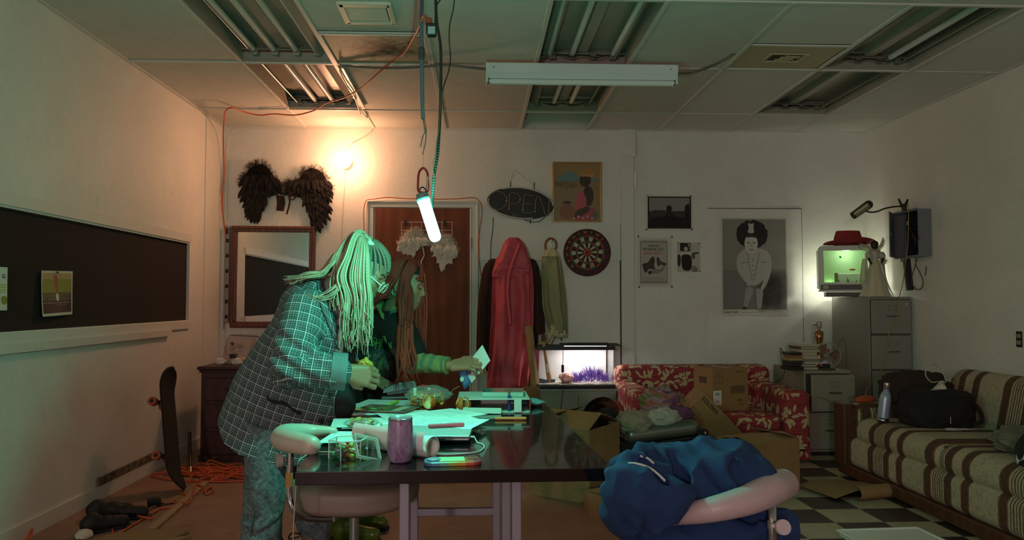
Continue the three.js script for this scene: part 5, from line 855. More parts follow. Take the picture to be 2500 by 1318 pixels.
  solo('black_gadget', [rbx(0.05, 0.045, 0.05, 0.008, 0, 0.023, 0), bx(0.012, 0.03, 0.002, 0.012, 0.026, 0.026)], M(0x1d1c1c, { roughness: 0.5 }), 'small black gadget between books and fan', 'gadget', [lp.x - 0.055, topY, -5.96]);
  const tangle = []; for (let k = 0; k < 4; k++) tangle.push(atZ(2050 + 12 * k, 845 + (k % 2) * 30, -6.12));
  solo('wire_hanger', tube([atZ(2044, 850, -6.1), atZ(2052, 832, -6.1), atZ(2058, 828, -6.1), atZ(2064, 840, -6.1), atZ(2066, 898, -6.1)], 0.002, 40, 5), M(0x4c4a42, { metalness: 0.6, roughness: 0.5 }), 'bent dark wire standing on the short cabinet behind the fan', 'wire');
  solo('sofa_cord', tube([atZ(1912, 860, -5.97), atZ(1905, 850, -5.9), atZ(1909, 880, -5.88), atZ(1916, 903, -5.86), atZ(1912, 918, -5.86), atZ(1890, 935, -6.2), atZ(1865, 946, -6.3), atZ(1845, 946, -6.32)], 0.003, 60, 6), black, 'black cord from the book stack over the red sofa back', 'cord');

  // lit vivarium in an old television case on the tall cabinet
  const ty = c.y + 0.001, tz = -6.52, vx0 = atZ(2019, 650, -6.42).x, vx1 = atZ(2140, 650, -6.42).x, vw = vx1 - vx0 - 0.0, vy0 = ty + 0.045, vy1 = atZ(2080, 600, -6.42).y, vh = vy1 - vy0, vd = 0.3;
  const v = thing('television_vivarium', 'glowing white television case turned into a planted tank', 'tank', [(vx0 + vx1) / 2, ty, -6.56], -0.34);
  const shell = M(0xc8ccbc, { transmission: 0.35, roughness: 0.5, thickness: 0 });
  const outer = (s) => { const sh = new THREE.Shape(), W2 = vw / 2 * s, H2 = vh / 2 * s, r = 0.035 * s; sh.moveTo(-W2 + r, -H2); sh.lineTo(W2 - r, -H2); sh.quadraticCurveTo(W2, -H2, W2, -H2 + r); sh.lineTo(W2, H2 - r); sh.quadraticCurveTo(W2, H2, W2 - r, H2); sh.lineTo(-W2 + r, H2); sh.quadraticCurveTo(-W2, H2, -W2, H2 - r); sh.lineTo(-W2, -H2 + r); sh.quadraticCurveTo(-W2, -H2, -W2 + r, -H2); return sh; };
  const fs = outer(1); const iw = vw / 2 - 0.035, i0 = -vh / 2 + 0.075, i1 = vh / 2 - 0.035; fs.holes.push(new THREE.Path([[-iw, i0], [-iw, i1], [iw, i1], [iw, i0]].map((p) => new THREE.Vector2(...p))));
  part('front_bezel', new THREE.ExtrudeGeometry(fs, { depth: 0.02, bevelEnabled: true, bevelSize: 0.004, bevelThickness: 0.006, bevelSegments: 3 }).translate(0, 0, 0), M(0xbfc4b4, { roughness: 0.35 }), v, [0, 0.045 + vh / 2, vd / 2 - 0.02]);
  part('case_side', bx(0.006, vh - 0.05, vd - 0.04, -vw / 2 + 0.006, 0.045 + vh / 2, 0), shell, v); part('case_side', bx(0.006, vh - 0.05, vd - 0.04, vw / 2 - 0.006, 0.045 + vh / 2, 0), shell, v);
  part('case_top', bx(vw - 0.03, 0.006, vd - 0.04, 0, 0.045 + vh - 0.006, 0), M(0xb9beae, { roughness: 0.5 }), v);
  part('case_floor', bx(vw - 0.03, 0.01, vd - 0.04, 0, 0.052, 0), M(0x4a4c42), v);
  part('backdrop', bx(vw - 0.04, vh - 0.07, 0.004, 0, 0.05 + vh / 2, -vd / 2 + 0.09), M(0xb6cfa6, { transmission: 0.4, roughness: 0.9, thickness: 0 }), v);
  part('control_panel', rbx(vw - 0.02, 0.045, 0.012, 0.004, 0, 0.045 + 0.036, vd / 2 + 0.002), M(0x3a3d34, { roughness: 0.4 }), v); part('button', rbx(0.045, 0.03, 0.01, 0.006, -vw / 2 + 0.05, 0.045 + 0.036, vd / 2 + 0.008), M(0xa9b396), v);
  part('foot_stand', rbx(vw * 0.78, 0.04, 0.2, 0.006, 0.01, 0.02, 0.0), M(0x55564e, { roughness: 0.5 }), v);
  part('glass_pane', bx(2 * iw, i1 - i0, 0.003, 0, 0.045 + vh / 2 + (i0 + i1) / 2, vd / 2 - 0.012), M(0xf4fff4, { transmission: 1, roughness: 0.03, thickness: 0 }), v);
  part('white_block', rbx(0.19, 0.075, 0.06, 0.006, 0.03, 0.045 + 0.12, 0.0), M(0xd8d8ce), v); part('wood_post', rbx(0.026, 0.085, 0.03, 0.004, -0.07, 0.045 + 0.12, 0.05), M(0x8a7a52), v);
  part('red_fish', ball(0.012, 0, 0, 0, 14, 8).scale(2.2, 0.7, 0.5), M(0xb8423a), v, [0.06, 0.045 + 0.19, 0.05]); part('green_marble', ball(0.011, -0.035, 0.045 + vh - 0.09, 0.07), M(0x1fae8a, { roughness: 0.15 }), v);
  for (let k = 0; k < 9; k++) part('plant_leaf', sheet(1, 1, 3, 8, (a, b) => [-0.1 + 0.028 * k + (a - 0.5) * 0.014 * Math.sin(PI * b) + 0.03 * b * Math.sin(k * 2.3), 0.1 + (0.03 + 0.018 * (k % 3)) * b, 0.08 + 0.02 * Math.sin(k) + 0.01 * b], 0.0012), M(0x5f8a2e, { roughness: 0.6 }), v);
  const lx = v.position.x, lz = v.position.z;
  part('lamp_strip', rbx(vw * 0.7, 0.012, 0.02, 0.004, 0, 0.045 + vh - 0.02, 0.05), M(0xffffff, { emissive: 0xeaffd8, emissiveIntensity: 1.2 }), v);
  const L1 = new THREE.PointLight(VIVARIUM_COLOUR, VIVARIUM_POWER * 0.2); L1.position.set(lx, ty + 0.045 + vh - 0.06, lz + 0.04); L1.castShadow = true; L1.shadow.radius = 1.5; L1.name = 'vivarium_light'; scene.add(L1);
  // the strip behind the case that lights the wall
  part('rear_lamp', rod([-vw / 2 + 0.02, 0.1, -vd / 2 + 0.03], [vw / 2 + 0.06, 0.1, -vd / 2 + 0.03], 0.012, 0.012, 14), M(0xffffff, { emissive: 0xf4ffe8, emissiveIntensity: 2 }), v);
  for (const k of [-0.08, 0.16]) { const L2 = new THREE.PointLight(new THREE.Color().setRGB(1, 1, 0.86), VIVARIUM_POWER * 0.45); L2.position.set(lx + k, ty + 0.1, lz - vd / 2 + 0.03); L2.castShadow = true; L2.shadow.radius = 0.6; L2.name = 'vivarium_back_light'; scene.add(L2); }

  // red cowboy hat on top
  const hy = v.position.y + 0.045 + vh + 0.001, hat = thing('cowboy_hat', 'red felt cowboy hat on top of the glowing television case', 'hat', [lx + 0.025, hy, lz + 0.06]);
  const felt = M(0x9a2e33, { roughness: 0.85 });
  const brim = (a, r) => { const c2 = Math.cos(a), s2 = Math.sin(a); return [0.225 * c2 * r, 0.012 + 0.05 * Math.pow(r, 3) * Math.pow(Math.abs(s2), 1.6) * 1.1 + (c2 > 0 ? 0.02 : -0.004) * r * Math.max(0, Math.abs(c2)) * 0.4, 0.155 * s2 * r]; };
  part('brim', sheet(1, 1, 64, 8, (u, w2) => brim(2 * PI * u, 0.45 + 0.55 * w2), 0.004), felt, hat);
  const crown = bend(new THREE.SphereGeometry(1, 48, 32), (q) => { const n = q.clone(), tp = Math.sign(n.y) * Math.pow(Math.abs(n.y), 0.45), wd = Math.pow(1 - Math.pow(Math.abs(tp), 5), 0.2); const a = Math.atan2(n.z, n.x), rr2 = 0.108 + 0.012 * Math.cos(2 * a) - 0.022 * clamp(tp); q.set(rr2 * Math.cos(a) * Math.hypot(n.x, n.z) / Math.max(1e-3, Math.hypot(n.x, n.z)) * Math.min(1, 1.9 * Math.hypot(n.x, n.z)), 0.06 + 0.068 * tp - (tp > 0.9 ? 0.03 * (1 - Math.min(1, 1.5 * Math.hypot(n.x, n.z))) : 0), 0.82 * rr2 * Math.sin(a) * Math.min(1, 1.9 * Math.hypot(n.x, n.z))); });
  part('crown', crown, felt, hat, [-0.015, 0.012, 0]); part('hat_band', torus(0.113, 0.007, 48, 8).rotateX(PI / 2).scale(1, 1.6, 0.84), M(0x6a1f24, { roughness: 0.7 }), hat, [-0.015, 0.03, 0]); part('buckle', ball(0.014, 0, 0, 0, 12, 8).scale(1, 1, 0.4), M(0x7a5a3a, { metalness: 0.7, roughness: 0.4 }), hat, [-0.06, 0.033, 0.088]);

  // angel doll in a long cream dress
  const dp = atZ(2136, 715, -6.33), doll = thing('angel_doll', 'angel doll in a long cream dress with wire wings', 'doll', [dp.x - 0.02, ty, -6.285], -0.1);
  const dress = M(0xcfc29a, { roughness: 0.9 }), satin = M(0xbdb8a6, { roughness: 0.5 }), skin = M(0x3a2418, { roughness: 0.6 }), dh2 = atZ(2131, 588, -6.33).y - ty;
  const skirt = (r0, r1, h0, h1, n, am, front) => { const g = sheet(1, 1, 96, 14, (u, w2) => { const a = front ? lerp(0.25 * PI, 0.75 * PI, u) : 2 * PI * u, r = lerp(r0, r1, Math.pow(w2, 0.7)) * (front ? 1.06 : 1) + am * (1 - w2) * Math.sin(n * a); return [r * Math.cos(a), lerp(h0, h1, w2), 0.8 * r * Math.sin(a)]; }, 0.003); return g; };
  part('dress', skirt(0.125, 0.035, 0.0, dh2 * 0.66, 11, 0.008), satin, doll); part('dress_front', skirt(0.12, 0.034, 0.0, dh2 * 0.66, 5, 0.003, true), dress, doll);
  part('bodice', lathe([[0.03, dh2 * 0.62], [0.032, dh2 * 0.68], [0.04, dh2 * 0.74], [0.045, dh2 * 0.8], [0.025, dh2 * 0.84], [0, dh2 * 0.84]], 24), satin, doll);
  part('body', field(blend([cap([0, dh2 * 0.8, 0], [0, dh2 * 0.87, 0], 0.012), ellip([0, dh2 * 0.92, 0.002], [0.022, 0.028, 0.024]), cap([0.04, dh2 * 0.78, 0], [0.055, dh2 * 0.66, 0.03], 0.012, 0.009), cap([0.055, dh2 * 0.66, 0.03], [0.03, dh2 * 0.6, 0.06], 0.009, 0.008), cap([-0.04, dh2 * 0.78, 0], [-0.06, dh2 * 0.66, 0.03], 0.012, 0.009), cap([-0.06, dh2 * 0.66, 0.03], [-0.05, dh2 * 0.58, 0.055], 0.009, 0.008)], 0.01), [0, dh2 * 0.78, 0.02], 0.12, 60), skin, doll);
  for (const s of [-1, 1]) part('puff_sleeve', bend(new THREE.SphereGeometry(0.032, 20, 14), (q) => { q.multiplyScalar(1 + 0.15 * noise(q.x * 60, q.y * 60, q.z * 60 + s)); }), satin, doll, [s * 0.052, dh2 * 0.73, 0.01]);
  part('collar_ruffle', sheet(1, 1, 60, 4, (u, w2) => { const a = 2 * PI * u, r = lerp(0.02, 0.048, w2) + 0.004 * Math.sin(14 * a) * w2; return [r * Math.cos(a), dh2 * (0.84 - 0.03 * w2), r * Math.sin(a)]; }, 0.002), satin, doll);
  part('hair', bend(new THREE.SphereGeometry(0.03, 24, 18), (q) => { q.multiplyScalar(1 + 0.1 * noise(q.x * 90, q.y * 90, q.z * 90)); if (q.z > 0.012) q.z = 0.012; if (q.y < 0) q.y *= 1.5; }), M(0x16100d, { roughness: 0.9 }), doll, [0.004, dh2 * 0.935, -0.006]);
  const gauze = M(0xd8d4c0, { transmission: 0.55, roughness: 0.8, thickness: 0 }), gold = M(0x8a7f5c, { metalness: 0.7, roughness: 0.4 });
  [[[-0.01, 0.8], [-0.06, 0.93], [-0.11, 0.95], [-0.115, 0.88], [-0.06, 0.82]], [[0.02, 0.8], [0.065, 0.96], [0.085, 1.06], [0.10, 1.0], [0.085, 0.9], [0.04, 0.8]], [[0.03, 0.78], [0.08, 0.74], [0.12, 0.64], [0.10, 0.58], [0.07, 0.64]]].forEach((P) => { const pts = P.map(([x, y2]) => [x, y2 * dh2, -0.03]); part('wing_wire', tube(pts, 0.0018, 50, 5, true), gold, doll); part('wing_gauze', extrude(pts.map((p) => [p[0] * 0.97, p[1]]), 0.0006).translate(0, 0, -0.03), gauze, doll); });
  part('cape', sheet(1, 1, 14, 12, (u, w2) => [lerp(-0.075, -0.06, w2) - 0.035 * Math.sin(3 * w2) * u - 0.01 * Math.sin(9 * u), lerp(dh2 * 0.68, 0.02, w2), 0.03 - 0.07 * u + 0.008 * Math.sin(8 * w2 + 5 * u)], 0.002), gauze, doll);
  part('cape', sheet(1, 1, 14, 12, (u, w2) => [0.06 + 0.075 * w2 * w2 + 0.03 * u * w2, lerp(dh2 * 0.7, 0.0, w2), 0.035 - 0.08 * u + 0.008 * Math.sin(8 * w2 + 5 * u)], 0.002), gauze, doll);

  // yellow cord from the wall box over the cabinets to the floor
  solo('yellow_cord', tube([atX(2216, 495, RIGHT - 0.14), atX(2218, 520, RIGHT - 0.16), atX(2216, 600, RIGHT - 0.16), atX(2211, 640, RIGHT - 0.2), atZ(2204, 690, -6.18), atZ(2192, 740, -6.13), atZ(2184, 790, -6.13), atZ(2168, 822, -6.13), atZ(2172, 840, -6.13), atZ(2166, 865, -6.13), atZ(2158, 890, -6.13), atZ(2143, 920, -6.1), atZ(2120, 945, -5.9), atZ(2105, 970, -5.7), atZ(2080, 975, -5.75), atZ(2050, 988, -5.75), atZ(2020, 976, -5.75), atZ(1990, 966, -5.68), atZ(1960, 962, -5.85)], 0.0035, 170, 6), M(0xa8842f, { roughness: 0.5 }), 'thin yellow cord trailing from the wall box across the cabinets', 'cord');
}
{ // open electrical box on the right wall, with a clip lamp on its door
  const xr = RIGHT, A = atX(2205, 505, xr - 0.1), B = atX(2288, 620, xr - 0.02);
  const z0 = atX(2268, 560, xr - 0.02).z, z1 = -6.25, y1 = atX(2270, 504, xr - 0.1).y, y0 = atX(2265, 622, xr - 0.1).y, D = 0.11;
  const w = Math.abs(z0 - z1), h = y1 - y0, cz = (z0 + z1) / 2;
  const t = thing('electrical_box', 'open grey electrical box with dark wiring on the right wall', 'electrical box', [xr, (y0 + y1) / 2, cz]);
  const g = M(0x7f8086, { metalness: 0.3, roughness: 0.45 });
  part('back_plate', bx(0.006, h, w, -0.004, 0, 0), M(0x17171a), t);
  part('box_side', bx(D, h, 0.004, -D / 2, 0, w / 2), g, t); part('box_side', bx(D, h, 0.004, -D / 2, 0, -w / 2), g, t); part('box_top', bx(D, 0.004, w, -D / 2, h / 2, 0), g, t); part('box_bottom', bx(D, 0.004, w, -D / 2, -h / 2, 0), g, t);
  for (const k of [-1, 1]) part('cover_flange', rbx(0.006, 0.02, w, 0.002, -D, k * h / 2, 0), g, t);
  const door = part('box_door', rbx(0.22, h, 0.008, 0.003, -0.11, 0, 0), g, t, [-D, 0, -w / 2], [0, 0.9, 0]);
  part('door_latch', rbx(0.012, 0.04, 0.02, 0.003, -0.2, 0.0, 0.008), M(0x4a4b50), door);
  for (let k = 0; k < 7; k++) part('breaker', rbx(0.035, 0.028, 0.06, 0.003, -0.03, 0.11 - 0.036 * k, 0.01 + 0.02 * (k % 2)), M([0x1c1c1f, 0x2a2022, 0x1a2020][k % 3], { roughness: 0.5 }), t);
  for (let k = 0; k < 6; k++) part('loose_wire', tube([[-0.03, 0.12 - 0.04 * k, -0.06], [-0.075, 0.08 - 0.03 * k, -0.02 + 0.02 * (k % 3)], [-0.07, -0.02 - 0.015 * k, 0.05], [-0.04, -0.1, 0.07 - 0.02 * (k % 2)]], 0.0028, 24, 5), M([0x5a1d1c, 0x16161a, 0x2a3340][k % 3], { roughness: 0.5 }), t);
  part('white_tag', rbx(0.002, 0.03, 0.02, 0.001, -0.055, h / 2 - 0.09, -0.07), M(0xd8d4c4), t);
  part('hanging_wire', tube([[-D - 0.004, -0.02, w / 2 + 0.01], [-D - 0.02, -0.05, w / 2 + 0.03], [-D - 0.012, -0.035, w / 2 + 0.05], [-D - 0.004, -0.06, w / 2 + 0.02]], 0.0018, 24, 5), black, t);
  // clip lamp
  const c = V(xr - D - 0.1, 0, 0), cl = atX(2208, 500, xr - 0.2), q = (px, py, x = 0.2) => atX(px, py, xr - x).sub(cl).toArray();
  const lm = thing('clip_lamp', 'dark gooseneck clip lamp reaching out from the electrical box door', 'lamp', cl);
  const dk = M(0x3a3128, { roughness: 0.45, metalness: 0.4 });
  part('clip', [rod(q(2194, 486), q(2206, 512), 0.008, 0.012, 10), rod(q(2216, 487), q(2206, 512), 0.008, 0.012, 10), rbx(0.03, 0.06, 0.03, 0.006, ...q(2208, 506))], dk, lm);
  const hz = (px, py) => atZ(px, py, cl.z + 0.02).sub(cl).toArray();
  part('gooseneck', tube([q(2204, 503), hz(2180, 505), hz(2160, 509), hz(2142, 516), hz(2128, 518), hz(2116, 516)], 0.0065, 60, 8), dk, lm);
  const ha = vec(hz(2120, 500)), hb = vec(hz(2082, 527)), hd = hb.clone().sub(ha);
  const shade = part('shade', [cyl(0.034, 0.03, 0.16, 0, 0, 0, 24).scale(1, 1, 0.8), ball(0.034, 0, 0.08, 0, 20, 10).scale(1, 1, 0.8)], dk, lm); shade.position.copy(ha).addScaledVector(hd, 0.5); shade.quaternion.setFromUnitVectors(V(0, 1, 0), hd.clone().normalize().negate());
  part('bulb_tube', cyl(0.009, 0.009, 0.13, -0.01, -0.01, 0.03, 12), M(0xc8bf9a, { roughness: 0.25 }), shade); part('reflector', rbx(0.05, 0.14, 0.004, 0.002, -0.002, 0, 0.0255), M(0x8a8268, { metalness: 0.8, roughness: 0.3 }), shade);
  // black power strip dangling below
  const p1 = atX(2213, 632, xr - 0.05), p2 = atX(2222, 708, xr - 0.05), ps = thing('hanging_power_strip', 'black power strip dangling below the electrical box', 'power strip', p1);
  part('strip_body', bar([0, 0, 0], p2.clone().sub(p1), 0.05, 0.028), M(0x232227, { roughness: 0.5 }), ps);
  part('plug', rbx(0.03, 0.03, 0.03, 0.006, -0.03, -0.01, 0), M(0x8d8a80), ps);
  const xx = (px, py, o = 0.04) => atX(px, py, xr - o);
  solo('looped_cable', tube([xx(2238, 624), xx(2236, 645), xx(2246, 665), xx(2254, 690), xx(2250, 703), xx(2238, 706), xx(2228, 695), xx(2226, 680), xx(2232, 655), xx(2238, 635)], 0.004, 90, 6), M(0x4b443c, { roughness: 0.5 }), 'dark cable hanging in a loop under the electrical box', 'cable');
  const wo = atX(2489, 828, RIGHT), o2 = thing('wall_socket', 'bare wall socket hole in the right wall', 'socket', [RIGHT, wo.y, wo.z]);
  part('hole', rbx(0.006, 0.105, 0.055, 0.004, -0.002, 0, 0), M(0x15130f), o2); part('outlet_face', [rbx(0.012, 0.03, 0.036, 0.006, -0.005, 0.022, 0), rbx(0.012, 0.03, 0.036, 0.006, -0.005, -0.022, 0)], M(0x8a8272, { roughness: 0.5 }), o2);
  solo('wall_stain', sheet(1, 1, 3, 8, (u, v) => { const q2 = atX(2259 + 2 * u + Math.sin(5 * v), 650 + 22 * v, RIGHT - 0.003); return q2; }, 0.001), M(0x5a4a44, { roughness: 0.9 }), 'dark scrape on the right wall below the electrical box', 'scrape');
}
{ // striped sofa along the right wall
  const tex = canvasTex(1024, 256, (g, w, h) => {
    const cream = '#b4a78c', brown = '#4a2f22', mid = '#6e4a30', rustc = '#7a4a2c';
    g.fillStyle = cream; g.fillRect(0, 0, w, h);
    const band = (x, ww, c) => { g.fillStyle = c; g.fillRect(x, 0, ww, h); };
    band(150, 20, mid); band(170, 80, brown); band(250, 16, rustc); for (let k = 0; k < 5; k++) { band(290 + 34 * k, 14, k % 2 ? brown : mid); } band(462, 90, brown); band(552, 18, mid); band(700, 16, rustc); band(716, 78, brown); band(794, 18, mid);
    for (let i = 0; i < 9000; i++) { g.fillStyle = rnd() > 0.5 ? 'rgba(190,150,100,0.16)' : 'rgba(20,12,8,0.2)'; g.fillRect(rnd() * w, rnd() * h, 2 + rnd() * 3, 3 + rnd() * 5); }
    for (let y = 0; y < h; y += 8) { g.fillStyle = 'rgba(150,100,60,0.35)'; for (const x of [190, 215, 480, 520, 735, 765]) g.fillRect(x, y, 12, 4); }
  });
  const stripe = new THREE.MeshStandardMaterial({ map: tex, roughness: 0.95, bumpMap: rep(clothBump, 18), bumpScale: 0.0012 });
  const P = 1 / 0.62, uvz = (g) => boxUV(g, 1, (q, ax, ay, az) => (az > ax && az > ay ? [q.x * P, q.y * 2] : [q.z * P, (q.x + q.y) * 2]));
  const xf = 2.50, xb = 3.42, zF = -5.28, zN = -3.2, L = zN - zF, zc = (zF + zN) / 2;
  const t = thing('striped_sofa', 'long sofa with cream and brown stripes along the right wall', 'sofa', [0, 0, 0]);
  const wood = new THREE.MeshStandardMaterial({ map: rep(woodTex([70, 40, 26], [92, 56, 36], 6, 256), 2, 1), roughness: 0.45 });
  part('base_rail', boxUV(rbx(0.05, 0.075, L, 0.01, xf + 0.02, 0.055, zc)), wood, t); part('base_rail', boxUV(rbx(xb - xf, 0.075, 0.05, 0.01, (xf + xb) / 2, 0.055, zF + 0.03)), wood, t);
  for (const z of [zF + 0.08, zN - 0.08]) part('foot', rbx(0.05, 0.03, 0.05, 0.005, xf + 0.06, 0.015, z), wood, t);
  part('arm_panel', boxUV(rbx(0.085, 0.42, 0.16, 0.012, xf + 0.02, 0.29, zF + 0.06)), wood, t);
  const soft = (w, h, d, r, x, y, z, bulge = 0) => { const g = new RoundedBoxGeometry(w, h, d, 6, r); return uvz(bend(weldKeep(g), (q) => { const k = (1 - (2 * q.x / w) ** 2) * (1 - (2 * q.z / d) ** 2); q.y += Math.sign(q.y) * bulge * Math.max(0, k); const f = (1 - (2 * q.y / h) ** 2); q.x += Math.sign(q.x) * bulge * 0.7 * Math.max(0, f) * (Math.abs(2 * q.x / w) > 0.8 ? 1 : 0); q.y += 0.005 * noise(q.x * 9, q.z * 9, 3); }).translate(x, y, z)); };
  part('front_panel', soft(0.16, 0.2, L - 0.1, 0.05, xf + 0.085, 0.185, zc + 0.05, 0.015), stripe, t); part('seat_deck', uvz(bx(xb - xf - 0.2, 0.12, L - 0.1, (xf + xb) / 2 + 0.08, 0.15, zc)), stripe, t);
  const half = (L - 0.22) / 2;
  for (const k of [0, 1]) part('seat_cushion', soft(0.64, 0.17, half - 0.006, 0.07, xf + 0.34, 0.335, zF + 0.2 + half * (k + 0.5), 0.02), stripe, t);
  for (const k of [0, 1]) { const g = soft(0.2, 0.46, half - 0.01, 0.08, 0, 0, 0, 0.012); part('back_cushion', g, stripe, t, [xf + 0.74, 0.515, zF + 0.2 + half * (k + 0.5)], [0, 0, -0.22]); }
  part('back_frame', uvz(rbx(0.12, 0.58, L, 0.04, xb - 0.06, 0.39, zc, 4)), stripe, t);
  part('arm', soft(xb - xf - 0.02, 0.42, 0.19, 0.07, (xf + xb) / 2 + 0.03, 0.29, zF + 0.1, 0.01), stripe, t);
}
function weldKeep(g) { const c = g.clone(); c.deleteAttribute('uv'); c.deleteAttribute('normal'); const w = mergeVertices(c, 1e-4); w.computeVertexNormals(); return w; }
{ // on the striped sofa
  const s = V(2.86, 0.425, -4.72), bag = thing('backpack', 'black backpack slumped on the striped sofa', 'bag', [s.x, s.y, s.z]);
  const nyl = new THREE.MeshStandardMaterial({ color: 0x15100f, roughness: 0.85, bumpMap: rep(clothBump, 10), bumpScale: 0.001 }), brownFur = M(0x2c1c14, { roughness: 0.95 });
  part('bag_body', bend(new THREE.SphereGeometry(1, 64, 44), (q) => { const n = q.clone(), f = 1 + 0.12 * noise(n.x * 2.4, n.y * 2.4 + 5, n.z * 2.4) + 0.05 * noise(n.x * 7, n.y * 7, n.z * 7), e = (a) => Math.sign(a) * Math.pow(Math.abs(a), 0.62); q.set(e(n.x) * 0.21 * f, Math.max(-0.0, 0.10 + e(n.y) * 0.13 * f), e(n.z) * 0.15 * f); }), nyl, bag);
  part('folded_jacket', bend(new THREE.SphereGeometry(1, 64, 44), (q) => { const n = q.clone(), f = 1 + 0.18 * noise(n.x * 2.4 + 3, n.y * 3, n.z * 2.4) + 0.08 * noise(n.x * 6, n.y * 6, n.z * 6), e = (a) => Math.sign(a) * Math.pow(Math.abs(a), 0.7); q.set(e(n.x) * 0.22 * f - 0.03, 0.2 + Math.max(-0.8, e(n.y)) * 0.12 * f, e(n.z) * 0.09 * f - 0.17); }), brownFur, bag);
  part('zip_pull', rod([0.0, 0.03, 0.155], [0.004, 0.1, 0.15], 0.002), chrome, bag); part('bag_strap', tube([[0.16, 0.02, 0.1], [0.22, 0.04, 0.12], [0.21, 0.12, 0.1], [0.15, 0.18, 0.06]], 0.012, 30, 8), nyl, bag);
  const ch = thing('phone_charger', 'white charger with a looped cable on the black bag', 'charger', [2.83, 0.645, -4.63], 0.3);
  part('plug_block', extrude([[-0.05, 0], [0.05, 0], [0.05, 0.05]], 0.02, 0.004), M(0xd9d4c6, { roughness: 0.4 }), ch, [0, 0.006, -0.01], [-0.5, 0, 0]);
  part('cable', tube([[0.04, 0.03, 0], [0.03, 0.06, 0.01], [-0.06, 0.06, 0.0], [-0.08, 0.1, -0.02], [-0.05, 0.15, -0.03], [0.02, 0.16, -0.03], [0.06, 0.11, -0.02], [0.06, 0.06, 0.0], [-0.02, 0.05, 0.03], [-0.07, 0.025, 0.03]], 0.0035, 90, 6), M(0xa9a29a, { roughness: 0.4 }), ch);
  solo('earphones', tube([[0, 0, 0], [0.05, 0.004, 0.03], [0.13, 0.002, 0.01], [0.06, 0.003, 0.06], [-0.02, 0.003, 0.05], [0.02, 0.003, 0.0], [0.12, 0.004, 0.05], [0.18, 0.003, 0.02]].map(([x, y, z]) => [x + 2.78, y + 0.437, z - 4.5]), 0.003, 90, 6), M(0xb3aea6, { roughness: 0.4 }), 'pale earphones lying on the seat in front of the black bag', 'earphones');
  const bo = thing('steel_bottle', 'white steel water bottle standing against the striped sofa arm', 'bottle', [2.585, 0.425, -4.84], 0.0);
  bo.rotation.z = -0.14;
  part('bottle_body', lathe([[0, 0.012], [0.034, 0.012], [0.036, 0.03], [0.036, 0.15], [0.03, 0.18], [0.018, 0.2], [0.017, 0.215], [0, 0.215]]), M(0x9aa0b4, { metalness: 0.3, roughness: 0.3 }), bo); part('base_ring', lathe([[0, 0], [0.034, 0], [0.0365, 0.012], [0.0365, 0.028], [0, 0.028]]), chrome, bo); part('cap', lathe([[0, 0.212], [0.02, 0.212], [0.02, 0.25], [0.016, 0.255], [0, 0.255]]), M(0xb8a89c, { metalness: 0.8, roughness: 0.3 }), bo);
  part('script_mark', tube([[0.028, 0.15, 0.024], [0.036, 0.13, 0.012], [0.028, 0.115, 0.025], [0.036, 0.1, 0.012], [0.029, 0.08, 0.024], [0.034, 0.06, 0.015]], 0.0012, 40, 5), M(0x2a3560), bo);
  const oc = thing('orange_pouch', 'small orange pouch on the arm of the striped sofa', 'pouch', [2.66, 0.507, -5.2], 0.3);
  part('pouch_body', bend(new THREE.SphereGeometry(1, 32, 20), (q) => { const n = q.clone(); q.set(n.x * 0.085, Math.max(0, n.y * 0.03 + 0.014), n.z * 0.04); q.multiplyScalar(1 + 0.1 * noise(n.x * 4, n.y * 4, n.z * 4)); }), M(0xa8481f, { roughness: 0.6 }), oc);
  const cu = heap('grey_blanket', 'folded grey blanket at the near end of the striped sofa', [2.86, 0.42, -3.86], [0.2, 0.12, 0.18], M(0x6a6656, { roughness: 0.95 }), 5.5, 'blanket');
  const bwTex = canvasTex(256, 256, (g, w, h) => { g.fillStyle = '#cfd2c4'; g.fillRect(0, 0, w, h); g.fillStyle = '#15161a'; for (let k = 0; k < 26; k++) { g.save(); g.translate(rnd() * w, rnd() * h); g.rotate(rnd() * 1.2 - 0.2); g.beginPath(); g.ellipse(0, 0, 8 + rnd() * 10, 26 + rnd() * 40, 0.2, 0, 2 * PI); g.fill(); g.restore(); } });
  const pl = thing('printed_cushion', 'black and white printed cushion at the right edge of the view', 'cushion', [2.62, 0.46, -3.5]);
  part('cushion_cover', bend(new THREE.SphereGeometry(0.15, 40, 28), (q) => { q.x *= 0.42; q.y = q.y * 0.95; q.multiplyScalar(1 + 0.06 * noise(q.x * 12, q.y * 12, q.z * 12)); }), new THREE.MeshStandardMaterial({ map: bwTex, roughness: 0.9 }), pl);
  for (let k = 0; k < 3; k++) part('drawstring', tube([[-0.06, -0.06, 0.02 * k], [-0.075, -0.13, 0.02 * k], [-0.07 + 0.008 * k, -0.24, 0.02 * k]], 0.0022, 20, 5), M(0xc9ccbe), pl);
  const lid = thing('storage_lid', 'translucent white storage box lid on the floor by the striped sofa', 'lid', [atY(2145, 1312, 0).x, 0, -3.7], 0.06);
  const lm = M(0xd0d2c8, { roughness: 0.35 }); part('tray', rbx(0.42, 0.03, 0.3, 0.014, 0, 0.028, 0, 4), lm, lid); part('rim', [rbx(0.44, 0.012, 0.016, 0.005, 0, 0.045, 0.152), rbx(0.44, 0.012, 0.016, 0.005, 0, 0.045, -0.152), rbx(0.016, 0.012, 0.3, 0.005, 0.212, 0.045, 0), rbx(0.016, 0.012, 0.3, 0.005, -0.212, 0.045, 0)], lm, lid);
}
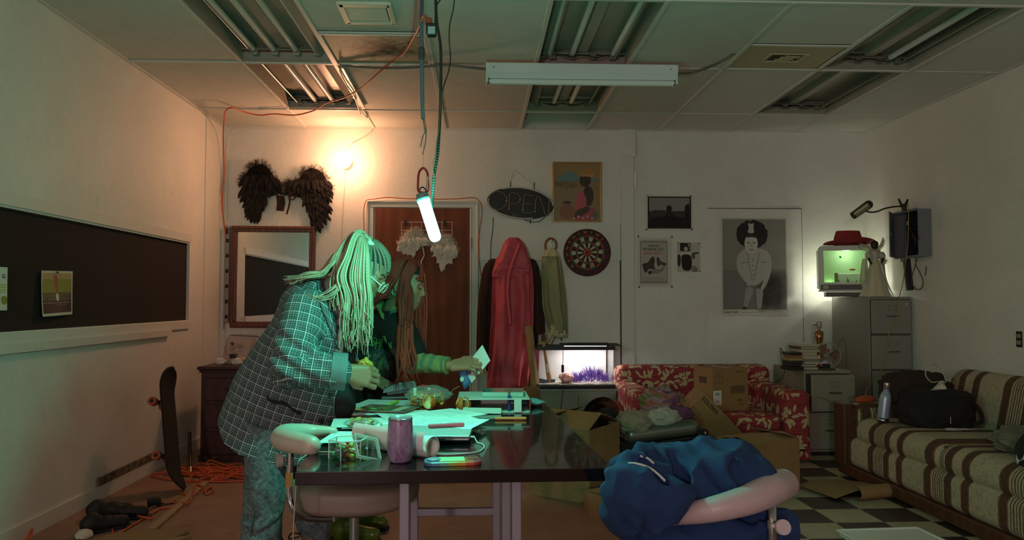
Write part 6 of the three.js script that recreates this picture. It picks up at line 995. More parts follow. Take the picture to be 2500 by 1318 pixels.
// ------------------------------------------------------------------ table and what lies on it
const onT = (px, py, h = 0) => atY(px, py, TABLE + h);
{
  const C = [[-0.483, -2.062], [0.36, -2.076], [0.289, -3.385], [-0.597, -3.415]];
  const t = thing('work_table', 'black glossy work table on grey metal legs', 'table', [0, 0, 0]);
  const smear = dataTex(512, (u, v) => { const k = 46 + 60 * clamp(tfbm(u, v, 4) + 0.1) + 40 * clamp(tiled(u, v * 3, 20, 4)) + (tiled(u, v, 90, 8) > 0.62 ? 50 : 0); return [k, k, k]; }, false);
  const dust = dataTex(512, (u, v) => { const s = tiled(u, v, 120, 3) > 0.66 ? 40 : 0, m = 6 * tfbm(u, v, 9); return [14 + m + s, 9 + m + s, 9 + m + s]; });
  const g = new THREE.ExtrudeGeometry(new THREE.Shape(C.map(([x, z]) => new THREE.Vector2(x, -z))), { depth: 0.032, bevelEnabled: true, bevelSize: 0.001, bevelThickness: 0.0015, bevelSegments: 2 }).rotateX(-PI / 2).translate(0, TABLE - 0.0335, 0);
  part('table_top', boxUV(g), new THREE.MeshPhysicalMaterial({ map: rep(dust, 1.3), roughness: 1, roughnessMap: rep(smear, 1.2), specularIntensity: 0.1, clearcoat: 0.7, clearcoatRoughness: 0.045 }), t);
  const steel = M(0x8e8a94, { roughness: 0.45, metalness: 0.25 });
  const L = (px, z, w = 0.028) => { const p = atZ(px, 1250, z); return [p.x, z, w]; };
  for (const [x, z, w] of [L(988, -2.2), L(1012, -2.86), L(1212, -2.86), L(1261, -2.2), L(1236, -2.42)]) part('leg', rbx(w, TABLE - 0.034, w, 0.004, x, (TABLE - 0.034) / 2, z), steel, t);
  const a = L(1012, -2.86), b = L(1212, -2.86);
  part('cross_bar', rbx(b[0] - a[0], 0.028, 0.022, 0.004, (a[0] + b[0]) / 2, atZ(1100, 1249, -2.86).y, -2.86), steel, t);
  for (const [p, q] of [[L(988, -2.2), L(1012, -2.86)], [L(1261, -2.2), L(1212, -2.86)]]) part('top_rail', bar([p[0], TABLE - 0.048, p[1]], [q[0], TABLE - 0.048, q[1]], 0.028, 0.026), steel, t);
}
const pageTex = [0, 1, 2].map((k) => canvasTex(256, 330, (g, w, h) => { g.fillStyle = '#e6e6e2'; g.fillRect(0, 0, w, h); g.fillStyle = 'rgba(40,44,50,0.75)'; if (k === 2) return; for (let y = 30; y < h - 30; y += 10) { if ((y / 10 | 0) % 7 === 4) continue; let x = k ? 40 : 26; while (x < w - 40 - 60 * rnd()) { const l = 8 + rnd() * 24; g.fillRect(x, y, l, 2); x += l + 5; } } }));
const pageM = pageTex.map((t) => new THREE.MeshStandardMaterial({ map: t, roughness: 0.8 }));
let paperH = 0.0006;
function page(px, py, turn, k, label, lift = 0, curl = 0) {
  const p = onT(px, py); paperH += 0.0007;
  return solo('paper_sheet', sheet(1, 1, 8, 8, (u, v) => [(u - 0.5) * 0.216, curl * Math.pow(u * v, 3) + 0.0012 * Math.sin(4 * u + px) * Math.sin(PI * v), (0.5 - v) * 0.279], 0.0005), pageM[k], label, 'paper', [p.x, TABLE + paperH + lift, p.z], [0, turn, 0], 'papers on the table');
}
page(925, 992, 0.9, 0, 'printed sheet lying at the far left of the papers on the table'); page(880, 1005, -1.3, 1, 'printed sheet at the left table edge behind the small snack bag'); page(955, 985, 1.4, 0, 'printed sheet furthest back, next to the stapler');
page(905, 1032, 1.7, 2, 'blank-looking sheet left of the tumbler'); page(1000, 1018, 0.35, 1, 'sheet sticking out behind the tumbler'); page(1060, 1040, -1.1, 0, 'printed sheet fanned out under the pink marker', 0.021); page(1075, 1030, -0.85, 1, 'top printed sheet of the fan behind the laptop', 0.021); page(1080, 1050, 1.25, 1, 'sheet with columns of print nearest the laptop lid', 0.021); page(900, 1072, 1.5, 2, 'blank sheet at the near left edge beside the laptop');
{
  const magTex = canvasTex(200, 256, (g, w, h) => { g.fillStyle = '#5a6a58'; g.fillRect(0, 0, w, h); for (let i = 0; i < 60; i++) oval(g, `rgba(${60 + rnd() * 140 | 0},${50 + rnd() * 90 | 0},${40 + rnd() * 60 | 0},0.7)`, rnd() * w, rnd() * h, 10 + rnd() * 30, 6 + rnd() * 16); g.fillStyle = '#c9c4a8'; g.fillRect(20, 180, 150, 40); });
  const p = onT(945, 1004); solo('magazine', [rbx(0.17, 0.004, 0.23, 0.001)], new THREE.MeshStandardMaterial({ map: magTex, roughness: 0.4 }), 'thin glossy magazine with a dark cover between the papers', 'magazine', [p.x, TABLE + 0.0125, p.z], [0, 1.25, 0]);
}
{ // tumbler
  const p = onT(977, 1127), t = thing('tumbler', 'purple marbled tumbler with a clear lid near the front edge', 'cup', p);
  const tex = dataTex(256, (u, v) => { const a = u * 2 * PI, x = 1.3 * Math.cos(a), y = 1.3 * Math.sin(a), n = Math.abs(noise(x + 2.4 * v, y - 2.4 * v, 3 * v + 1) + 0.5 * noise(2.5 * x, 2.5 * y, 7 * v)); const base = mix3([124, 104, 140], [164, 144, 174], clamp(0.5 + fbm(x * 1.2, y * 1.2, 3 * v + 4))); return mix3([128, 66, 98], base, smooth(0.0, 0.05, n)); });
  part('cup_body', lathe([[0, 0], [0.026, 0], [0.031, 0.006], [0.0365, 0.03], [0.0375, 0.05], [0.036, 0.08], [0.0335, 0.115], [0.0335, 0.120], [0, 0.120]], 48), new THREE.MeshPhysicalMaterial({ map: tex, roughness: 0.35, clearcoat: 0.3, clearcoatRoughness: 0.2 }), t);
  part('steel_rim', torus(0.0325, 0.0022, 40, 8).rotateX(PI / 2), chrome, t, [0, 0.1205, 0]); part('lid', lathe([[0, 0.122], [0.026, 0.122], [0.028, 0.126], [0.031, 0.127], [0.031, 0.121]], 40), M(0xe8f0ec, { transmission: 0.8, roughness: 0.1, thickness: 0 }), t);
}
const acryl = M(0xf2fbf8, { transmission: 1, roughness: 0.05, thickness: 0, ior: 1.49 });
{ // faceted clear box with sweets, its lid leaning on it
  const p = onT(850, 1115), t = thing('sweets_box', 'clear six-sided box of coloured sweets at the front left of the table', 'box', p, 0.3);
  const hex = Array.from({ length: 6 }, (_, i) => [0.055 * Math.cos(i * PI / 3), 0.055 * Math.sin(i * PI / 3)]);
  for (let i = 0; i < 6; i++) { const a = hex[i], b = hex[(i + 1) % 6]; part('side_pane', bar([a[0], 0.026, a[1]], [b[0], 0.026, b[1]], 0.002, 0.05), acryl, t); part('edge', rod([a[0], 0.0, a[1]], [a[0], 0.052, a[1]], 0.0015, 0.0015, 6), M(0xdff5ee, { roughness: 0.15 }), t); }
  part('base_pane', cyl(0.055, 0.055, 0.002, 0, 0.001, 0, 6).rotateY(PI / 6), acryl, t); part('rim', Array.from({ length: 6 }, (_, i) => rod([hex[i][0], 0.052, hex[i][1]], [hex[(i + 1) % 6][0], 0.052, hex[(i + 1) % 6][1]], 0.0018, 0.0018, 6)), M(0xdff5ee, { roughness: 0.15 }), t);
  const cols = [0xb8b23a, 0x3a8a52, 0xb84a3a, 0xd8c8a0, 0x7a3a6a, 0xd08a3a];
  for (let k = 0; k < 40; k++) { const a = rnd() * 2 * PI, r = 0.04 * Math.sqrt(rnd()); solo('sweet', ball(0.0075, 0, 0, 0, 10, 8).scale(1.1, 0.85, 1), M(cols[k % 6], { roughness: 0.35 }), ['yellow', 'green', 'red', 'cream', 'purple', 'orange'][k % 6] + ' sweet inside the clear six-sided box', 'sweet', [p.x + r * Math.cos(a), TABLE + 0.009 + 0.011 * (k / 14 | 0) + 0.002 * rnd(), p.z + r * Math.sin(a)], [0, 0, 0], 'sweets in the clear box'); }
  const q = onT(893, 1119), l = thing('box_lid', 'clear square lid leaning against the box of sweets', 'lid', [q.x, TABLE + 0.026, q.z - 0.004]);
  l.rotation.set(0.75, 0.35, -0.42, 'YXZ'); part('lid_plate', rbx(0.078, 0.003, 0.078, 0.001), acryl, l); part('lid_lip', [rbx(0.078, 0.012, 0.003, 0.001, 0, 0.006, 0.038), rbx(0.078, 0.012, 0.003, 0.001, 0, 0.006, -0.038), rbx(0.003, 0.012, 0.078, 0.001, 0.038, 0.006, 0), rbx(0.003, 0.012, 0.078, 0.001, -0.038, 0.006, 0)], M(0xe6fbf4, { transmission: 0.6, roughness: 0.08, thickness: 0 }), l); part('knob_mark', cyl(0.004, 0.004, 0.003, 0, 0.003, 0, 12), M(0x6a8a82), l);
}
{ // rolled-up paper
  const a = onT(884, 1064, 0.033), b = onT(1056, 1091, 0.033), t = thing('paper_roll', 'rolled-up sheet of white paper behind the tumbler', 'paper roll', [0, 0, 0]);
  const d = b.clone().sub(a), L = d.length(), n = d.clone().normalize(), up = V(0, 1, 0), sd = n.clone().cross(up);
  part('rolled_sheet', sheet(1, 1, 90, 6, (u, v) => { const an = 6.5 * PI * u - 0.6, r = 0.0315 - 0.010 * (1 - u) + (u > 0.93 ? (u - 0.93) * 0.32 : 0), o = a.clone().addScaledVector(n, L * v).addScaledVector(sd, r * Math.cos(an)).addScaledVector(up, r * Math.sin(an)); o.y = Math.max(o.y, TABLE + 0.0012); return o; }, 0.0008), whitePaper, t);
}
{ // closed laptop with charging cable
  const c = onT(1034, 1074), t = thing('laptop', 'closed silver laptop with a charging cable', 'laptop', [c.x, TABLE + 0.010, c.z - 0.03], -0.05);
  const al = M(0xb9bbbb, { metalness: 0.25, roughness: 0.4 });
  part('base_shell', rbx(0.31, 0.010, 0.215, 0.004, 0, 0.0055, 0, 3), M(0x8d8f94, { metalness: 0.8, roughness: 0.4 }), t); part('lid', rbx(0.31, 0.006, 0.215, 0.0028, 0, 0.0142, 0, 3), al, t); part('port_strip', bx(0.22, 0.004, 0.001, -0.03, 0.006, 0.1078), M(0x15161a), t);
  t.updateMatrixWorld(true); part('plug', rbx(0.014, 0.005, 0.012, 0.001, 0.162, 0.0055, 0.06), M(0xd8d8d4), t); 
  const q = (px, py) => onT(px, py, 0.003); solo('charging_cable', tube([t.localToWorld(V(0.168, 0.0055, 0.06)), q(1166, 1080), q(1178, 1084), q(1179, 1096), q(1160, 1104), q(1120, 1108), q(1080, 1109), q(1040, 1105)], 0.0019, 90, 6), M(0xc9d0cc, { roughness: 0.4 }), 'thin white cable curving from the laptop over the table', 'cable');
  solo('trailing_cable', tube([q(812, 1104), q(795, 1103), q(770, 1104), q(745, 1113), onT(728, 1128, 0.003), V(-0.51, TABLE - 0.02, -2.2), V(-0.52, 0.5, -2.2), V(-0.5, 0.05, -2.25), V(-0.48, 0.006, -2.3)], 0.0018, 80, 6), M(0xa9a89a, { roughness: 0.4 }), 'thin cable hanging over the near left table corner', 'cable');
  const e = onT(939, 1060); solo('charger_block', rbx(0.03, 0.03, 0.03, 0.005, 0, 0.015, 0), M(0xd9d6cc, { roughness: 0.35 }), 'small white charger cube left of the tumbler', 'charger', [e.x, TABLE + 0.008, e.z - 0.02], [0, 0.3, 0]);
}
function pouch(name, label, p, [w, h, d], film, turn, sd) {   // crumpled clear bag
  const t = thing(name, label, 'bag', p, turn);
  part('film', bend(new THREE.SphereGeometry(1, 56, 36), (q) => { const n = q.clone(), f = 1 + 0.14 * noise(n.x * 3 + sd, n.y * 3, n.z * 3) + 0.07 * noise(n.x * 8 + sd, n.y * 8, n.z * 8), pin = 1 - 0.6 * Math.pow(Math.abs(n.x), 6); q.set(n.x * w * f, Math.max(0.001, h * 0.5 + n.y * h * 0.55 * pin * f), n.z * d * f * pin); }), film, t);
  return t;
}
{ // snacks
  const film = M(0xe2f0e6, { transmission: 0.85, roughness: 0.12, thickness: 0 }), chip = M(0xc99a3c, { roughness: 0.7 });
  const chipG = [0, 1].map((k) => sheet(1, 1, 8, 4, (u, v) => { const a = 2 * PI * u, r = 0.014 * (v + 0.02) * (1 + 0.1 * Math.sin(3 * a)); return [r * Math.cos(a), 0.5 * (r * Math.cos(a)) ** 2 * 60 - 0.3 * k * r * Math.sin(a), r * Math.sin(a)]; }, 0.0012));
  const p1 = onT(882, 1048), b1 = pouch('snack_bag', 'small clear zip bag of yellow snacks by the left table edge', [p1.x, TABLE + 0.008, p1.z], [0.062, 0.03, 0.035], film, 0.1, 2); part('zip_strip', rbx(0.13, 0.002, 0.012, 0.001, 0, 0.004, 0.042), M(0xcfe2d8, { transmission: 0.5, roughness: 0.2, thickness: 0 }), b1);
  for (let k = 0; k < 22; k++) part('crisp', chipG[k % 2], chip, b1, [rr(-0.035, 0.035), rr(0.006, 0.022), rr(-0.015, 0.018)], [rr(-1, 1), rr(0, 3), rr(-1, 1)]);
  const p2 = onT(1045, 994), b2 = pouch('crisp_bag', 'large open clear bag of curly yellow crisps with a red band', [p2.x, TABLE + 0.012, p2.z - 0.02], [0.1, 0.075, 0.06], film, 0.05, 6);
  part('red_band', sheet(1, 1, 16, 4, (u, v) => [-0.03 + 0.1 * u, 0.072 - 0.012 * u - 0.03 * u * u + 0.012 * v, 0.022 - 0.012 * v + 0.006 * Math.sin(4 * u)], 0.001), M(0xa8383a, { roughness: 0.4 }), b2); part('white_label', sheet(1, 1, 4, 6, (u, v) => [-0.062 + 0.012 * u, 0.04 + 0.03 * v, 0.04 - 0.016 * v], 0.001), M(0xd8e2da), b2);
  for (let k = 0; k < 70; k++) part('crisp', chipG[k % 2], k % 9 ? chip : M(0xa8742c), b2, [rr(-0.07, 0.06), rr(0.005, 0.045), rr(-0.03, 0.04)], [rr(-1.5, 1.5), rr(0, 3), rr(-1.5, 1.5)]);
  // peeled orange skins
  const peel = (name, px, py, label, gap, turn) => {
    const p = onT(px, py), t = thing(name, label, 'orange peel', [p.x, TABLE + 0.004, p.z], turn), R = 0.031;
    const shell = (r, th) => sheet(1, 1, 56, 22, (u, v) => { const a = gap / 2 + (2 * PI - gap) * u, ph = lerp(0.12, 2.35 + 0.5 * Math.sin(4 * a + turn) + 0.3 * Math.sin(7 * a), v), f = r * (1 + 0.04 * Math.sin(3 * a)); return [f * Math.sin(ph) * Math.cos(a), r * 1.0 - f * Math.cos(ph) - 0.004 * 0, f * Math.sin(ph) * Math.sin(a)]; }, th);
    part('outer_skin', shell(R, 0.0012), new THREE.MeshStandardMaterial({ color: 0xb85e12, roughness: 0.45, bumpMap: rep(grainBump, 3), bumpScale: 0.001 }), t); part('white_pith', shell(R - 0.0016, 0.0018), M(0xd8c88a, { roughness: 0.9 }), t); return t;
  };
  peel('orange_peel', 1048, 1000, 'opened orange peel in front of the crisp bag', 1.3, -1.9); peel('orange_peel', 1131, 1008, 'round orange peel standing alone by the white carton', 0.9, -1.2);
  const pe = onT(1012, 991); solo('orange_piece', bend(new THREE.SphereGeometry(0.014, 18, 12), (q) => { q.x *= 1.3; q.y = Math.max(-0.006, q.y * 0.7); q.multiplyScalar(1 + 0.1 * noise(q.x * 90, q.y * 90, q.z * 90)); }), M(0xd2c98e, { roughness: 0.8 }), 'small pale piece of peeled orange beside the crisp bag', 'fruit', [pe.x, TABLE + 0.018, pe.z]);
}
{ // phone in a rainbow case
  const p = onT(1105, 1131), t = thing('phone', 'phone in a rainbow case lying at the front edge of the table', 'phone', [p.x, TABLE + 0.005, p.z], 0.08);
  const tex = canvasTex(256, 64, (g, w, h) => { ['#4a6a86', '#5f8fa0', '#6fae8a', '#a8b04a', '#c99a3a', '#c2603a', '#a03a4a'].forEach((c, i) => { g.fillStyle = c; g.fillRect(i * w / 7, 0, w / 7 + 1, h); }); });
  const rs = new THREE.Shape(), rw = 0.075, rh = 0.034, ra = 0.02; rs.absarc(rw - ra, rh - ra, ra, 0, PI / 2); rs.absarc(-rw + ra, rh - ra, ra, PI / 2, PI); rs.absarc(-rw + ra, -rh + ra, ra, PI, 1.5 * PI); rs.absarc(rw - ra, -rh + ra, ra, 1.5 * PI, 2 * PI);
  part('case', boxUV(new THREE.ExtrudeGeometry(rs, { depth: 0.005, bevelEnabled: true, bevelSize: 0.004, bevelThickness: 0.003, bevelSegments: 4, curveSegments: 10 }).rotateX(PI / 2).translate(0, 0.0025, 0), 1, (q) => [q.x / 0.16 + 0.5, q.z / 0.078 + 0.5]), new THREE.MeshStandardMaterial({ map: tex, roughness: 0.35 }), t);
  part('card', rbx(0.07, 0.002, 0.055, 0.0005, -0.002, 0.0062, -0.002), M(0xb9cfa0, { roughness: 0.5 }), t); part('grip_ring', lathe([[0, 0], [0.019, 0], [0.019, 0.003], [0.015, 0.005], [0, 0.005]], 28), M(0x8a9cb0, { roughness: 0.4 }), t, [-0.052, 0.0055, 0]); part('camera_bump', rbx(0.03, 0.003, 0.03, 0.001, 0.058, 0.0065, -0.012), M(0x8a4a3a, { roughness: 0.4 }), t);
}
const pen = (name, label, a, b, r, col, capc) => { const t = thing(name, label, 'marker', a), d = b.clone().sub(a); part('barrel', rod([0, 0, 0], d.clone().multiplyScalar(0.6), r, r, 12), M(col, { roughness: 0.4 }), t); part('cap', [rod(d.clone().multiplyScalar(0.6), d.clone().multiplyScalar(0.98), r * 1.08, r * 1.02, 12), ball(r, d.x * 0.98, d.y * 0.98, d.z * 0.98, 10, 6)], M(capc ?? col, { roughness: 0.4 }), t); part('end_plug', ball(r * 0.95, 0, 0, 0, 10, 6), M(col, { roughness: 0.4 }), t); return t; };
pen('pink_marker', 'pink highlighter lying on the fanned papers', onT(1049, 1040, 0.035), onT(1131, 1036, 0.035), 0.0065, 0xc84a5a);
pen('orange_marker', 'orange marker lying alone on the bare right part of the table', onT(1210, 1021, 0.0068), onT(1284, 1021, 0.0068), 0.0062, 0xd27a44);
pen('green_marker', 'short yellow-green marker on the sheet next to the stapler', onT(950, 987, 0.014), onT(972, 979, 0.014), 0.006, 0x9cc03a);
pen('long_green_marker', 'long green marker on the papers at the left table edge', onT(852, 997, 0.012), onT(918, 999, 0.012), 0.0055, 0x3aa84a);
{ const p = onT(1243, 1006); pen('blue_marker', 'dark blue marker standing upright on the table', p, V(p.x, TABLE + 0.068, p.z), 0.0062, 0x1f2f6a, 0x22346e); solo('marker_tip', [cyl(0.0045, 0.0062, 0.006, 0, 0.003, 0, 14), ball(0.0045, 0, 0.007, 0, 12, 8)], M(0x8a3a32, { metalness: 0.3, roughness: 0.3 }), 'red button on top of the upright blue marker', 'button', [p.x, TABLE + 0.0745, p.z]); }
{ // stapler
  const p = onT(972, 978), t = thing('stapler', 'grey stapler at the far end of the table', 'stapler', [p.x, TABLE + 0.004, p.z - 0.04], 0.12);
  const gm = M(0x6f7678, { roughness: 0.4, metalness: 0.3 });
  part('base', rbx(0.16, 0.012, 0.04, 0.005, 0, 0.006, 0), M(0x4a5256, { roughness: 0.4 }), t); part('magazine', rot(rbx(0.13, 0.016, 0.026, 0.003), 0, 0, 0.09).translate(0.01, 0.032, 0), M(0x3c4448, { roughness: 0.4 }), t);
  part('top_arm', extrude([[-0.07, 0.03], [-0.068, 0.042], [-0.04, 0.056], [0.0, 0.07], [0.06, 0.078], [0.075, 0.074], [0.075, 0.05], [0.02, 0.045]], 0.03, 0.003).translate(0.0, 0, -0.015), gm, t); part('rear_post', rbx(0.03, 0.05, 0.032, 0.005, 0.066, 0.03, 0), gm, t);
}
{ // white carton, clear case, blue wrapper
  const a = onT(1118, 993), t = thing('white_carton', 'flat white carton with an open flap at the far end of the table', 'carton', [0, 0, 0]), wm = M(0xb9c4b8, { roughness: 0.6 });
  const q = (px, py, h) => onT(px, py).setY(TABLE + h), x0 = onT(1122, 985).x, x1 = onT(1284, 985).x, z1 = -3.1, z0 = -3.36, h = 0.055;
  part('top_panel', bx(x1 - x0, 0.003, z1 - z0, (x0 + x1) / 2, TABLE + h, (z0 + z1) / 2), wm, t); part('back_panel', bx(x1 - x0, h, 0.003, (x0 + x1) / 2, TABLE + h / 2 + 0.0015, z0), wm, t); part('bottom_panel', bx(x1 - x0, 0.003, z1 - z0, (x0 + x1) / 2, TABLE + 0.003, (z0 + z1) / 2), wm, t);
  part('side_panel', bx(0.003, h, z1 - z0, x0, TABLE + h / 2 + 0.0015, (z0 + z1) / 2), wm, t); part('side_panel', bx(0.003, h, z1 - z0, x1, TABLE + h / 2 + 0.0015, (z0 + z1) / 2), M(0x8a3432, { roughness: 0.5 }), t);
  part('open_flap', rot(rbx(0.18, 0.034, 0.003, 0.008), -1.0, 0, -0.03).translate(x0 + 0.085, TABLE + 0.013, z1 + 0.016), wm, t); part('inner_fold', rbx(0.03, h - 0.004, 0.004, 0.001, x1 - 0.05, TABLE + h / 2 + 0.002, z1 + 0.004), wm, t);
  const c = thing('clear_case', 'flat clear plastic case on top of the white carton', 'case', [(x0 + x1) / 2 + 0.04, TABLE + h + 0.003, (z0 + z1) / 2], -0.06); part('case_top', rbx(0.17, 0.002, 0.15, 0.0008, 0, 0.019, 0), acryl, c); part('case_base', rbx(0.17, 0.003, 0.15, 0.0008, 0, 0.002, 0), acryl, c); part('case_rim', [rbx(0.17, 0.018, 0.002, 0.0008, 0, 0.01, 0.074), rbx(0.17, 0.018, 0.002, 0.0008, 0, 0.01, -0.074), rbx(0.002, 0.018, 0.15, 0.0008, 0.084, 0.01, 0), rbx(0.002, 0.018, 0.15, 0.0008, -0.084, 0.01, 0)], M(0xd8efe4, { transmission: 0.7, roughness: 0.1, thickness: 0 }), c);
  const b = onT(1290, 991); const w = thing('foil_wrapper', 'crumpled pale blue foil wrapper beside the upright blue marker', 'wrapper', [b.x, TABLE + 0.001, b.z], -0.15);
  part('foil', bend(new THREE.SphereGeometry(1, 48, 30), (p2) => { const n = p2.clone(), e = Math.pow(Math.abs(n.x), 4), f = 1 + 0.12 * noise(n.x * 5, n.y * 5, n.z * 5) + 0.08 * noise(n.x * 12, n.y * 12, n.z * 12); p2.set(n.x * 0.075 * f, Math.max(0.0008, (0.016 + n.y * 0.017 * (1 - e)) * f), n.z * 0.035 * f * (1 - 0.3 * e)); }), M(0x7fb0b4, { metalness: 0.35, roughness: 0.3 }), w); part('torn_end', sheet(1, 1, 8, 4, (u, v) => [-0.075 - 0.06 * u, 0.02 + 0.03 * u + 0.006 * Math.sin(9 * v), -0.02 + 0.03 * v - 0.01 * u], 0.001), M(0x8fc0c0, { metalness: 0.35, roughness: 0.3 }), w);
  solo('loose_thread', tube([onT(1140, 985, 0.03), onT(1148, 1000, 0.004), onT(1162, 1006, 0.004), onT(1150, 1012, 0.004), onT(1176, 1008, 0.004), onT(1196, 1008, 0.004)], 0.0012, 60, 5), M(0xc9d8cc), 'thin white thread curling in front of the white carton', 'thread');
}
// ------------------------------------------------------------------ stools with padded body supports
const shadedSeatVinyl = M(0x85766a, { roughness: 0.5 });  // same vinyl with the shade under the table painted into its colour
const vinyl = new THREE.MeshStandardMaterial({ color: 0xbfae9f, roughness: 0.42, bumpMap: rep(grainBump, 4), bumpScale: 0.0006 });
function padField(pts, r) { const c = new THREE.CatmullRomCurve3(pts.map(vec)), n = 26, L = [], R = (t) => { const f = t * (r.length - 1), i = Math.min(r.length - 2, f | 0); return lerp(r[i], r[i + 1], f - i); }; for (let i = 0; i < n; i++) L.push(cap(c.getPoint(i / n), c.getPoint((i + 1) / n), R(i / n), R((i + 1) / n))); return (x, y, z) => { let d = 1e9; for (const f of L) d = Math.min(d, f(x, y, z)); return d; }; }
function boundsOf(pts, pad) { const b = new THREE.Box3().setFromPoints(pts.map(vec)).expandByScalar(pad), c = b.getCenter(V()), s = b.getSize(V()); return [c, Math.max(s.x, s.y, s.z) / 2]; }
function stoolBase(t, x, z, top) {
  part('gas_post', [cyl(0.016, 0.016, top - 0.2, x, (top + 0.2) / 2, z, 20), cyl(0.024, 0.024, 0.2, x, 0.22, z, 20)], chrome, t);
  for (let k = 0; k < 5; k++) { const a = k * 2 * PI / 5 + 0.3, e = [x + 0.27 * Math.cos(a), 0.07, z + 0.27 * Math.sin(a)]; const l = part('base_leg', bar([x, 0.11, z], e, 0.04, 0.03), chrome, t); part('caster', cyl(0.028, 0.028, 0.03, 0, 0, 0, 16).rotateX(PI / 2).rotateY(a).translate(e[0], 0.028, e[2]), black, l); }
  part('hub', cyl(0.035, 0.04, 0.07, x, 0.11, z, 20), chrome, t);
}
{
  const t = thing('left_stool', 'padded beige stool with a curved body support at the left of the table', 'stool', [0, 0, 0]);
  t.name = 'support_stool'; names.set('support_stool', 1);
  const P = [atZ(814, 1052, -2.62), atZ(745, 1056, -2.6), atZ(700, 1060, -2.53), atZ(688, 1070, -2.45), atZ(712, 1078, -2.37), atZ(758, 1088, -2.3)], r = [0.014, 0.03, 0.034, 0.035, 0.034, 0.03];
  part('support_pad', field(padField(P, r), ...boundsOf(P, 0.05), 70), vinyl, t);
  part('pad_seam', tube([[690, 1080], [712, 1086], [735, 1092], [770, 1090]].map(([x, y], i) => atZ(x, y, -2.34 + 0.012 * i)), 0.0022, 30, 6), M(0xc2ae9e, { roughness: 0.5 }), t);
  const Q = (x, y, z = -2.38) => atZ(x, y, z);
  part('support_arm', tube([Q(709, 1098), Q(708, 1140), Q(705, 1180), Q(707, 1215), Q(718, 1245), Q(742, 1262, -2.42), Q(775, 1266, -2.46), Q(808, 1266, -2.5)], 0.0105, 90, 14), chrome, t);
  part('tape_wrap', rod(Q(706.5, 1153), Q(705.5, 1187), 0.0116, 0.0116, 18), M(0xa8763a, { roughness: 0.5 }), t);
  part('clamp_knob', [cyl(0.02, 0.02, 0.014, 0, 0, 0, 24).rotateZ(PI / 2), rod([0.005, 0, 0], [0.04, 0, 0], 0.006)], M(0xa89c98, { roughness: 0.45 }), t, Q(682, 1124), [0, 0.5, 0]);
  const sc = atZ(865, 1205, -2.6);
  part('seat', bend(new THREE.SphereGeometry(1, 56, 36), (q) => { const n = q.clone(), e = (v, p) => Math.sign(v) * Math.pow(Math.abs(v), p); q.set(e(n.x, 0.8) * 0.215, e(n.y, 0.6) * 0.05 - 0.012 * n.x * n.x * 0 - (n.y < 0 ? 0.016 * (1 - n.x * n.x) : 0), e(n.z, 0.8) * 0.19); }), shadedSeatVinyl, t, [sc.x, 0.578, sc.z]);
  part('under_plate', rbx(0.16, 0.02, 0.12, 0.005, sc.x - 0.02, 0.505, sc.z), M(0x2a2828), t); part('bracket', rbx(0.03, 0.06, 0.05, 0.006, Q(808, 1266, -2.5).x, Q(808, 1260, -2.5).y + 0.01, -2.52), chrome, t);
  stoolBase(t, sc.x, sc.z, 0.5);
}
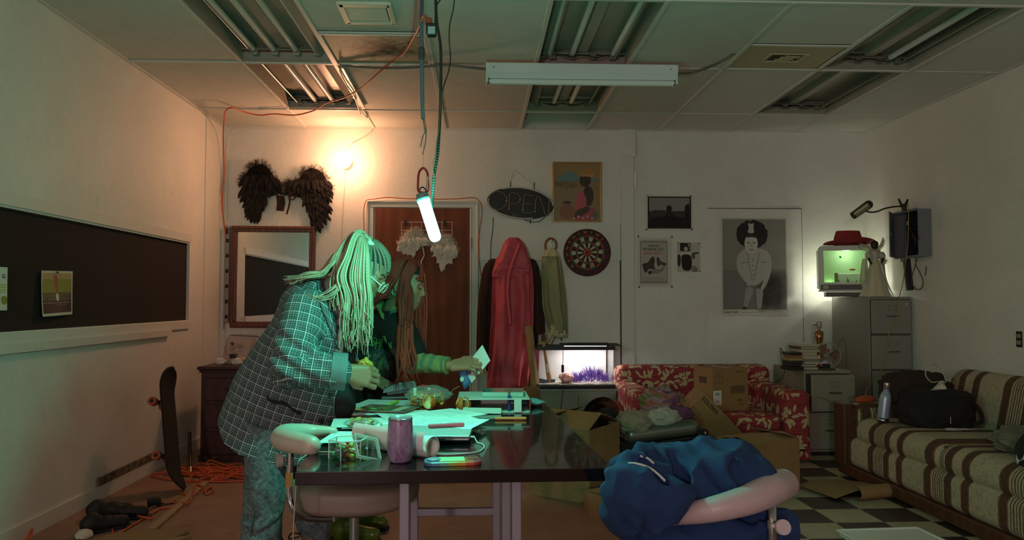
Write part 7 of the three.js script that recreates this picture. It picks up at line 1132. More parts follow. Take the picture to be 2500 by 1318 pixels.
{
  const t = thing('support_stool', 'padded pinkish stool under the blue jacket at the right of the table', 'stool', [0, 0, 0]);
  const P = [atZ(1560, 1262, -2.12), atZ(1640, 1256, -1.98), atZ(1730, 1245, -1.9), atZ(1820, 1222, -1.9), atZ(1880, 1196, -1.95), atZ(1912, 1182, -2.04)], r = [0.024, 0.026, 0.03, 0.036, 0.041, 0.04];
  part('support_pad', field(padField(P, r), ...boundsOf(P, 0.06), 80), new THREE.MeshStandardMaterial({ color: 0xb5a2a4, roughness: 0.42, bumpMap: rep(grainBump, 4), bumpScale: 0.0006 }), t);
  const Q = (x, y, z = -1.9) => atZ(x, y, z);
  part('support_arm', tube([Q(1884, 1222, -1.94), Q(1884, 1270), Q(1885, 1330), Q(1880, 1400), Q(1850, 1440), Q(1780, 1450)], 0.012, 80, 14), chrome, t);
  part('collar', rod(Q(1884.5, 1268), Q(1884.5, 1286), 0.015, 0.015, 18), chrome, t);
  part('clamp_knob', [cyl(0.0185, 0.0185, 0.012, 0, 0, 0, 28).rotateX(PI / 2 - 0.3), rod([0, 0, -0.005], [-0.024, 0, -0.014], 0.006)], M(0xb9acb0, { roughness: 0.4 }), t, Q(1911, 1287, -1.87));
  const s = atZ(1720, 1345, -2.05);
  part('seat', bend(new THREE.SphereGeometry(1, 56, 36), (q) => { const n = q.clone(), e = (v, p) => Math.sign(v) * Math.pow(Math.abs(v), p); q.set(e(n.x, 0.8) * 0.21, e(n.y, 0.6) * 0.05, e(n.z, 0.8) * 0.19); }), shadedSeatVinyl, t, [s.x, 0.52, s.z]);
  stoolBase(t, s.x, s.z, 0.5);
  // blue jacket thrown over it: one cloth surface with folds
  const j = thing('blue_jacket', 'blue work jacket thrown over the stool on the right', 'jacket', [0, 0, 0]);
  const E = (px, py, z, r) => ellip(atZ(px, py, z), r);
  const f0 = blend([E(1690, 1150, -2.08, [0.17, 0.06, 0.12]), E(1575, 1190, -1.98, [0.07, 0.085, 0.11]), E(1780, 1160, -2.02, [0.10, 0.07, 0.10]), cap(atZ(1545, 1165, -1.95), atZ(1620, 1130, -2.05), 0.045, 0.05), cap(atZ(1520, 1240, -1.98), atZ(1560, 1300, -2.02), 0.04, 0.035), cap(atZ(1580, 1285, -2.05), atZ(1830, 1290, -2.02), 0.05, 0.06), cap(atZ(1830, 1290, -2.0), atZ(1930, 1300, -2.03), 0.055, 0.04), cap(atZ(1525, 1215, -1.93), atZ(1660, 1235, -1.9), 0.032, 0.022), E(1700, 1330, -2.1, [0.2, 0.05, 0.12])], 0.045);
  const f = (x, y, z) => f0(x, y, z) - 0.014 * noise(x * 9, y * 9, z * 9) - 0.024 * (1 - Math.abs(noise(x * 11 + 3 * y, y * 7 - 4 * x, z * 9)) * 2.2) * 0.6 - 0.005 * Math.sin(52 * (x * 0.7 + y) + 9 * noise(x * 6, y * 6, z * 6)) - 0.0045 * noise(x * 26, y * 26, z * 26);
  const surf = (px, py) => { const r2 = ray(px, py); let s2 = 1.5; for (; s2 < 2.5; s2 += 0.006) if (f0(r2.x * s2, EYE + r2.y * s2, r2.z * s2) < 0) break; return V(r2.x * s2, EYE + r2.y * s2, r2.z * s2 - 0.004); };
  const crease = [[[1640, 1112], [1652, 1150], [1690, 1188], [1748, 1206]], [[1566, 1128], [1602, 1165], [1630, 1200]], [[1790, 1112], [1800, 1150], [1815, 1190]], [[1700, 1292], [1780, 1280], [1860, 1268]]].flatMap((P) => P.slice(1).map((p, i) => cap(surf(...P[i]), surf(...p), i ? 0.013 : 0.006, 0.013)));
  const jf2 = (x, y, z) => { let d = f(x, y, z); if (d < 0.05) for (const c of crease) d = -smin(-d, c(x, y, z), 0.022); return d; };
  const blue = new THREE.MeshStandardMaterial({ color: 0x173561, roughness: 0.88, bumpMap: rep(clothBump, 8), bumpScale: 0.0006 });
  const [bc, bh] = boundsOf([atZ(1440, 1070, -2.1), atZ(1990, 1345, -1.85), V(0.5, 0.6, -2.25)], 0.03);
  part('jacket_cloth', field(jf2, bc, bh, 116, (pos, i, uv) => { for (let k = 0; k < 3; k++) { uv[2 * (i + k)] = (pos[3 * (i + k)] + pos[3 * (i + k) + 2]) * 4; uv[2 * (i + k) + 1] = pos[3 * (i + k) + 1] * 4; } }), blue, j);
  const onJ = (px, py) => { const r2 = ray(px, py); let s2 = 1.5; for (; s2 < 2.6; s2 += 0.004) if (f(r2.x * s2, EYE + r2.y * s2, r2.z * s2) < 0) break; return V(r2.x * s2, EYE + r2.y * s2, r2.z * s2); };
  part('pale_piping', tube([[1536, 1131], [1560, 1133], [1585, 1142], [1605, 1156], [1622, 1172]].map((p) => onJ(...p)), 0.0035, 40, 6), M(0xbcc9c6, { roughness: 0.6 }), j);
  part('pale_piping', tube([[1565, 1113], [1580, 1118], [1595, 1130]].map((p) => onJ(...p)), 0.003, 24, 6), M(0xbcc9c6, { roughness: 0.6 }), j);
}
// ------------------------------------------------------------------ the two women at the table
function headField(c, f, u, neckBase, k = 1) {
  c = vec(c); f = f.clone().normalize(); const r = f.clone().cross(u).normalize(); u = r.clone().cross(f).normalize();
  const q = new THREE.Quaternion().setFromRotationMatrix(new THREE.Matrix4().makeBasis(r.clone().negate(), u, f)), at = (a, b, d) => c.clone().addScaledVector(r, a * k).addScaledVector(u, b * k).addScaledVector(f, d * k);
  const E = (a, b, d, x, y, z) => ellip(at(a, b, d), [x * k, y * k, z * k], q);
  const soft = blend([E(0, 0.03, -0.014, 0.074, 0.088, 0.094), E(0, -0.03, 0.032, 0.060, 0.082, 0.058), cap(at(0, -0.088, 0.058), at(0, -0.08, 0.068), 0.020 * k, 0.016 * k), cap(at(-0.045, -0.055, 0.01), at(-0.012, -0.09, 0.055), 0.02 * k, 0.018 * k), cap(at(0.045, -0.055, 0.01), at(0.012, -0.09, 0.055), 0.02 * k, 0.018 * k), cap(at(0, -0.05, -0.02), neckBase, 0.05 * k, 0.052 * k), E(-0.036, -0.022, 0.065, 0.022, 0.02, 0.016), E(0.036, -0.022, 0.065, 0.022, 0.02, 0.016)], 0.025 * k);
  const fine = blend([cap(at(0, 0.014, 0.082), at(0, -0.021, 0.097), 0.008 * k, 0.0115 * k), cap(at(-0.012, -0.027, 0.09), at(0.012, -0.027, 0.09), 0.009 * k, 0.009 * k), E(0, -0.049, 0.083, 0.022, 0.0075, 0.011), E(0, -0.060, 0.081, 0.02, 0.0085, 0.011), cap(at(-0.04, 0.026, 0.07), at(0.04, 0.026, 0.07), 0.012 * k, 0.012 * k), E(-0.031, 0.004, 0.070, 0.014, 0.010, 0.011), E(0.031, 0.004, 0.070, 0.014, 0.010, 0.011)], 0.008 * k);
  const ears = [-1, 1].map((s) => E(s * 0.074, -0.004, -0.012, 0.009, 0.031, 0.018));
  const hollow = [-1, 1].map((s) => E(s * 0.08, -0.004, -0.010, 0.006, 0.018, 0.009));
  const sock = [-1, 1].map((s) => E(s * 0.033, 0.012, 0.088, 0.016, 0.007, 0.010));
  const fn = (x, y, z) => { let d = smin(soft(x, y, z), fine(x, y, z), 0.012 * k); for (const s of sock) d = -smin(-d, s(x, y, z), 0.006 * k); for (const e of ears) d = smin(d, e(x, y, z), 0.006 * k); for (const h of hollow) d = Math.max(d, -h(x, y, z)); return d; };
  const on = (a, b, o = 0) => { let d = 0.135; for (; d > 0; d -= 0.001) { const p = at(a, b, d); if (fn(p.x, p.y, p.z) < 0) break; } return at(a, b, d + o); };
  return { fn, at, on, r, u, f, q };
}
function handField(w, d, n, side, curl, thumb, k = 1, spread = 0.06) {   // wrist, finger direction, back-of-hand normal
  w = vec(w); d = d.clone().normalize(); const s = d.clone().cross(n).normalize().multiplyScalar(side); n = n.clone().addScaledVector(d, -n.dot(d)).normalize();
  const L = [], root = [[0.030, 0.080, 0.98], [0.010, 0.086, 1.05], [-0.010, 0.083, 1.0], [-0.028, 0.074, 0.8]], at = (a, b, c) => w.clone().addScaledVector(s, a * k).addScaledVector(d, b * k).addScaledVector(n, c * k), fingers = [];
  const palm = root.map(([a, b]) => cap(at(a * 0.62, 0.006, 0), at(a, b, 0.002), 0.016 * k, 0.0125 * k)); palm.push(cap(at(0.02, 0.02, -0.006), at(0.03, 0.05, -0.008), 0.016 * k, 0.014 * k));
  L.push(blend(palm, 0.014));
  root.forEach(([a, b, len], i) => { let p = at(a, b, 0.002), ang = 0, dir = d.clone().addScaledVector(s, spread * (1.5 - i)).normalize(); const c = curl[i], F = []; [0.044, 0.027, 0.021].forEach((l, j) => { ang += c[j]; const v = dir.clone().multiplyScalar(Math.cos(ang)).addScaledVector(n, -Math.sin(ang)), e = p.clone().addScaledVector(v, l * len * k); F.push(cap(p, e, (0.0098 - 0.0010 * j) * k, (0.0088 - 0.0010 * j) * k)); p = e; }); L.push(blend(F, 0.004)); fingers.push(p); });
  { let p = at(0.022, 0.018, -0.004); const F = []; thumb.forEach(([a, b, c, l], j) => { const v = s.clone().multiplyScalar(a).addScaledVector(d, b).addScaledVector(n, c).normalize(), e = p.clone().addScaledVector(v, l * k); F.push(cap(p, e, (0.014 - 0.002 * j) * k, (0.012 - 0.002 * j) * k)); p = e; }); L.push(blend(F, 0.006)); fingers.push(p); }
  return { fn: blend(L, 0.005), tips: fingers, at };
}
function braid(pts, r, lump = 0.011, taper = 0.55, lobes = r < 0.0055 ? 0.16 : 0.26) {   // plaited strand: two lobes winding round each other
  const c = new THREE.CatmullRomCurve3(pts.map(vec), false, 'centripetal'), len = c.getLength(), n = clamp(Math.round(len / lump) * 3, 12, 110), g = new THREE.TubeGeometry(c, n, r, 6), p = g.attributes.position, q = V();
  for (let k = 0; k <= n; k++) { const o = c.getPointAt(k / n), t = lerp(1, taper, smooth(0.5, 1, k / n)); for (let m = 0; m <= 6; m++) { const i = k * 7 + m; q.fromBufferAttribute(p, i).sub(o).multiplyScalar(t * (1 + lobes * Math.sin(k * 2.1 + (m % 2) * 1.6))).add(o); p.setXYZ(i, q.x, q.y, q.z); } }
  g.computeVertexNormals(); return g;
}
// uv in metres on a limb or trunk: along the bone and across it
function boneUV(bones, s) {
  const B = bones.map(([a, b, dist]) => { a = vec(a); b = vec(b); const e = b.clone().sub(a).normalize(), e3 = V(0, 0, 1).addScaledVector(e, -e.z).normalize(); return { a, e, e2: e.clone().cross(e3), e3, dist }; });
  return (pos, i, uv) => {
    const P = [0, 1, 2].map((k) => V(pos[3 * (i + k)], pos[3 * (i + k) + 1], pos[3 * (i + k) + 2])), m = P[0].clone().add(P[1]).add(P[2]).divideScalar(3); let best = B[0], bd = 1e9; for (const b of B) { const d = b.dist(m.x, m.y, m.z); if (d < bd) { bd = d; best = b; } }
    const n = P[1].clone().sub(P[0]).cross(P[2].clone().sub(P[0])), side = Math.abs(n.dot(best.e2)) > Math.abs(n.dot(best.e3)) * 1.2;
    P.forEach((p, k) => { const o = p.sub(best.a); uv[2 * (i + k)] = (side ? o.dot(best.e3) : o.dot(best.e2)) * s; uv[2 * (i + k) + 1] = o.dot(best.e) * s; });
  };
}
const skinA = M(0x8a6248, { roughness: 0.55 }), skinB = M(0x9a7156, { roughness: 0.55 });
const cells = (half, c) => Math.round(2 * half / c) + 2;
{ // ---- woman in the plaid jacket
  const t = thing('person', 'woman with long pale braids in a plaid jacket bending over the table', 'person', [0, 0, 0]);
  const Z = -3.1, zN = -2.9, zFar = -3.28;
  const neck = atZ(815, 712, Z), pel = atZ(672, 950, Z), head = atZ(888, 664, -3.06);
  const sh = atZ(742, 762, -2.93), el = atZ(712, 892, -2.83), wr = atZ(846, 908, -2.86), shF = atZ(790, 760, zFar), elF = atZ(800, 880, -3.26), wrF = atZ(862, 893, -3.06);
  const hipN = atZ(655, 960, -3.0), kneeN = atZ(648, 1190, -2.98), ankN = V(atZ(625, 1380, -3.0).x, 0.1, -3.02), hipF = atZ(720, 965, -3.2), kneeF = atZ(748, 1180, -3.16), ankF = V(atZ(768, 1330, -3.2).x, 0.1, -3.22);
  const H = headField(head, V(0.80, -0.56, 0.12), V(0.55, 0.83, 0.0), neck);
  const inner = blend([cap(pel, atZ(745, 800, Z), 0.12, 0.11), cap(atZ(745, 800, Z), neck, 0.11, 0.06), cap(sh, el, 0.045, 0.036), cap(el, wr, 0.036, 0.024), cap(shF, elF, 0.045, 0.036), cap(elF, wrF, 0.036, 0.024), cap(hipN, kneeN, 0.062, 0.045), cap(kneeN, ankN, 0.045, 0.034), cap(hipF, kneeF, 0.062, 0.045), cap(kneeF, ankF, 0.045, 0.034), cap(sh, neck, 0.05, 0.05), cap(shF, neck, 0.05, 0.05)], 0.04);
  const hn = handField(wr, V(0.93, -0.22, -0.28), V(-0.12, 0.25, 0.96), 1, [[0.5, 0.9, 0.5], [0.55, 1.0, 0.6], [0.6, 1.0, 0.6], [0.55, 0.95, 0.5]], [[0.55, 0.75, -0.45, 0.036], [0.1, 0.9, -0.5, 0.03]], 0.98);
  const hf = handField(wrF, V(0.9, -0.2, 0.2), V(-0.1, 0.75, -0.65), 1, [[0.5, 0.7, 0.4], [0.6, 0.8, 0.4], [0.6, 0.8, 0.5], [0.6, 0.8, 0.5]], [[0.6, 0.7, -0.3, 0.036], [0.2, 0.9, -0.4, 0.028]], 0.95);
  part('body', [field(inner, [-0.66, 0.78, Z], 0.8, 100), field(H.fn, H.at(0, -0.02, 0), 0.165, cells(0.165, 0.0032)), field(hn.fn, hn.at(0, 0.07, 0), 0.105, cells(0.105, 0.0026)), field(hf.fn, hf.at(0, 0.07, 0), 0.105, cells(0.105, 0.003))], skinA, t);
  // jacket: flared trunk cut off square at the hem, two sleeves
  const a0 = atZ(806, 698, Z), a1 = atZ(679, 1046, Z), ax = a1.clone().sub(a0), AL = ax.length(); ax.normalize(); const e3 = V(0, 0, 1), e2 = ax.clone().cross(e3).normalize();
  const wA = [0.095, 0.15, 0.17, 0.195, 0.215, 0.228, 0.236], wB = [0.13, 0.2, 0.20, 0.19, 0.19, 0.195, 0.2], off = [-0.045, -0.012, 0.004, 0.0, 0.004, 0.006, 0.006];
  const sam = (A, x) => { const f = clamp(x, 0, 0.9999) * (A.length - 1), i = f | 0, s = f - i; return A[i] * (1 - s) + A[i + 1] * s; };
  const sgn = Math.sign(e2.x) || 1;
  const trunk = (x, y, z) => { const px = x - a0.x, py = y - a0.y, pz = z - a0.z, tt = (px * ax.x + py * ax.y) / AL, u = (px * e2.x + py * e2.y) - sgn * sam(off, tt), A = sam(wA, tt), B = sam(wB, tt), m = Math.min(A, B), sx = Math.hypot(u / A, pz / B), d = (sx - 1) * m; return Math.max(-smin(-d, (tt + 0.03) * AL, 0.09), (tt - 1) * AL - 0.5 * Math.max(0, pz)); };
  const slv = blend([cap(sh, el, 0.088, 0.077), cap(el, atZ(815, 906, -2.85), 0.077, 0.066)], 0.03), slF = blend([cap(shF, elF, 0.085, 0.07), cap(elF, atZ(842, 893, -3.1), 0.07, 0.06)], 0.03);
  const fold = (x, y, z) => { const k = noise(x * 5 + y * 3, y * 4 - x * 2, z * 4); return 0.010 * k + 0.006 * Math.sin(26 * (y + 0.8 * x) + 7 * k) * smooth(-0.3, 0.4, noise(x * 4 + 7, y * 4, z * 5)) + 0.003 * noise(x * 18, y * 18, z * 18); };
  const elbowFold = (x, y, z) => { const d = Math.hypot(x - el.x - 0.02, y - el.y - 0.03, z - el.z - 0.05); return 0.009 * Math.exp(-d * d / 0.012) * Math.sin(85 * (x * 0.7 + y)); };
  const jf = (x, y, z) => { let d = trunk(x, y, z); d = smin(d, slv(x, y, z), 0.022); d = smin(d, slF(x, y, z), 0.03); return d - fold(x, y, z) - elbowFold(x, y, z); };
  const plaid = canvasTex(512, 512, (g, w, h) => {
    g.fillStyle = '#2a3a3e'; g.fillRect(0, 0, w, h); const st = 64;
    for (let k = 0; k < 8; k++) { g.fillStyle = k % 2 ? 'rgba(130,144,142,0.45)' : 'rgba(105,122,122,0.3)'; g.fillRect(k * st + 8, 0, 22, h); g.fillRect(0, k * st + 8, w, 22); }
    for (let k = 0; k < 8; k++) { g.fillStyle = k % 2 ? 'rgba(206,206,198,0.92)' : 'rgba(170,176,170,0.66)'; g.fillRect(k * st + 46, 0, k % 2 ? 9 : 6, h); g.fillRect(0, k * st + 46, w, k % 2 ? 9 : 6); }
    for (let i = 0; i < 30000; i++) { g.fillStyle = rnd() > 0.5 ? 'rgba(220,225,215,0.08)' : 'rgba(8,12,14,0.16)'; g.fillRect(rnd() * w, rnd() * h, 2, 2); }
  });
  const plaidM = new THREE.MeshStandardMaterial({ map: plaid, roughness: 0.9, bumpMap: rep(clothBump, 14), bumpScale: 0.0006, side: THREE.DoubleSide });
  const PS = 1 / 0.142;
  part('jacket', field(jf, [-0.70, 0.93, Z + 0.02], 0.47, 128, boneUV([[a0, a1, trunk], [sh, el, cap(sh, el, 0.094, 0.083)], [el, wr, cap(el, atZ(822, 907, -2.86), 0.083, 0.07)], [shF, elF, slF]], PS)), plaidM, t);
  const cuffAx = [atZ(808, 905, -2.85), atZ(846, 908, -2.86)];
  part('turned_cuff', field((x, y, z) => { const p = V(x, y, z).sub(cuffAx[0]), d = cuffAx[1].clone().sub(cuffAx[0]), L = d.length(); d.normalize(); const s = p.dot(d), r = p.addScaledVector(d, -s).length(); return Math.max(r - 0.069 - 0.003 * noise(x * 30, y * 30, z * 30), -s + 0.0, s - L, 0.058 - r); }, atZ(827, 907, -2.86), 0.095, 64), M(0x5c6e6c, { roughness: 0.8 }), t);
  const jn = (px, py, z) => { const r2 = ray(px, py); let s = 2.2; for (; s < 3.6; s += 0.004) if (jf(r2.x * s, EYE + r2.y * s, r2.z * s) < 0) break; return V(r2.x * s, EYE + r2.y * s, r2.z * s); };
  // lapel lying on the front, shirt collar, pocket and buttons
  const lap = [[[772, 676], [806, 690]], [[778, 712], [812, 730]], [[784, 745], [816, 770]], [[788, 758], [826, 810]], [[806, 800], [832, 846]], [[824, 846], [838, 868]]];
  part('lapel', sheet(1, 1, 6, 20, (u, v) => { const f = v * 4.999, i = f | 0, s = f - i, A = [lerp(lap[i][0][0], lap[i + 1][0][0], s), lerp(lap[i][0][1], lap[i + 1][0][1], s)], B = [lerp(lap[i][1][0], lap[i + 1][1][0], s), lerp(lap[i][1][1], lap[i + 1][1][1], s)], p = jn(lerp(A[0], B[0], u), lerp(A[1], B[1], u)); if (p.z < -3.3) p.copy(atZ(lerp(A[0], B[0], u), lerp(A[1], B[1], u), -2.98)); p.z += 0.008 + 0.006 * Math.sin(PI * u); return p; }, 0.004).translate(0, 0, 0), (() => { const m = plaidM.clone(); m.map = rep(plaid, 0.34, 1.5); return m; })(), t);
  const stripeTex = canvasTex(64, 64, (g) => { g.fillStyle = '#a79d97'; g.fillRect(0, 0, 64, 64); g.fillStyle = '#5f5654'; for (let y = 0; y < 64; y += 16) g.fillRect(0, y, 64, 7); });
  const shirtM = new THREE.MeshStandardMaterial({ map: rep(stripeTex, 1), roughness: 0.9 });
  const colF = blend([cap(atZ(812, 690, -2.99), atZ(826, 745, -2.98), 0.03, 0.03), cap(atZ(826, 745, -2.98), atZ(843, 764, -2.97), 0.028, 0.012), cap(atZ(822, 700, -3.15), atZ(850, 762, -3.12), 0.03, 0.02), cap(atZ(842, 770, -2.99), atZ(832, 785, -2.97), 0.02, 0.016)], 0.02);
  part('shirt_collar', field((x, y, z) => colF(x, y, z) - 0.004 * noise(x * 30, y * 30, z * 30), atZ(828, 730, -3.06), 0.17, 72, boneUV([[atZ(812, 690, Z), atZ(843, 768, Z), () => 0]], 60)), shirtM, t);
  const vestF = blend([cap(atZ(840, 790, -3.0), atZ(842, 870, -3.02), 0.03, 0.04), cap(atZ(836, 880, -3.06), atZ(834, 990, -3.05), 0.045, 0.055)], 0.03);
  part('undershirt', field((x, y, z) => vestF(x, y, z) - 0.005 * noise(x * 22, y * 22, z * 22), atZ(838, 890, -3.04), 0.26, 64), M(0x1c1a1c, { roughness: 0.9 }), t);
  const wsf = ellip(atZ(829, 838, -2.99), [0.02, 0.06, 0.03]);
  part('white_shirt_front', field((x, y, z) => wsf(x, y, z) - 0.003 * noise(x * 40, y * 40, z * 40), atZ(829, 838, -2.99), 0.09, 44), M(0xa9aaa2, { roughness: 0.85 }), t);
  for (const [x, y] of [[803, 965], [785, 1026]]) { const p = jn(x, y); part('button', cyl(0.010, 0.010, 0.005, 0, 0, 0, 18).rotateX(PI / 2), M(0x1b1512, { roughness: 0.4 }), t, p.add(V(0, 0, 0.003)), [0, 0.3, 0]); }
  part('pocket_welt', sheet(1, 1, 20, 3, (u, v) => { const p = jn(652 + 84 * u, 966 + 36 * u + 8 * v + 4 * Math.sin(9 * u)); p.z += 0.004; return p; }, 0.004), M(0x1a1f20, { roughness: 0.9 }), t);
  part('belt_bag', field(blend([cap(atZ(628, 1112, -3.05), atZ(660, 1125, -3.0), 0.06, 0.05), cap(atZ(640, 1120, -3.0), atZ(740, 1130, -3.15), 0.07, 0.08)], 0.03), atZ(680, 1120, -3.08), 0.22, 40), M(0x161416, { roughness: 0.9 }), t);
  // acid-washed jeans
  const wash = dataTex(256, (u, v) => { const k = clamp(0.42 + 0.4 * tfbm(u, v, 10) + 0.4 * tiled(u, v, 60) + 0.3 * (rnd() - 0.5)); return mix3([52, 66, 72], [140, 152, 150], k); });
  const jeF = blend([cap(hipN, kneeN, 0.1, 0.078), cap(kneeN, ankN, 0.078, 0.07), cap(hipF, kneeF, 0.1, 0.076), cap(kneeF, V(ankF.x, 0.27, ankF.z), 0.076, 0.068), cap(hipN, hipF, 0.1, 0.1)], 0.02);
  part('jeans', field((x, y, z) => Math.max(jeF(x, y, z) - 0.008 * noise(x * 12, y * 9, z * 12) - 0.004 * Math.sin(50 * y + 8 * noise(x * 9, y * 9, z * 9)) * smooth(0.75, 0.3, y), 0.12 - y, (0.95 - ((x - a0.x) * ax.x + (y - a0.y) * ax.y) / AL) * AL), [-0.75, 0.48, -3.1], 0.5, 110, boneUV([[hipN, kneeN, cap(hipN, ankN, 0.08, 0.08)], [hipF, kneeF, cap(hipF, ankF, 0.08, 0.08)]], 7)), new THREE.MeshStandardMaterial({ map: wash, roughness: 0.9 }), t);
  const hemT = M(0x8f9c98, { roughness: 0.9 }); part('trouser_seam', tube([[633, 1160], [624, 1200], [622, 1250], [612, 1310]].map(([x, y]) => atZ(x, y, -2.91)), 0.002, 30, 5), M(0x2a3438), t);
  for (const [A, d] of [[ankN, 1], [ankF, 1]]) part('boot', field(blend([cap(V(A.x, 0.06, A.z), V(A.x, 0.26, A.z), 0.052, 0.055), cap(V(A.x, 0.045, A.z), V(A.x + 0.15, 0.04, A.z + 0.02), 0.05, 0.038)], 0.03), [A.x + 0.05, 0.13, A.z], 0.21, 50), M(0x7a4a1c, { roughness: 0.5 }), t);
  part('boot_loop', tube([V(ankF.x - 0.05, 0.26, ankF.z + 0.05), V(ankF.x - 0.085, 0.265, ankF.z + 0.06), V(ankF.x - 0.095, 0.245, ankF.z + 0.06), V(ankF.x - 0.055, 0.25, ankF.z + 0.055)], 0.003, 24, 6), black, t);
  // face details and glasses
  const dark = M(0x16100d, { roughness: 0.5 });
  for (const s of [-1, 1]) { part('eyebrow', tube([0.012, 0.022, 0.032, 0.042, 0.05].map((a, i) => H.on(s * a, 0.031 + [0, 0.003, 0.005, 0.004, 0][i])), 0.0026, 16, 6), dark, t); part('eyelashes', tube([0.018, 0.026, 0.034, 0.044].map((a, i) => H.on(s * a, [0.003, -0.001, -0.001, 0.004][i])), 0.0017, 12, 5), dark, t); }
  const gm = M(0xd8d0bc, { roughness: 0.35 }), fr2 = new THREE.Matrix4().makeBasis(H.r.clone().negate(), H.u, H.f);
  const gl = part('glasses', [-1, 1].map((s) => torus(0.022, 0.0017, 32, 8).applyMatrix4(fr2).translate(...H.at(s * 0.031, -0.006, 0.102).toArray())).concat([rod(H.at(-0.01, 0.0, 0.102), H.at(0.01, 0.0, 0.102), 0.0025)]), gm, t);
  for (const s of [-1, 1]) { part('temple', rod(H.at(s * 0.053, 0.0, 0.102), H.at(s * 0.078, 0.01, -0.02), 0.0022), gm, gl); part('lens', cyl(0.021, 0.021, 0.0015, 0, 0, 0, 28).rotateX(PI / 2).applyMatrix4(fr2).translate(...H.at(s * 0.031, -0.006, 0.102).toArray()), M(0xffffff, { transmission: 1, roughness: 0, thickness: 0 }), gl); }
  // hair: scalp rows, hair tie, long braids
  const blond = [0xa09278, 0x8e8068, 0xb0a286].map((c) => M(c, { roughness: 0.75 })), rootsM = M(0x2a211a, { roughness: 0.85 }), rowM = M(0x6a6252, { roughness: 0.8 });
  const scalpE = ellip(H.at(0, 0.036, -0.018), [0.080, 0.092, 0.096], H.q);
  part('scalp', field((x, y, z) => { const p = V(x, y, z).sub(H.at(0, 0, 0)), b = p.dot(H.u), f = p.dot(H.f); return Math.max(scalpE(x, y, z), 0.052 + (f > 0 ? f * 0.25 : f * 0.9) - b, f - 0.072); }, H.at(0, 0.04, -0.01), 0.13, 60), rootsM, t);
  const tie = atZ(903, 590, -3.03), onScalp = (a, b, d, e = 0.004) => { const o = H.at(0, 0.036, -0.018), v = H.at(a, b, d).sub(o), q = v.clone().applyQuaternion(H.q.clone().invert()), s = 1 / Math.hypot(q.x / (0.080 + e), q.y / (0.092 + e), q.z / (0.096 + e)); return o.addScaledVector(v, s); };
  const hl = []; for (let i = 0; i < 12; i++) { const x = lerp(-0.072, 0.072, i / 11); hl.push([x, 0.06 - Math.abs(x) * 0.85, 0.075 - Math.abs(x) * 0.75]); }
  for (const [x, b, d] of hl) { const A = onScalp(x, b, d), P = [0.25, 0.5, 0.75].map((k) => { const m = A.clone().lerp(tie, k), o = H.at(0, 0.036, -0.018), v = m.sub(o); return onScalp(...[H.r, H.u, H.f].map((e) => v.dot(e) + [0, 0.036, -0.018][[H.r, H.u, H.f].indexOf(e)])); }); part('scalp_row', braid([A, ...P, tie.clone().add(V(rr(-0.01, 0.01), rr(-0.01, 0.01), rr(-0.01, 0.01)))], 0.0052, 0.012, 1), rowM, t); }
  part('hair_bun', tube(Array.from({ length: 26 }, (_, i) => tie.clone().add(V(-0.03 + 0.0013 * i + 0.008 * Math.cos(i * 0.9), 0.019 * Math.sin(i * 0.9), 0.019 * Math.cos(i * 0.9)))), 0.0072, 160, 8), blond[1], t);
  part('hair_tie', torus(0.024, 0.012, 28, 12).applyQuaternion(new THREE.Quaternion().setFromUnitVectors(V(0, 0, 1), V(0.75, 0.65, 0.1).normalize())), M(0xc9bda6, { roughness: 0.6 }), t, tie);
  const rB = () => rr(0.0031, 0.0042);
  for (let i = 0; i < 58; i++) { const z0 = rr(-0.06, 0.07), k = rnd(), y1 = rr(-16, 10); part('braid', braid([tie, atZ(882 + 6 * k, 562 + 6 * k, -3.04 + z0 * 0.3), atZ(856 - 4 * k, 572 + 14 * k, -3.03 + z0 * 0.6), atZ(829 - 4 * k, 606 + 16 * k, -3.02 + z0), atZ(812 + rr(-4, 6), 640 + y1, -3.0 + z0), atZ(786 + rr(-6, 8), 668 + y1 * 0.6, -2.98 + z0), atZ(750 + rr(-8, 8), 676 + y1 * 0.7, -2.98 + z0), atZ(rr(690, 735), 682 + rr(-8, 12), -3.0 + z0)], rB(), 0.010, 0.35), blond[i % 3], t); }
  for (let i = 0; i < 12; i++) { const k = i / 12; part('braid', braid([tie, atZ(876, 566, -3.02), atZ(842, 590 + 8 * k, -2.97), atZ(822 + 10 * k, 640, -2.93), atZ(822 + 16 * k, 690, -2.9), atZ(806 + rr(-20, 14), 712 + 20 * k, -2.88), atZ(770 + rr(-30, 20), 722 + rr(-6, 16), -2.87)], rB() * 0.75, 0.010, 0.4), blond[i % 3], t); }
  for (let i = 0; i < 132; i++) { const k = (i % 44) / 44, ly = i / 44 | 0, zz = [-2.9, -2.93, -2.97][ly] + rr(-0.012, 0.012), x1 = lerp(822, 903, k) + rr(-3, 3), x2 = lerp(832, 905, Math.pow(k, 0.85)) + rr(-5, 5), tip = rr(760, 850) + 12 * Math.sin(6 * k), top = lerp(572, 590, k); part('braid', braid([tie.clone().add(V(rr(-0.012, 0.006), rr(-0.012, 0.012), rr(0, 0.02))), atZ(lerp(868, 897, k), top - 4 * (1 - k), (tie.z + zz) / 2), atZ(x1 * 0.6 + 0.4 * lerp(868, 897, k), 618 + 12 * (1 - k), zz - 0.006), atZ(x1, 675, zz), atZ(x2 + 2, 725, zz), atZ(x2 + rr(-4, 6), lerp(725, tip, 0.6), zz), atZ(x2 + rr(-8, 12), tip, zz + rr(-0.02, 0.02))], rB(), 0.010, 0.4), blond[i % 3], t); }
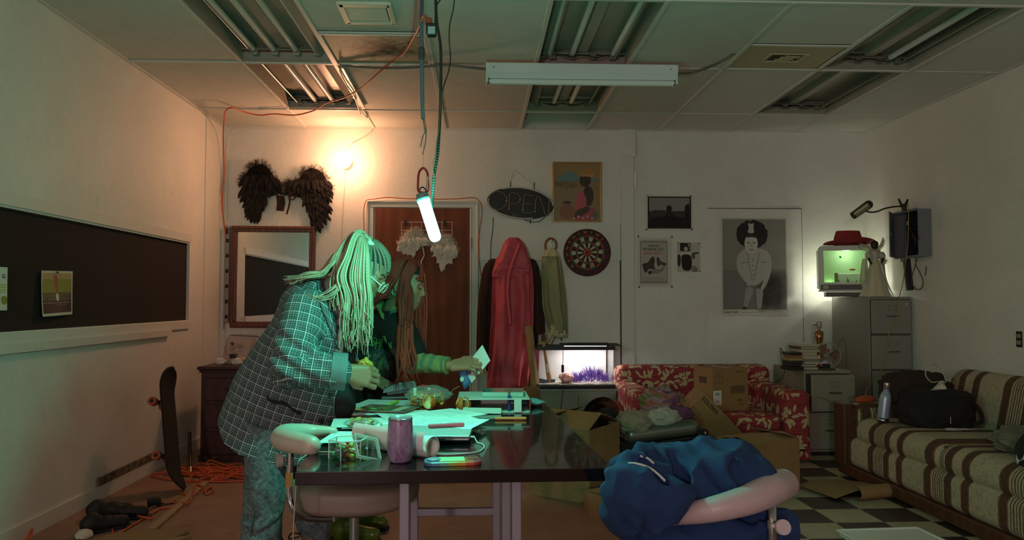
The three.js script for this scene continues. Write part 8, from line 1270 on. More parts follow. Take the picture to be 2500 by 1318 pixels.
  for (let i = 0; i < 36; i++) { const k = i / 36, zz = -2.95 + rr(-0.06, 0.03), x = lerp(806, 832, k); part('braid', braid([tie, atZ(880 - 4 * k, 564, -3.03), atZ(lerp(852, 862, k), 578 + 6 * k, -3.0), atZ(x + 18, 622, zz), atZ(x + 6, 660, zz + 0.01), atZ(x + rr(-2, 6), 695, zz + 0.03), atZ(x + rr(-4, 12), lerp(728, 760, rnd()), zz + 0.05)], rB(), 0.010, 0.4), blond[i % 3], t); }
  for (let i = 0; i < 12; i++) { const x = lerp(864, 902, i / 12), tip = rr(835, 875); part('braid', braid([atZ(x - 4, 730, -2.91), atZ(x + rr(-3, 4), 775, -2.91), atZ(x + rr(-8, 10), 815, -2.92), atZ(x + rr(-14, 16), tip, -2.93)], 0.0034, 0.010, 0.3), blond[i % 3], t); }
  // piece of food in her hands
  const fp = atZ(893, 889, -2.93), food = thing('pastry', 'yellow piece of pastry held by the woman in plaid', 'food', fp);
  part('crust', bend(new THREE.SphereGeometry(0.022, 32, 22), (q) => { const a = Math.atan2(q.y, q.x); q.multiplyScalar(1 + 0.10 * Math.sin(4 * a + 1) + 0.45 * noise(q.x * 60, q.y * 60, q.z * 60)); q.z *= 0.45; }), M(0xb08a2a, { roughness: 0.7 }), food); for (let k = 0; k < 3; k++) part('filling', ball(0.006, [-0.004, 0.006, -0.01][k], [-0.006, 0.008, 0.007][k], 0.007, 10, 8), M(0xc4a24a), food);
}
{ // ---- woman with reddish braids in the dark shirt
  const t = thing('person', 'woman with long reddish braids in a dark printed shirt reaching across the table', 'person', [0, 0, 0]);
  const pel = atZ(860, 968, -4.0), chest = atZ(918, 850, -3.88), neck = atZ(958, 768, -3.76), head = atZ(990, 696, -3.68);
  const sh = atZ(968, 800, -3.7), el = atZ(1012, 884, -3.55), wr = atZ(1104, 893, -3.47), shF = atZ(905, 800, -3.95), elF = atZ(880, 900, -4.1), wrF = V(atZ(900, 985, -3.85).x, 0.83, -3.78);
  const hN = atZ(870, 985, -3.95), kN = V(hN.x - 0.02, 0.46, -3.93), aN = V(atZ(835, 1290, -3.92).x, 0.1, -3.92), hF = atZ(845, 985, -4.1), kF = V(hF.x, 0.46, -4.12), aF = V(atZ(845, 1290, -4.15).x, 0.1, -4.15);
  const H = headField(head, V(0.93, -0.24, 0.27), V(0.27, 0.96, 0.02), neck);
  const inner = blend([cap(pel, chest, 0.11, 0.1), cap(chest, neck, 0.1, 0.052), cap(sh, el, 0.04, 0.034), cap(el, wr, 0.034, 0.023), cap(shF, elF, 0.04, 0.034), cap(elF, wrF, 0.034, 0.023), cap(hN, kN, 0.07, 0.05), cap(kN, aN, 0.05, 0.036), cap(hF, kF, 0.07, 0.05), cap(kF, aF, 0.05, 0.036), cap(sh, neck, 0.04, 0.04), cap(shF, neck, 0.04, 0.04)], 0.035);
  const hn = handField(wr, V(0.90, 0.12, 0.18), V(-0.15, 0.82, 0.55), -1, [[0.35, 0.55, 0.3], [0.45, 0.7, 0.4], [0.5, 0.75, 0.4], [0.55, 0.8, 0.4]], [[0.45, 0.85, 0.1, 0.04], [0.1, 1.0, 0.0, 0.032]], 0.98, 0.05);
  const hf = handField(wrF, V(0.85, -0.25, 0.45), V(0, 0.95, 0.3), 1, [[0.1, 0.2, 0.1], [0.1, 0.2, 0.1], [0.1, 0.2, 0.1], [0.1, 0.2, 0.1]], [[0.7, 0.6, -0.1, 0.036], [0.4, 0.8, -0.1, 0.028]], 0.95);
  part('body', [field(inner, [-0.5, 0.72, -3.85], 0.75, 96), field(H.fn, H.at(0, -0.02, 0), 0.165, cells(0.165, 0.0030)), field(hn.fn, hn.at(0, 0.07, 0), 0.105, cells(0.105, 0.0026)), field(hf.fn, hf.at(0, 0.07, 0), 0.105, cells(0.105, 0.0035))], skinB, t);
  const fold = (x, y, z) => 0.009 * noise(x * 8, y * 6, z * 8) + 0.004 * Math.sin(40 * (y - 0.6 * x) + 6 * noise(x * 6, y * 6, z * 6)) * smooth(-0.2, 0.4, noise(x * 5, y * 5, z * 5 + 3));
  const shirtF = blend([cap(pel, chest, 0.165, 0.155), cap(chest, atZ(945, 795, -3.8), 0.15, 0.105), cap(sh, sh.clone().lerp(el, 0.8), 0.085, 0.078), cap(shF, shF.clone().lerp(elF, 0.8), 0.08, 0.075)], 0.05);
  const shirtM = new THREE.MeshStandardMaterial({ color: 0x131615, roughness: 0.8 });
  const shirtD = (x, y, z) => shirtF(x, y, z) - fold(x, y, z);
  part('dark_shirt', field(shirtD, [-0.52, 0.93, -3.87], 0.38, 84), shirtM, t);
  const tieDye = dataTex(256, (u, v) => { const a = tfbm(u, v, 5), s = Math.sin(2 * PI * (3 * v + 0.25 * tiled(u, v, 4))); return mix3([122, 130, 78], [78, 104, 92], 0.8 * smooth(0.1, 1.0, s + 1.1 * a)); });
  const dyeM = new THREE.MeshStandardMaterial({ map: tieDye, roughness: 0.9 });
  const cuff = wr.clone().lerp(el, 0.1), slvF = blend([cap(el.clone().lerp(sh, 0.5), el, 0.05, 0.048), cap(el, cuff, 0.046, 0.04)], 0.02);
  part('tie_dye_sleeve', field((x, y, z) => { const d = wr.clone().sub(el).normalize(), s = (x - cuff.x) * d.x + (y - cuff.y) * d.y + (z - cuff.z) * d.z; return Math.max(slvF(x, y, z) - 0.005 * noise(x * 25, y * 25, z * 25) - 0.0012 * Math.sin(120 * s + 5 * noise(x * 20, y * 20, z * 20)), s); }, el.clone().lerp(wr, 0.3), 0.17, 72, boneUV([[el, wr, () => 0]], 7)), dyeM, t);
  const neckF = cap(neck.clone().add(V(0, -0.02, 0)), H.at(0, -0.075, -0.022), 0.066, 0.058), tri = blend([cap(atZ(938, 742, -3.66), atZ(940, 770, -3.64), 0.045, 0.02)], 0.02);
  part('high_collar', field((x, y, z) => Math.max(smin(neckF(x, y, z), tri(x, y, z), 0.02) - 0.003 * noise(x * 30, y * 30, z * 30), y - H.at(0, -0.066, 0).y), neck, 0.13, 56, boneUV([[neck, H.at(0, 0, 0), () => 0]], 6)), dyeM, t);
  // print on the shirt: scratchy outlined letters over a dim image
  const onS = (px, py, o = 0.003) => { const r2 = ray(px, py); let s = 3.2; for (; s < 4.2; s += 0.003) if (shirtD(r2.x * s, EYE + r2.y * s, r2.z * s) < 0) break; return V(r2.x * s, EYE + r2.y * s, r2.z * s + o); };
  const inkM = M(0x5f9a4a, { roughness: 0.4, metalness: 0.2 }), st = (pts, r = 0.0024) => part('print_stroke', tube(pts.map(([x, y]) => onS(880 + x / 3.661, 600 + y / 3.661)), r, pts.length * 5, 5), inkM, t);
  st([[0, 850], [12, 830], [30, 870], [34, 840], [20, 900]]); st([[72, 822], [82, 812], [76, 836]]); st([[132, 822], [112, 828], [108, 846], [124, 860], [132, 876], [112, 894], [82, 882]]);
  st([[146, 832], [140, 890], [134, 926]]); st([[140, 872], [168, 866]]); st([[178, 838], [166, 932]]); st([[180, 916], [206, 806]]); st([[222, 850], [214, 800], [232, 862]]); st([[212, 846], [230, 840]]); st([[250, 922], [252, 872], [276, 920], [272, 856], [278, 940]]);
  const printTex = canvasTex(256, 200, (g, w, h) => { g.fillStyle = '#232a26'; g.fillRect(0, 0, w, h); for (let i = 0; i < 90; i++) oval(g, `rgba(${60 + rnd() * 90 | 0},${80 + rnd() * 80 | 0},${66 + rnd() * 60 | 0},0.35)`, 30 + rnd() * 196, 25 + rnd() * 150, 6 + rnd() * 26, 4 + rnd() * 14, rnd() * 3); });
  part('shirt_print', sheet(1, 1, 26, 20, (u, v) => { const s = v * 0.9; return onS(lerp(892, 972, u) - 20 * s, lerp(858, 930, v) - 10 * u, 0.004); }, 0.0012), new THREE.MeshStandardMaterial({ map: printTex, roughness: 0.45 }), t);
  const trF = blend([cap(pel, hN, 0.14, 0.12), cap(hN, kN, 0.11, 0.085), cap(kN, V(aN.x, 0.3, aN.z), 0.085, 0.06), cap(hF, kF, 0.11, 0.085), cap(kF, V(aF.x, 0.3, aF.z), 0.085, 0.06)], 0.03);
  part('dark_trousers', field((x, y, z) => Math.max(trF(x, y, z) - 0.006 * noise(x * 10, y * 8, z * 10), y - 0.84), [-0.6, 0.5, -4.0], 0.42, 60), M(0x191a1c, { roughness: 0.9 }), t);
  const bootM = M(0x5a6a1e, { roughness: 0.2, clearcoat: 0.5, clearcoatRoughness: 0.15 });
  for (const [A, dx, dz] of [[aN, 0.16, 0.03], [aF, 0.19, 0.05]]) { const bf = blend([cap(V(A.x, 0.07, A.z), V(A.x - 0.01, 0.32, A.z), 0.056, 0.066), cap(V(A.x, 0.05, A.z), V(A.x + dx, 0.038, A.z + dz), 0.05, 0.036)], 0.035), b = part('boot', field((x, y, z) => Math.max(bf(x, y, z) - 0.003 * noise(x * 20, y * 20, z * 20), 0.012 - y), [A.x + 0.06, 0.17, A.z], 0.24, 60), bootM, t); part('boot_sole', [rbx(0.1, 0.03, 0.09, 0.01, A.x - 0.01, 0.016, A.z), rot(rbx(dx, 0.016, 0.075, 0.006), 0, -0.2, 0).translate(A.x + dx * 0.7, 0.009, A.z + dz * 0.7)], black, b); }
  // face
  const dark = M(0x120c0a, { roughness: 0.5 }), lip = M(0x7a3f3a, { roughness: 0.45 });
  for (const s of [-1, 1]) { part('eyebrow', tube([0.012, 0.022, 0.032, 0.042, 0.051].map((a, i) => H.on(s * a, 0.032 + [0, 0.003, 0.005, 0.004, -0.001][i])), 0.0024, 16, 6), dark, t); part('eyelashes', tube([0.017, 0.025, 0.034, 0.047].map((a, i) => H.on(s * a, [0.003, -0.001, -0.001, 0.005][i], 0.001)), 0.002, 12, 5), dark, t); }
  part('lips', [H.at(0, -0.0495, 0.085), H.at(0, -0.0595, 0.083)].map((p) => ball(1, 0, 0, 0, 18, 10).scale(0.0205, 0.0058, 0.0115).applyQuaternion(H.q).translate(p.x, p.y, p.z)), lip, t);
  part('earring', torus(0.012, 0.0018, 24, 6).translate(...H.at(0.078, -0.045, -0.012).toArray()), M(0xa9b0a0, { metalness: 0.8, roughness: 0.3 }), t);
  // hair
  const roots = M(0x1c1412, { roughness: 0.85 }), red = [0x861e10, 0x942a16, 0x6c180c].map((c) => M(c, { roughness: 0.7 })), fuzz = M(0x8a3420, { roughness: 0.9 });
  const o0 = H.at(0, 0.036, -0.018), scE = ellip(o0, [0.081, 0.094, 0.099], H.q);
  part('scalp', field((x, y, z) => { const p = V(x, y, z).sub(H.at(0, 0, 0)), b = p.dot(H.u), f = p.dot(H.f); return Math.max(scE(x, y, z), 0.048 + (f > 0 ? f * 0.25 : f * 1.2) - b, f - 0.074); }, H.at(0, 0.04, -0.01), 0.13, 60), roots, t);
  const sc = (a, b, d, e = 0.005) => { const v = H.at(a, b, d).sub(o0), q = v.clone().applyQuaternion(H.q.clone().invert()); return o0.clone().addScaledVector(v, 1 / Math.hypot(q.x / (0.081 + e), q.y / (0.094 + e), q.z / (0.099 + e))); };
  // near side (towards the camera) is +r; strands leave a parting on top and hang
  const hang = (a, b, d, xs, ys, zs, r, m, long) => { const P = [sc(a * 0.25, 0.12, d * 0.4), sc(a * 0.6, 0.1, d), sc(a, b, d)]; xs.forEach((x, i) => P.push(atZ(x + rr(-3, 3), ys[i], zs[i]))); part('braid', braid(P, r, 0.013, long ? 0.5 : 0.7), m, t); };
  for (let i = 0; i < 15; i++) { const k = i / 14, x = lerp(972, 1006, k), y2 = rr(785, 815); hang(0.085, lerp(0.05, 0.02, k), lerp(0.005, 0.055, k), [x, x + rr(-2, 4), x + rr(-3, 5)], [712 + rr(-4, 4), 755, y2], [-3.575 + rr(-0.012, 0.012), -3.545 + rr(-0.015, 0.015), -3.52 + rr(-0.015, 0.015)], rr(0.0062, 0.0078), red[i % 3], false);
    part('loose_ends', braid([atZ(x + 1, y2 - 8, -3.52), atZ(x + rr(-4, 8), y2 + 40, -3.49 + rr(-0.02, 0.02)), atZ(x + rr(-8, 16), y2 + 85, -3.46), atZ(x + rr(-12, 26), rr(910, 958), -3.45)], rr(0.005, 0.009), 0.022, 0.12, 0.1), i % 2 ? fuzz : red[i % 3], t); }
  for (let i = 0; i < 8; i++) { const x = lerp(1014, 1038, i / 7); hang(0.05 - 0.02 * i, 0.04, 0.08, [x - 4, x, x + 2, x + rr(-4, 6)], [668, 720, 770, rr(830, 900)], [-3.64, -3.66, -3.67, -3.67], i > 1 ? 0.0048 : 0.0058, red[i % 3], true); if (i > 1) part('loose_ends', braid([atZ(x, 770, -3.68), atZ(x + rr(-4, 6), 840, -3.68), atZ(x + rr(-10, 10), rr(900, 940), -3.68)], 0.005, 0.02, 0.1, 0.1), fuzz, t); }
  for (let i = 0; i < 30; i++) { const k = i / 29, y1 = lerp(690, 745, k); hang(lerp(0.06, -0.05, rnd()), 0.04, lerp(-0.09, -0.05, k), [lerp(950, 936, k) + rr(-8, 8), lerp(925, 905, k), rr(884, 905)], [lerp(655, 720, k), y1, y1 + rr(0, 40)], [-3.66 + rr(-0.05, 0.03), -3.66 + rr(-0.05, 0.04), -3.68 + rr(-0.04, 0.04)], rr(0.006, 0.0075), red[i % 3], false); }
  for (let i = 0; i < 22; i++) { const k = i / 21; hang(0.085, 0.03, lerp(-0.09, -0.012, k), [lerp(934, 956, k), lerp(912, 938, k) + rr(-6, 6), rr(888, 905)], [lerp(680, 700, k), lerp(708, 722, k) + rr(-6, 8), 738 + rr(-12, 22)], [-3.6 + rr(-0.02, 0.02), -3.6 + rr(-0.03, 0.02), -3.63 + rr(-0.03, 0.03)], rr(0.006, 0.0075), red[i % 3], false); }
  // card packet in her hand, thread down to the table
  const zc = -3.5, pk = thing('card_packet', 'pale card with a blue sleeve held up by the reaching woman', 'card', atZ(1160, 890, zc)), o = pk.position, C = [[1178, 842], [1197, 880], [1152, 935], [1133, 898]].map(([x, y], i) => atZ(x, y, zc + [0.02, 0.05, 0.03, 0.0][i]).sub(o));
  part('card', sheet(1, 1, 4, 4, (u, v) => C[3].clone().lerp(C[0], v).lerp(C[2].clone().lerp(C[1], v), u), 0.006), M(0xc9ccc4, { roughness: 0.5 }), pk);
  const D = [[1138, 896], [1150, 936], [1133, 951], [1120, 908]].map(([x, y]) => atZ(x, y, zc + 0.012).sub(o)); part('blue_sleeve', sheet(1, 1, 4, 4, (u, v) => D[3].clone().lerp(D[0], v).lerp(D[2].clone().lerp(D[1], v), u), 0.012), M(0x2f6a94, { roughness: 0.5 }), pk); part('blue_mark', rbx(0.012, 0.02, 0.002, 0.0008), M(0x2f5a80), pk, atZ(1146, 908, zc + 0.03).sub(o), [0, 0, -0.3]); part('white_dot', ball(0.01, 0, 0, 0, 12, 8).scale(1, 1.2, 0.4), M(0xbcd0c8), pk, atZ(1128, 926, zc + 0.022).sub(o));
  solo('hanging_thread', tube([atZ(1122, 943, zc), atZ(1108, 950, zc + 0.02), atZ(1096, 963, zc + 0.05), onT(1085, 981, 0.02)], 0.0013, 30, 5), M(0x9aa88e), 'thread hanging from the blue sleeve down to the table', 'thread');
}
// ------------------------------------------------------------------ left side of the room
{
  const wood = new THREE.MeshStandardMaterial({ map: rep(woodTex([52, 22, 14], [74, 34, 22], 6, 256), 1.5, 3), roughness: 0.4 });
  const x0 = -2.1, x1 = -1.32, zf = -5.86, zb = -6.46, h = 0.71, w = x1 - x0, d = zf - zb, t = thing('dresser', 'dark red-brown wooden dresser behind the woman in plaid', 'dresser', [(x0 + x1) / 2, 0, (zf + zb) / 2]);
  part('carcass', boxUV(rbx(w - 0.03, h - 0.03, d - 0.03, 0.004, 0, (h - 0.03) / 2, 0)), wood, t); part('top_board', boxUV(rbx(w + 0.02, 0.026, d + 0.02, 0.008, 0, h - 0.013, 0)), wood, t); part('top_moulding', boxUV(rbx(w - 0.005, 0.02, d, 0.006, 0, h - 0.037, 0)), wood, t);
  for (let k = 0; k < 3; k++) { const y = [0.14, 0.34, 0.54][k], dr = part('drawer', boxUV(rbx(w - 0.09, 0.17, 0.022, 0.006, 0, y, d / 2 - 0.004)), wood, t); for (const s of [-1, 1]) part('knob', ball(0.014, s * 0.18, y, d / 2 + 0.014, 14, 10), M(0x4a2a1a, { roughness: 0.4 }), dr); }
  part('foot_rail', boxUV(rbx(w - 0.01, 0.05, d - 0.01, 0.006, 0, 0.025, 0)), wood, t);
  const b = atZ(575, 888, -6.05), bag = thing('zip_bag', 'large clear zip bag of tissues and bottles on the dresser', 'bag', [b.x, h, -6.08]);
  part('film', bend(new THREE.BoxGeometry(0.22, 0.23, 0.09, 14, 14, 6), (q) => { const v = q.y / 0.23 + 0.5; q.z *= 1 - 0.85 * smooth(0.5, 1, v); q.x *= 0.82 + 0.18 * v + 0.03 * Math.sin(9 * v); q.z += 0.012 * noise(q.x * 20, q.y * 20, 3); q.x += 0.05 * v * v; q.y += 0.116; }), M(0xf0e6de, { transmission: 0.92, roughness: 0.12, thickness: 0 }), bag);
  part('zip_strip', rbx(0.22, 0.008, 0.006, 0.002, 0.05, 0.222, 0), M(0x5a3a5c, { transmission: 0.3, roughness: 0.3, thickness: 0 }), bag, [0, 0, 0], [0, 0, -0.06]);
  part('small_bottle', rod([-0.05, 0.12, 0.0], [0.05, 0.155, 0.01], 0.022, 0.02, 18), M(0xc9b8a8, { roughness: 0.4 }), bag); part('card', rbx(0.1, 0.02, 0.01, 0.003, 0.02, 0.1, 0.02), M(0xd0c4b4), bag, [0, 0, 0], [0, 0, 0.1]); part('dark_tin', cyl(0.03, 0.03, 0.03, -0.02, 0.065, 0.02, 20), M(0x2a1d18), bag); part('red_cap', ball(0.014, -0.03, 0.16, 0.02), M(0x8a3226), bag);
  [[-0.06, 0], [0.0, 0.02], [0.05, 0.0], [-0.1, 0.07], [0.03, 0.075]].forEach(([x, z], k) => solo('tissue', bend(new THREE.SphereGeometry(0.04, 26, 18), (q) => { q.multiplyScalar(1 + 0.4 * noise(q.x * 40 + k * 3, q.y * 40, q.z * 40)); q.y = Math.max(0, q.y * 0.75 + 0.022); }), M(0xd8cfc2, { roughness: 0.95 }), ['crumpled white tissue at the left inside the zip bag', 'crumpled white tissue in the middle of the zip bag', 'crumpled white tissue at the right inside the zip bag', 'crumpled tissue lying left of the zip bag on the dresser', 'crumpled tissue lying right in front of the zip bag'][k], 'tissue', [b.x + x, h + 0.002, -6.08 + z], [0, k, 0], 'tissues on the dresser'));
}
{ // skateboard leaning on the wall
  const A = V(-1.905, 0.01, -4.93), B = V(-2.10, 0.745, -5.23), L = A.distanceTo(B), e = B.clone().sub(A).normalize(), n = V(-0.96, -0.18, 0.0), w = e.clone().cross(n).normalize(); n.copy(w.clone().cross(e)).normalize();
  const t = thing('skateboard', 'skateboard standing on its tail against the left wall', 'skateboard', A), at = (a, b, c) => w.clone().multiplyScalar(a).addScaledVector(e, b).addScaledVector(n, c);
  part('deck', sheet(1, 1, 14, 40, (u, v) => { const y = v * L, en = Math.min(y, L - y), hw = 0.1 * Math.sqrt(clamp(1 - Math.pow(1 - clamp(en / 0.1), 2), 0.01, 1)), kick = en < 0.15 ? -0.055 * Math.pow((0.15 - en) / 0.15, 1.6) : 0, s = 2 * u - 1; return at(s * hw, y, kick - 0.008 * s * s); }, 0.012), new THREE.MeshStandardMaterial({ color: 0x241a16, roughness: 0.95, bumpMap: rep(grainBump, 8), bumpScale: 0.0008 }), t);
  for (const y of [0.23, L - 0.23]) { const tr = part('truck', [bar(at(-0.06, y, 0.045), at(0.06, y, 0.045), 0.022, 0.022), bar(at(0, y, 0.008), at(0, y, 0.045), 0.05, 0.05)], M(0x55504c, { metalness: 0.8, roughness: 0.4 }), t); for (const s of [-1, 1]) { part('wheel', rod(at(s * 0.062, y, 0.055), at(s * 0.096, y, 0.055), 0.028, 0.028, 24), M(0xa8512e, { roughness: 0.5 }), t); part('bearing', rod(at(s * 0.0965, y, 0.055), at(s * 0.098, y, 0.055), 0.012, 0.012, 16), black, t); } }
}
const onF = (px, py, h = 0) => atY(px, py, h);
{ // heap of orange extension cord
  const c = [], r0 = onF(540, 1160), N = 150; for (let i = 0; i < N; i++) { const a = i * 0.62, k = i / N; c.push(V(r0.x + (0.22 + 0.16 * Math.sin(i * 0.37)) * Math.cos(a) + 0.10 * Math.sin(i * 0.9), 0.008 + 0.05 * k * (0.6 + 0.4 * Math.sin(i * 1.7)) , r0.z + (0.14 + 0.09 * Math.sin(i * 0.53)) * Math.sin(a * 1.03))); }
  solo('cord_heap', tube(c, 0.006, 1100, 6), orangeCord, 'heap of orange extension cord on the floor in front of the dresser', 'cord');
  const P = [[462, 1178], [470, 1160], [500, 1150], [540, 1140], [575, 1128], [606, 1122]]; solo('cord_strand', tube([...P.map(([x, y], i) => onF(x, y, 0.01 + 0.02 * Math.sin(i))), onF(460, 1185, 0.008), onF(452, 1196, 0.007), onF(430, 1190, 0.007)].slice(0, 6), 0.0058, 60, 6), orangeCord, 'single orange strand lying over the cord heap', 'cord');
  solo('winding_cord', tube([onF(430, 1196, 0.007), onF(455, 1207, 0.007), onF(478, 1205, 0.007), onF(500, 1196, 0.02), onF(515, 1190, 0.007), onF(520, 1200, 0.007), onF(505, 1207, 0.007), onF(498, 1190, 0.02), onF(480, 1183, 0.022), onF(470, 1205, 0.025), onF(458, 1228, 0.022), onF(430, 1226, 0.007), onF(395, 1231, 0.007), onF(368, 1240, 0.007), onF(352, 1258, 0.007), onF(372, 1266, 0.007), onF(350, 1262, 0.02), onF(310, 1256, 0.012), onF(285, 1268, 0.01), onF(275, 1290, 0.008), onF(280, 1310, 0.008), onF(300, 1296, 0.008), onF(335, 1275, 0.008), onF(362, 1258, 0.01), onF(400, 1240, 0.008), onF(440, 1238, 0.008)], 0.0056, 260, 6), orangeCord, 'orange cord winding along the floor beside the left wall', 'cord');
  solo('cord_loop', tube([onF(55, 1322, 0.01), onF(62, 1318, 0.05), onF(72, 1300, 0.06), onF(78, 1292, 0.05), onF(76, 1310, 0.03), onF(66, 1330, 0.008)], 0.006, 50, 6), orangeCord, 'small orange cord loop at the lower left corner', 'cord');
  solo('green_cable', tube([onF(190, 1318, 0.006), onF(215, 1306, 0.006), onF(225, 1285, 0.02), onF(245, 1272, 0.03), onF(264, 1271, 0.02), onF(280, 1290, 0.006)], 0.0035, 50, 6), M(0x4a6a5a, { roughness: 0.5 }), 'thin green cable arching over the dark shoes', 'cable');
}
{ // plank, boards, shoes, plugs, pole
  const pl = new THREE.MeshStandardMaterial({ map: rep(woodTex([150, 122, 92], [176, 150, 118], 5, 256), 6, 0.6), roughness: 0.85 });
  const a = onF(370, 1297), b = onF(502, 1181); solo('wood_plank', boxUV(bar([a.x, 0.008, a.z], [b.x, 0.008, b.z], 0.045, 0.014), 1, (q) => [q.x * 2, q.z]), pl, 'narrow bare wooden plank lying on the floor', 'plank');
  const c = onF(345, 1312), br = thing('broken_board', 'broken pale board at the bottom left', 'board', [c.x, 0, c.z], 0.35); part('board_piece', extrude([[-0.2, -0.08], [-0.16, 0.05], [-0.02, 0.09], [0.12, 0.03], [0.22, -0.04], [0.16, -0.12], [-0.05, -0.1]], 0.014, 0.002).rotateX(-PI / 2).translate(0, 0.003, 0), M(0x8d7250, { roughness: 0.9 }), br); part('splinter', extrude([[0.0, -0.16], [0.2, -0.12], [0.24, -0.1], [0.02, -0.12]], 0.01, 0.001).rotateX(-PI / 2).translate(0, 0.003, 0), M(0x9a8058, { roughness: 0.9 }), br);
  const shoe = (px, py, turn, label) => { const p = onF(px, py), t = thing('dark_shoe', label, 'shoe', [p.x, 0, p.z], turn, 'dark shoes by the left wall'); part('upper', field(blend([cap([-0.07, 0.05, 0], [-0.05, 0.07, 0], 0.038, 0.036), cap([-0.05, 0.045, 0], [0.1, 0.036, 0], 0.038, 0.03)], 0.025), [0.02, 0.05, 0], 0.16, 40), M(0x1d1613, { roughness: 0.7 }), t); part('sole', rbx(0.24, 0.014, 0.07, 0.006, 0.02, 0.008, 0), black, t); part('laces', tube([[-0.01, 0.08, -0.02], [0.01, 0.078, 0.02], [0.03, 0.074, -0.018], [0.05, 0.07, 0.016]], 0.003, 24, 5), M(0x2c2420), t); };
  shoe(262, 1262, 0.5, 'dark shoe lying closer to the wall among the cables'); shoe(300, 1268, 0.3, 'dark shoe beside the orange cord on the floor'); shoe(250, 1296, 0.7, 'dark shoe nearest the bottom left corner');
  const w = onF(376, 1236), pw = thing('wall_wart', 'black plug adapter lying by the baseboard', 'adapter', [w.x, 0, w.z], 0.5); part('housing', rbx(0.07, 0.05, 0.055, 0.008, 0, 0.025, 0), M(0x171414), pw); part('prong', [bx(0.003, 0.02, 0.008, -0.008, 0.06, 0), bx(0.003, 0.02, 0.008, 0.008, 0.06, 0)], chrome, pw); part('lead', tube([[0.03, 0.02, 0.0], [0.06, 0.01, 0.02], [0.1, 0.008, 0.0], [0.12, 0.006, -0.05]], 0.004, 24, 6), black, pw);
  const p0 = onF(464, 1160), p1 = V(-2.13, 0.23, -5.78), po = thing('metal_pole', 'dark metal pole leaning between skateboard and dresser', 'pole', [0, 0, 0]); part('tube_section', rod([p0.x, 0.014, p0.z], p1, 0.013, 0.013, 14), M(0x3a332e, { metalness: 0.7, roughness: 0.35 }), po); part('end_ferrule', rod([p0.x, 0.014, p0.z], V(p0.x, 0.014, p0.z).lerp(p1, 0.12), 0.018, 0.018, 14), M(0x8a7a6a, { metalness: 0.8, roughness: 0.3 }), po);
  const pb = onF(205, 1313), pt = thing('paper_scrap', 'crumpled pale paper scrap on the floor at bottom left', 'paper', [pb.x, 0, pb.z]); part('scrap', bend(new THREE.SphereGeometry(0.04, 22, 14), (q) => { q.multiplyScalar(1 + 0.35 * noise(q.x * 40, q.y * 40, q.z * 40)); q.y = Math.max(0, q.y * 0.6 + 0.018); }), M(0xc9c2ae, { roughness: 0.9 }), pt);
  const so = atX(252, 1228, LEFT), st = thing('low_socket', 'small wall socket low on the left wall', 'socket', [LEFT, so.y, so.z]); part('plate', rbx(0.008, 0.11, 0.07, 0.003, 0.004, 0, 0), M(0x8f9a9a, { roughness: 0.5 }), st); part('outlet_face', rbx(0.012, 0.035, 0.034, 0.006, 0.008, 0.02, 0), M(0x3a3f40), st); part('outlet_face', rbx(0.012, 0.035, 0.034, 0.006, 0.008, -0.022, 0), M(0x3a3f40), st);
}
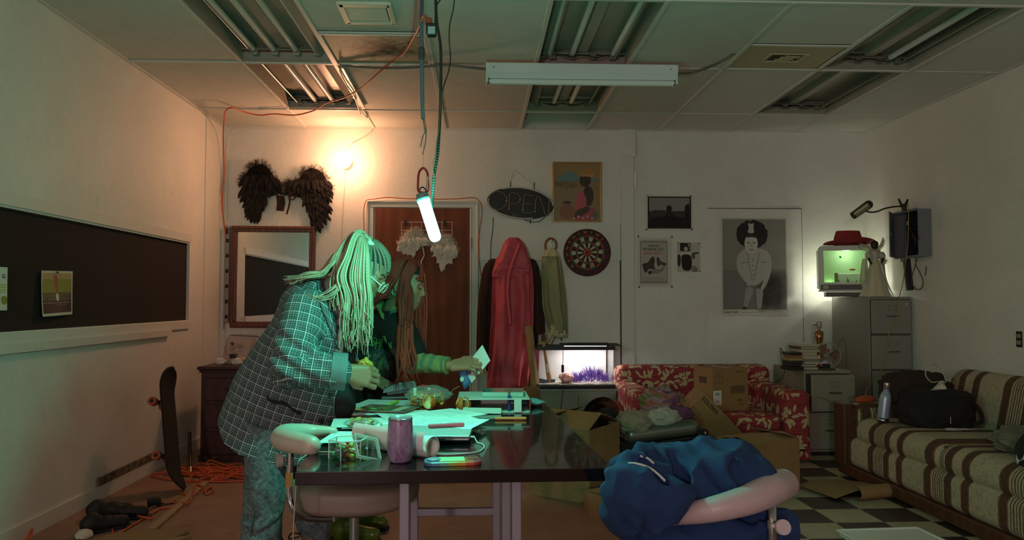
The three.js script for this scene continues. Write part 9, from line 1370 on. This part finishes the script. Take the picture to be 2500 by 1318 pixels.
{ // posters on the pin board
  const X0 = LEFT - 0.021, pinned = (name, label, x0, y0, x1, y1, tex, tilt) => { const a = atX(x0, (y0 + y1) / 2, X0), b = atX(x1, (y0 + y1) / 2, X0), top = atX((x0 + x1) / 2, y0, X0).y, bot = atX((x0 + x1) / 2, y1, X0).y, t = thing(name, label, 'poster', [X0, (top + bot) / 2, (a.z + b.z) / 2]), W2 = b.z - a.z, H2 = top - bot; part('printed_sheet', sheet(1, 1, 10, 14, (u, v) => [0.004 + 0.012 * Math.pow(1 - v, 2) * (1 + Math.sin(4 * u)) + 0.008 * Math.pow(Math.abs(2 * u - 1), 3), (v - 0.5) * H2 + tilt * (u - 0.5), (u - 0.5) * W2], 0.0008), new THREE.MeshStandardMaterial({ map: tex, roughness: 0.5 }), t); const p = part('push_pin', ball(0.006, 0.012, H2 / 2 - 0.008, 0, 12, 8), M(0x3a3a3a), t); return t; };
  pinned('film_flyer', 'small poster of a figure standing in a green field on the pin board', 94, 661, 171, 770, canvasTex(320, 460, (g, w, h) => { g.fillStyle = '#c9c4b2'; g.fillRect(0, 0, w, h); g.fillStyle = '#8f8a3c'; g.fillRect(10, 24, 300, 200); g.fillStyle = '#b89468'; g.fillRect(10, 24, 300, 60); for (let i = 0; i < 120; i++) oval(g, `rgba(${110 + rnd() * 60 | 0},${110 + rnd() * 50 | 0},40,0.4)`, 10 + rnd() * 300, 90 + rnd() * 140, 14, 5); g.fillStyle = '#4a4432'; g.fillRect(10, 224, 300, 90); for (let i = 0; i < 160; i++) oval(g, `rgba(${90 + rnd() * 60 | 0},${84 + rnd() * 50 | 0},60,0.5)`, 10 + rnd() * 300, 224 + rnd() * 80, 8, 4); g.fillStyle = '#2a1416'; g.fillRect(10, 306, 300, 126); blob(g, '#a8503c', [[130, 40], [170, 40], [180, 120], [170, 230], [150, 230], [140, 120]]); blob(g, '#d8d2c4', [[150, 230], [176, 230], [184, 310], [150, 310]]); g.fillStyle = '#cfc8b4'; g.font = 'italic 21px serif'; g.textAlign = 'center'; g.fillText('Beasts & Birds Coming to House of Go', w / 2, 334); g.fillStyle = '#8a8070'; g.fillRect(140, 348, 130, 4); g.fillStyle = '#c9c4b2'; g.fillRect(10, 432, 300, 28); speck(g, w, h, 1500, 0.06); }), 0.008);
  pinned('info_flyer', 'pale flyer with a large letter cut off at the left picture edge', -60, 650, 11, 758, canvasTex(300, 430, (g, w, h) => { g.fillStyle = '#d4d6cc'; g.fillRect(0, 0, w, h); g.fillStyle = '#2c2c2a'; g.font = 'bold 54px sans-serif'; g.textAlign = 'right'; g.fillText('G', w - 12, 110); g.fillStyle = '#b8b25a'; for (let k = 0; k < 4; k++) g.fillRect(0, 170 + k * 24, w - 10, 14); oval(g, '#8a8a3a', w - 30, 330, 36, 44); }), 0.0);
}
scene.traverse((o) => { if (o.isMesh) { o.castShadow = true; o.receiveShadow = true; } });
renderer.render(scene, camera);
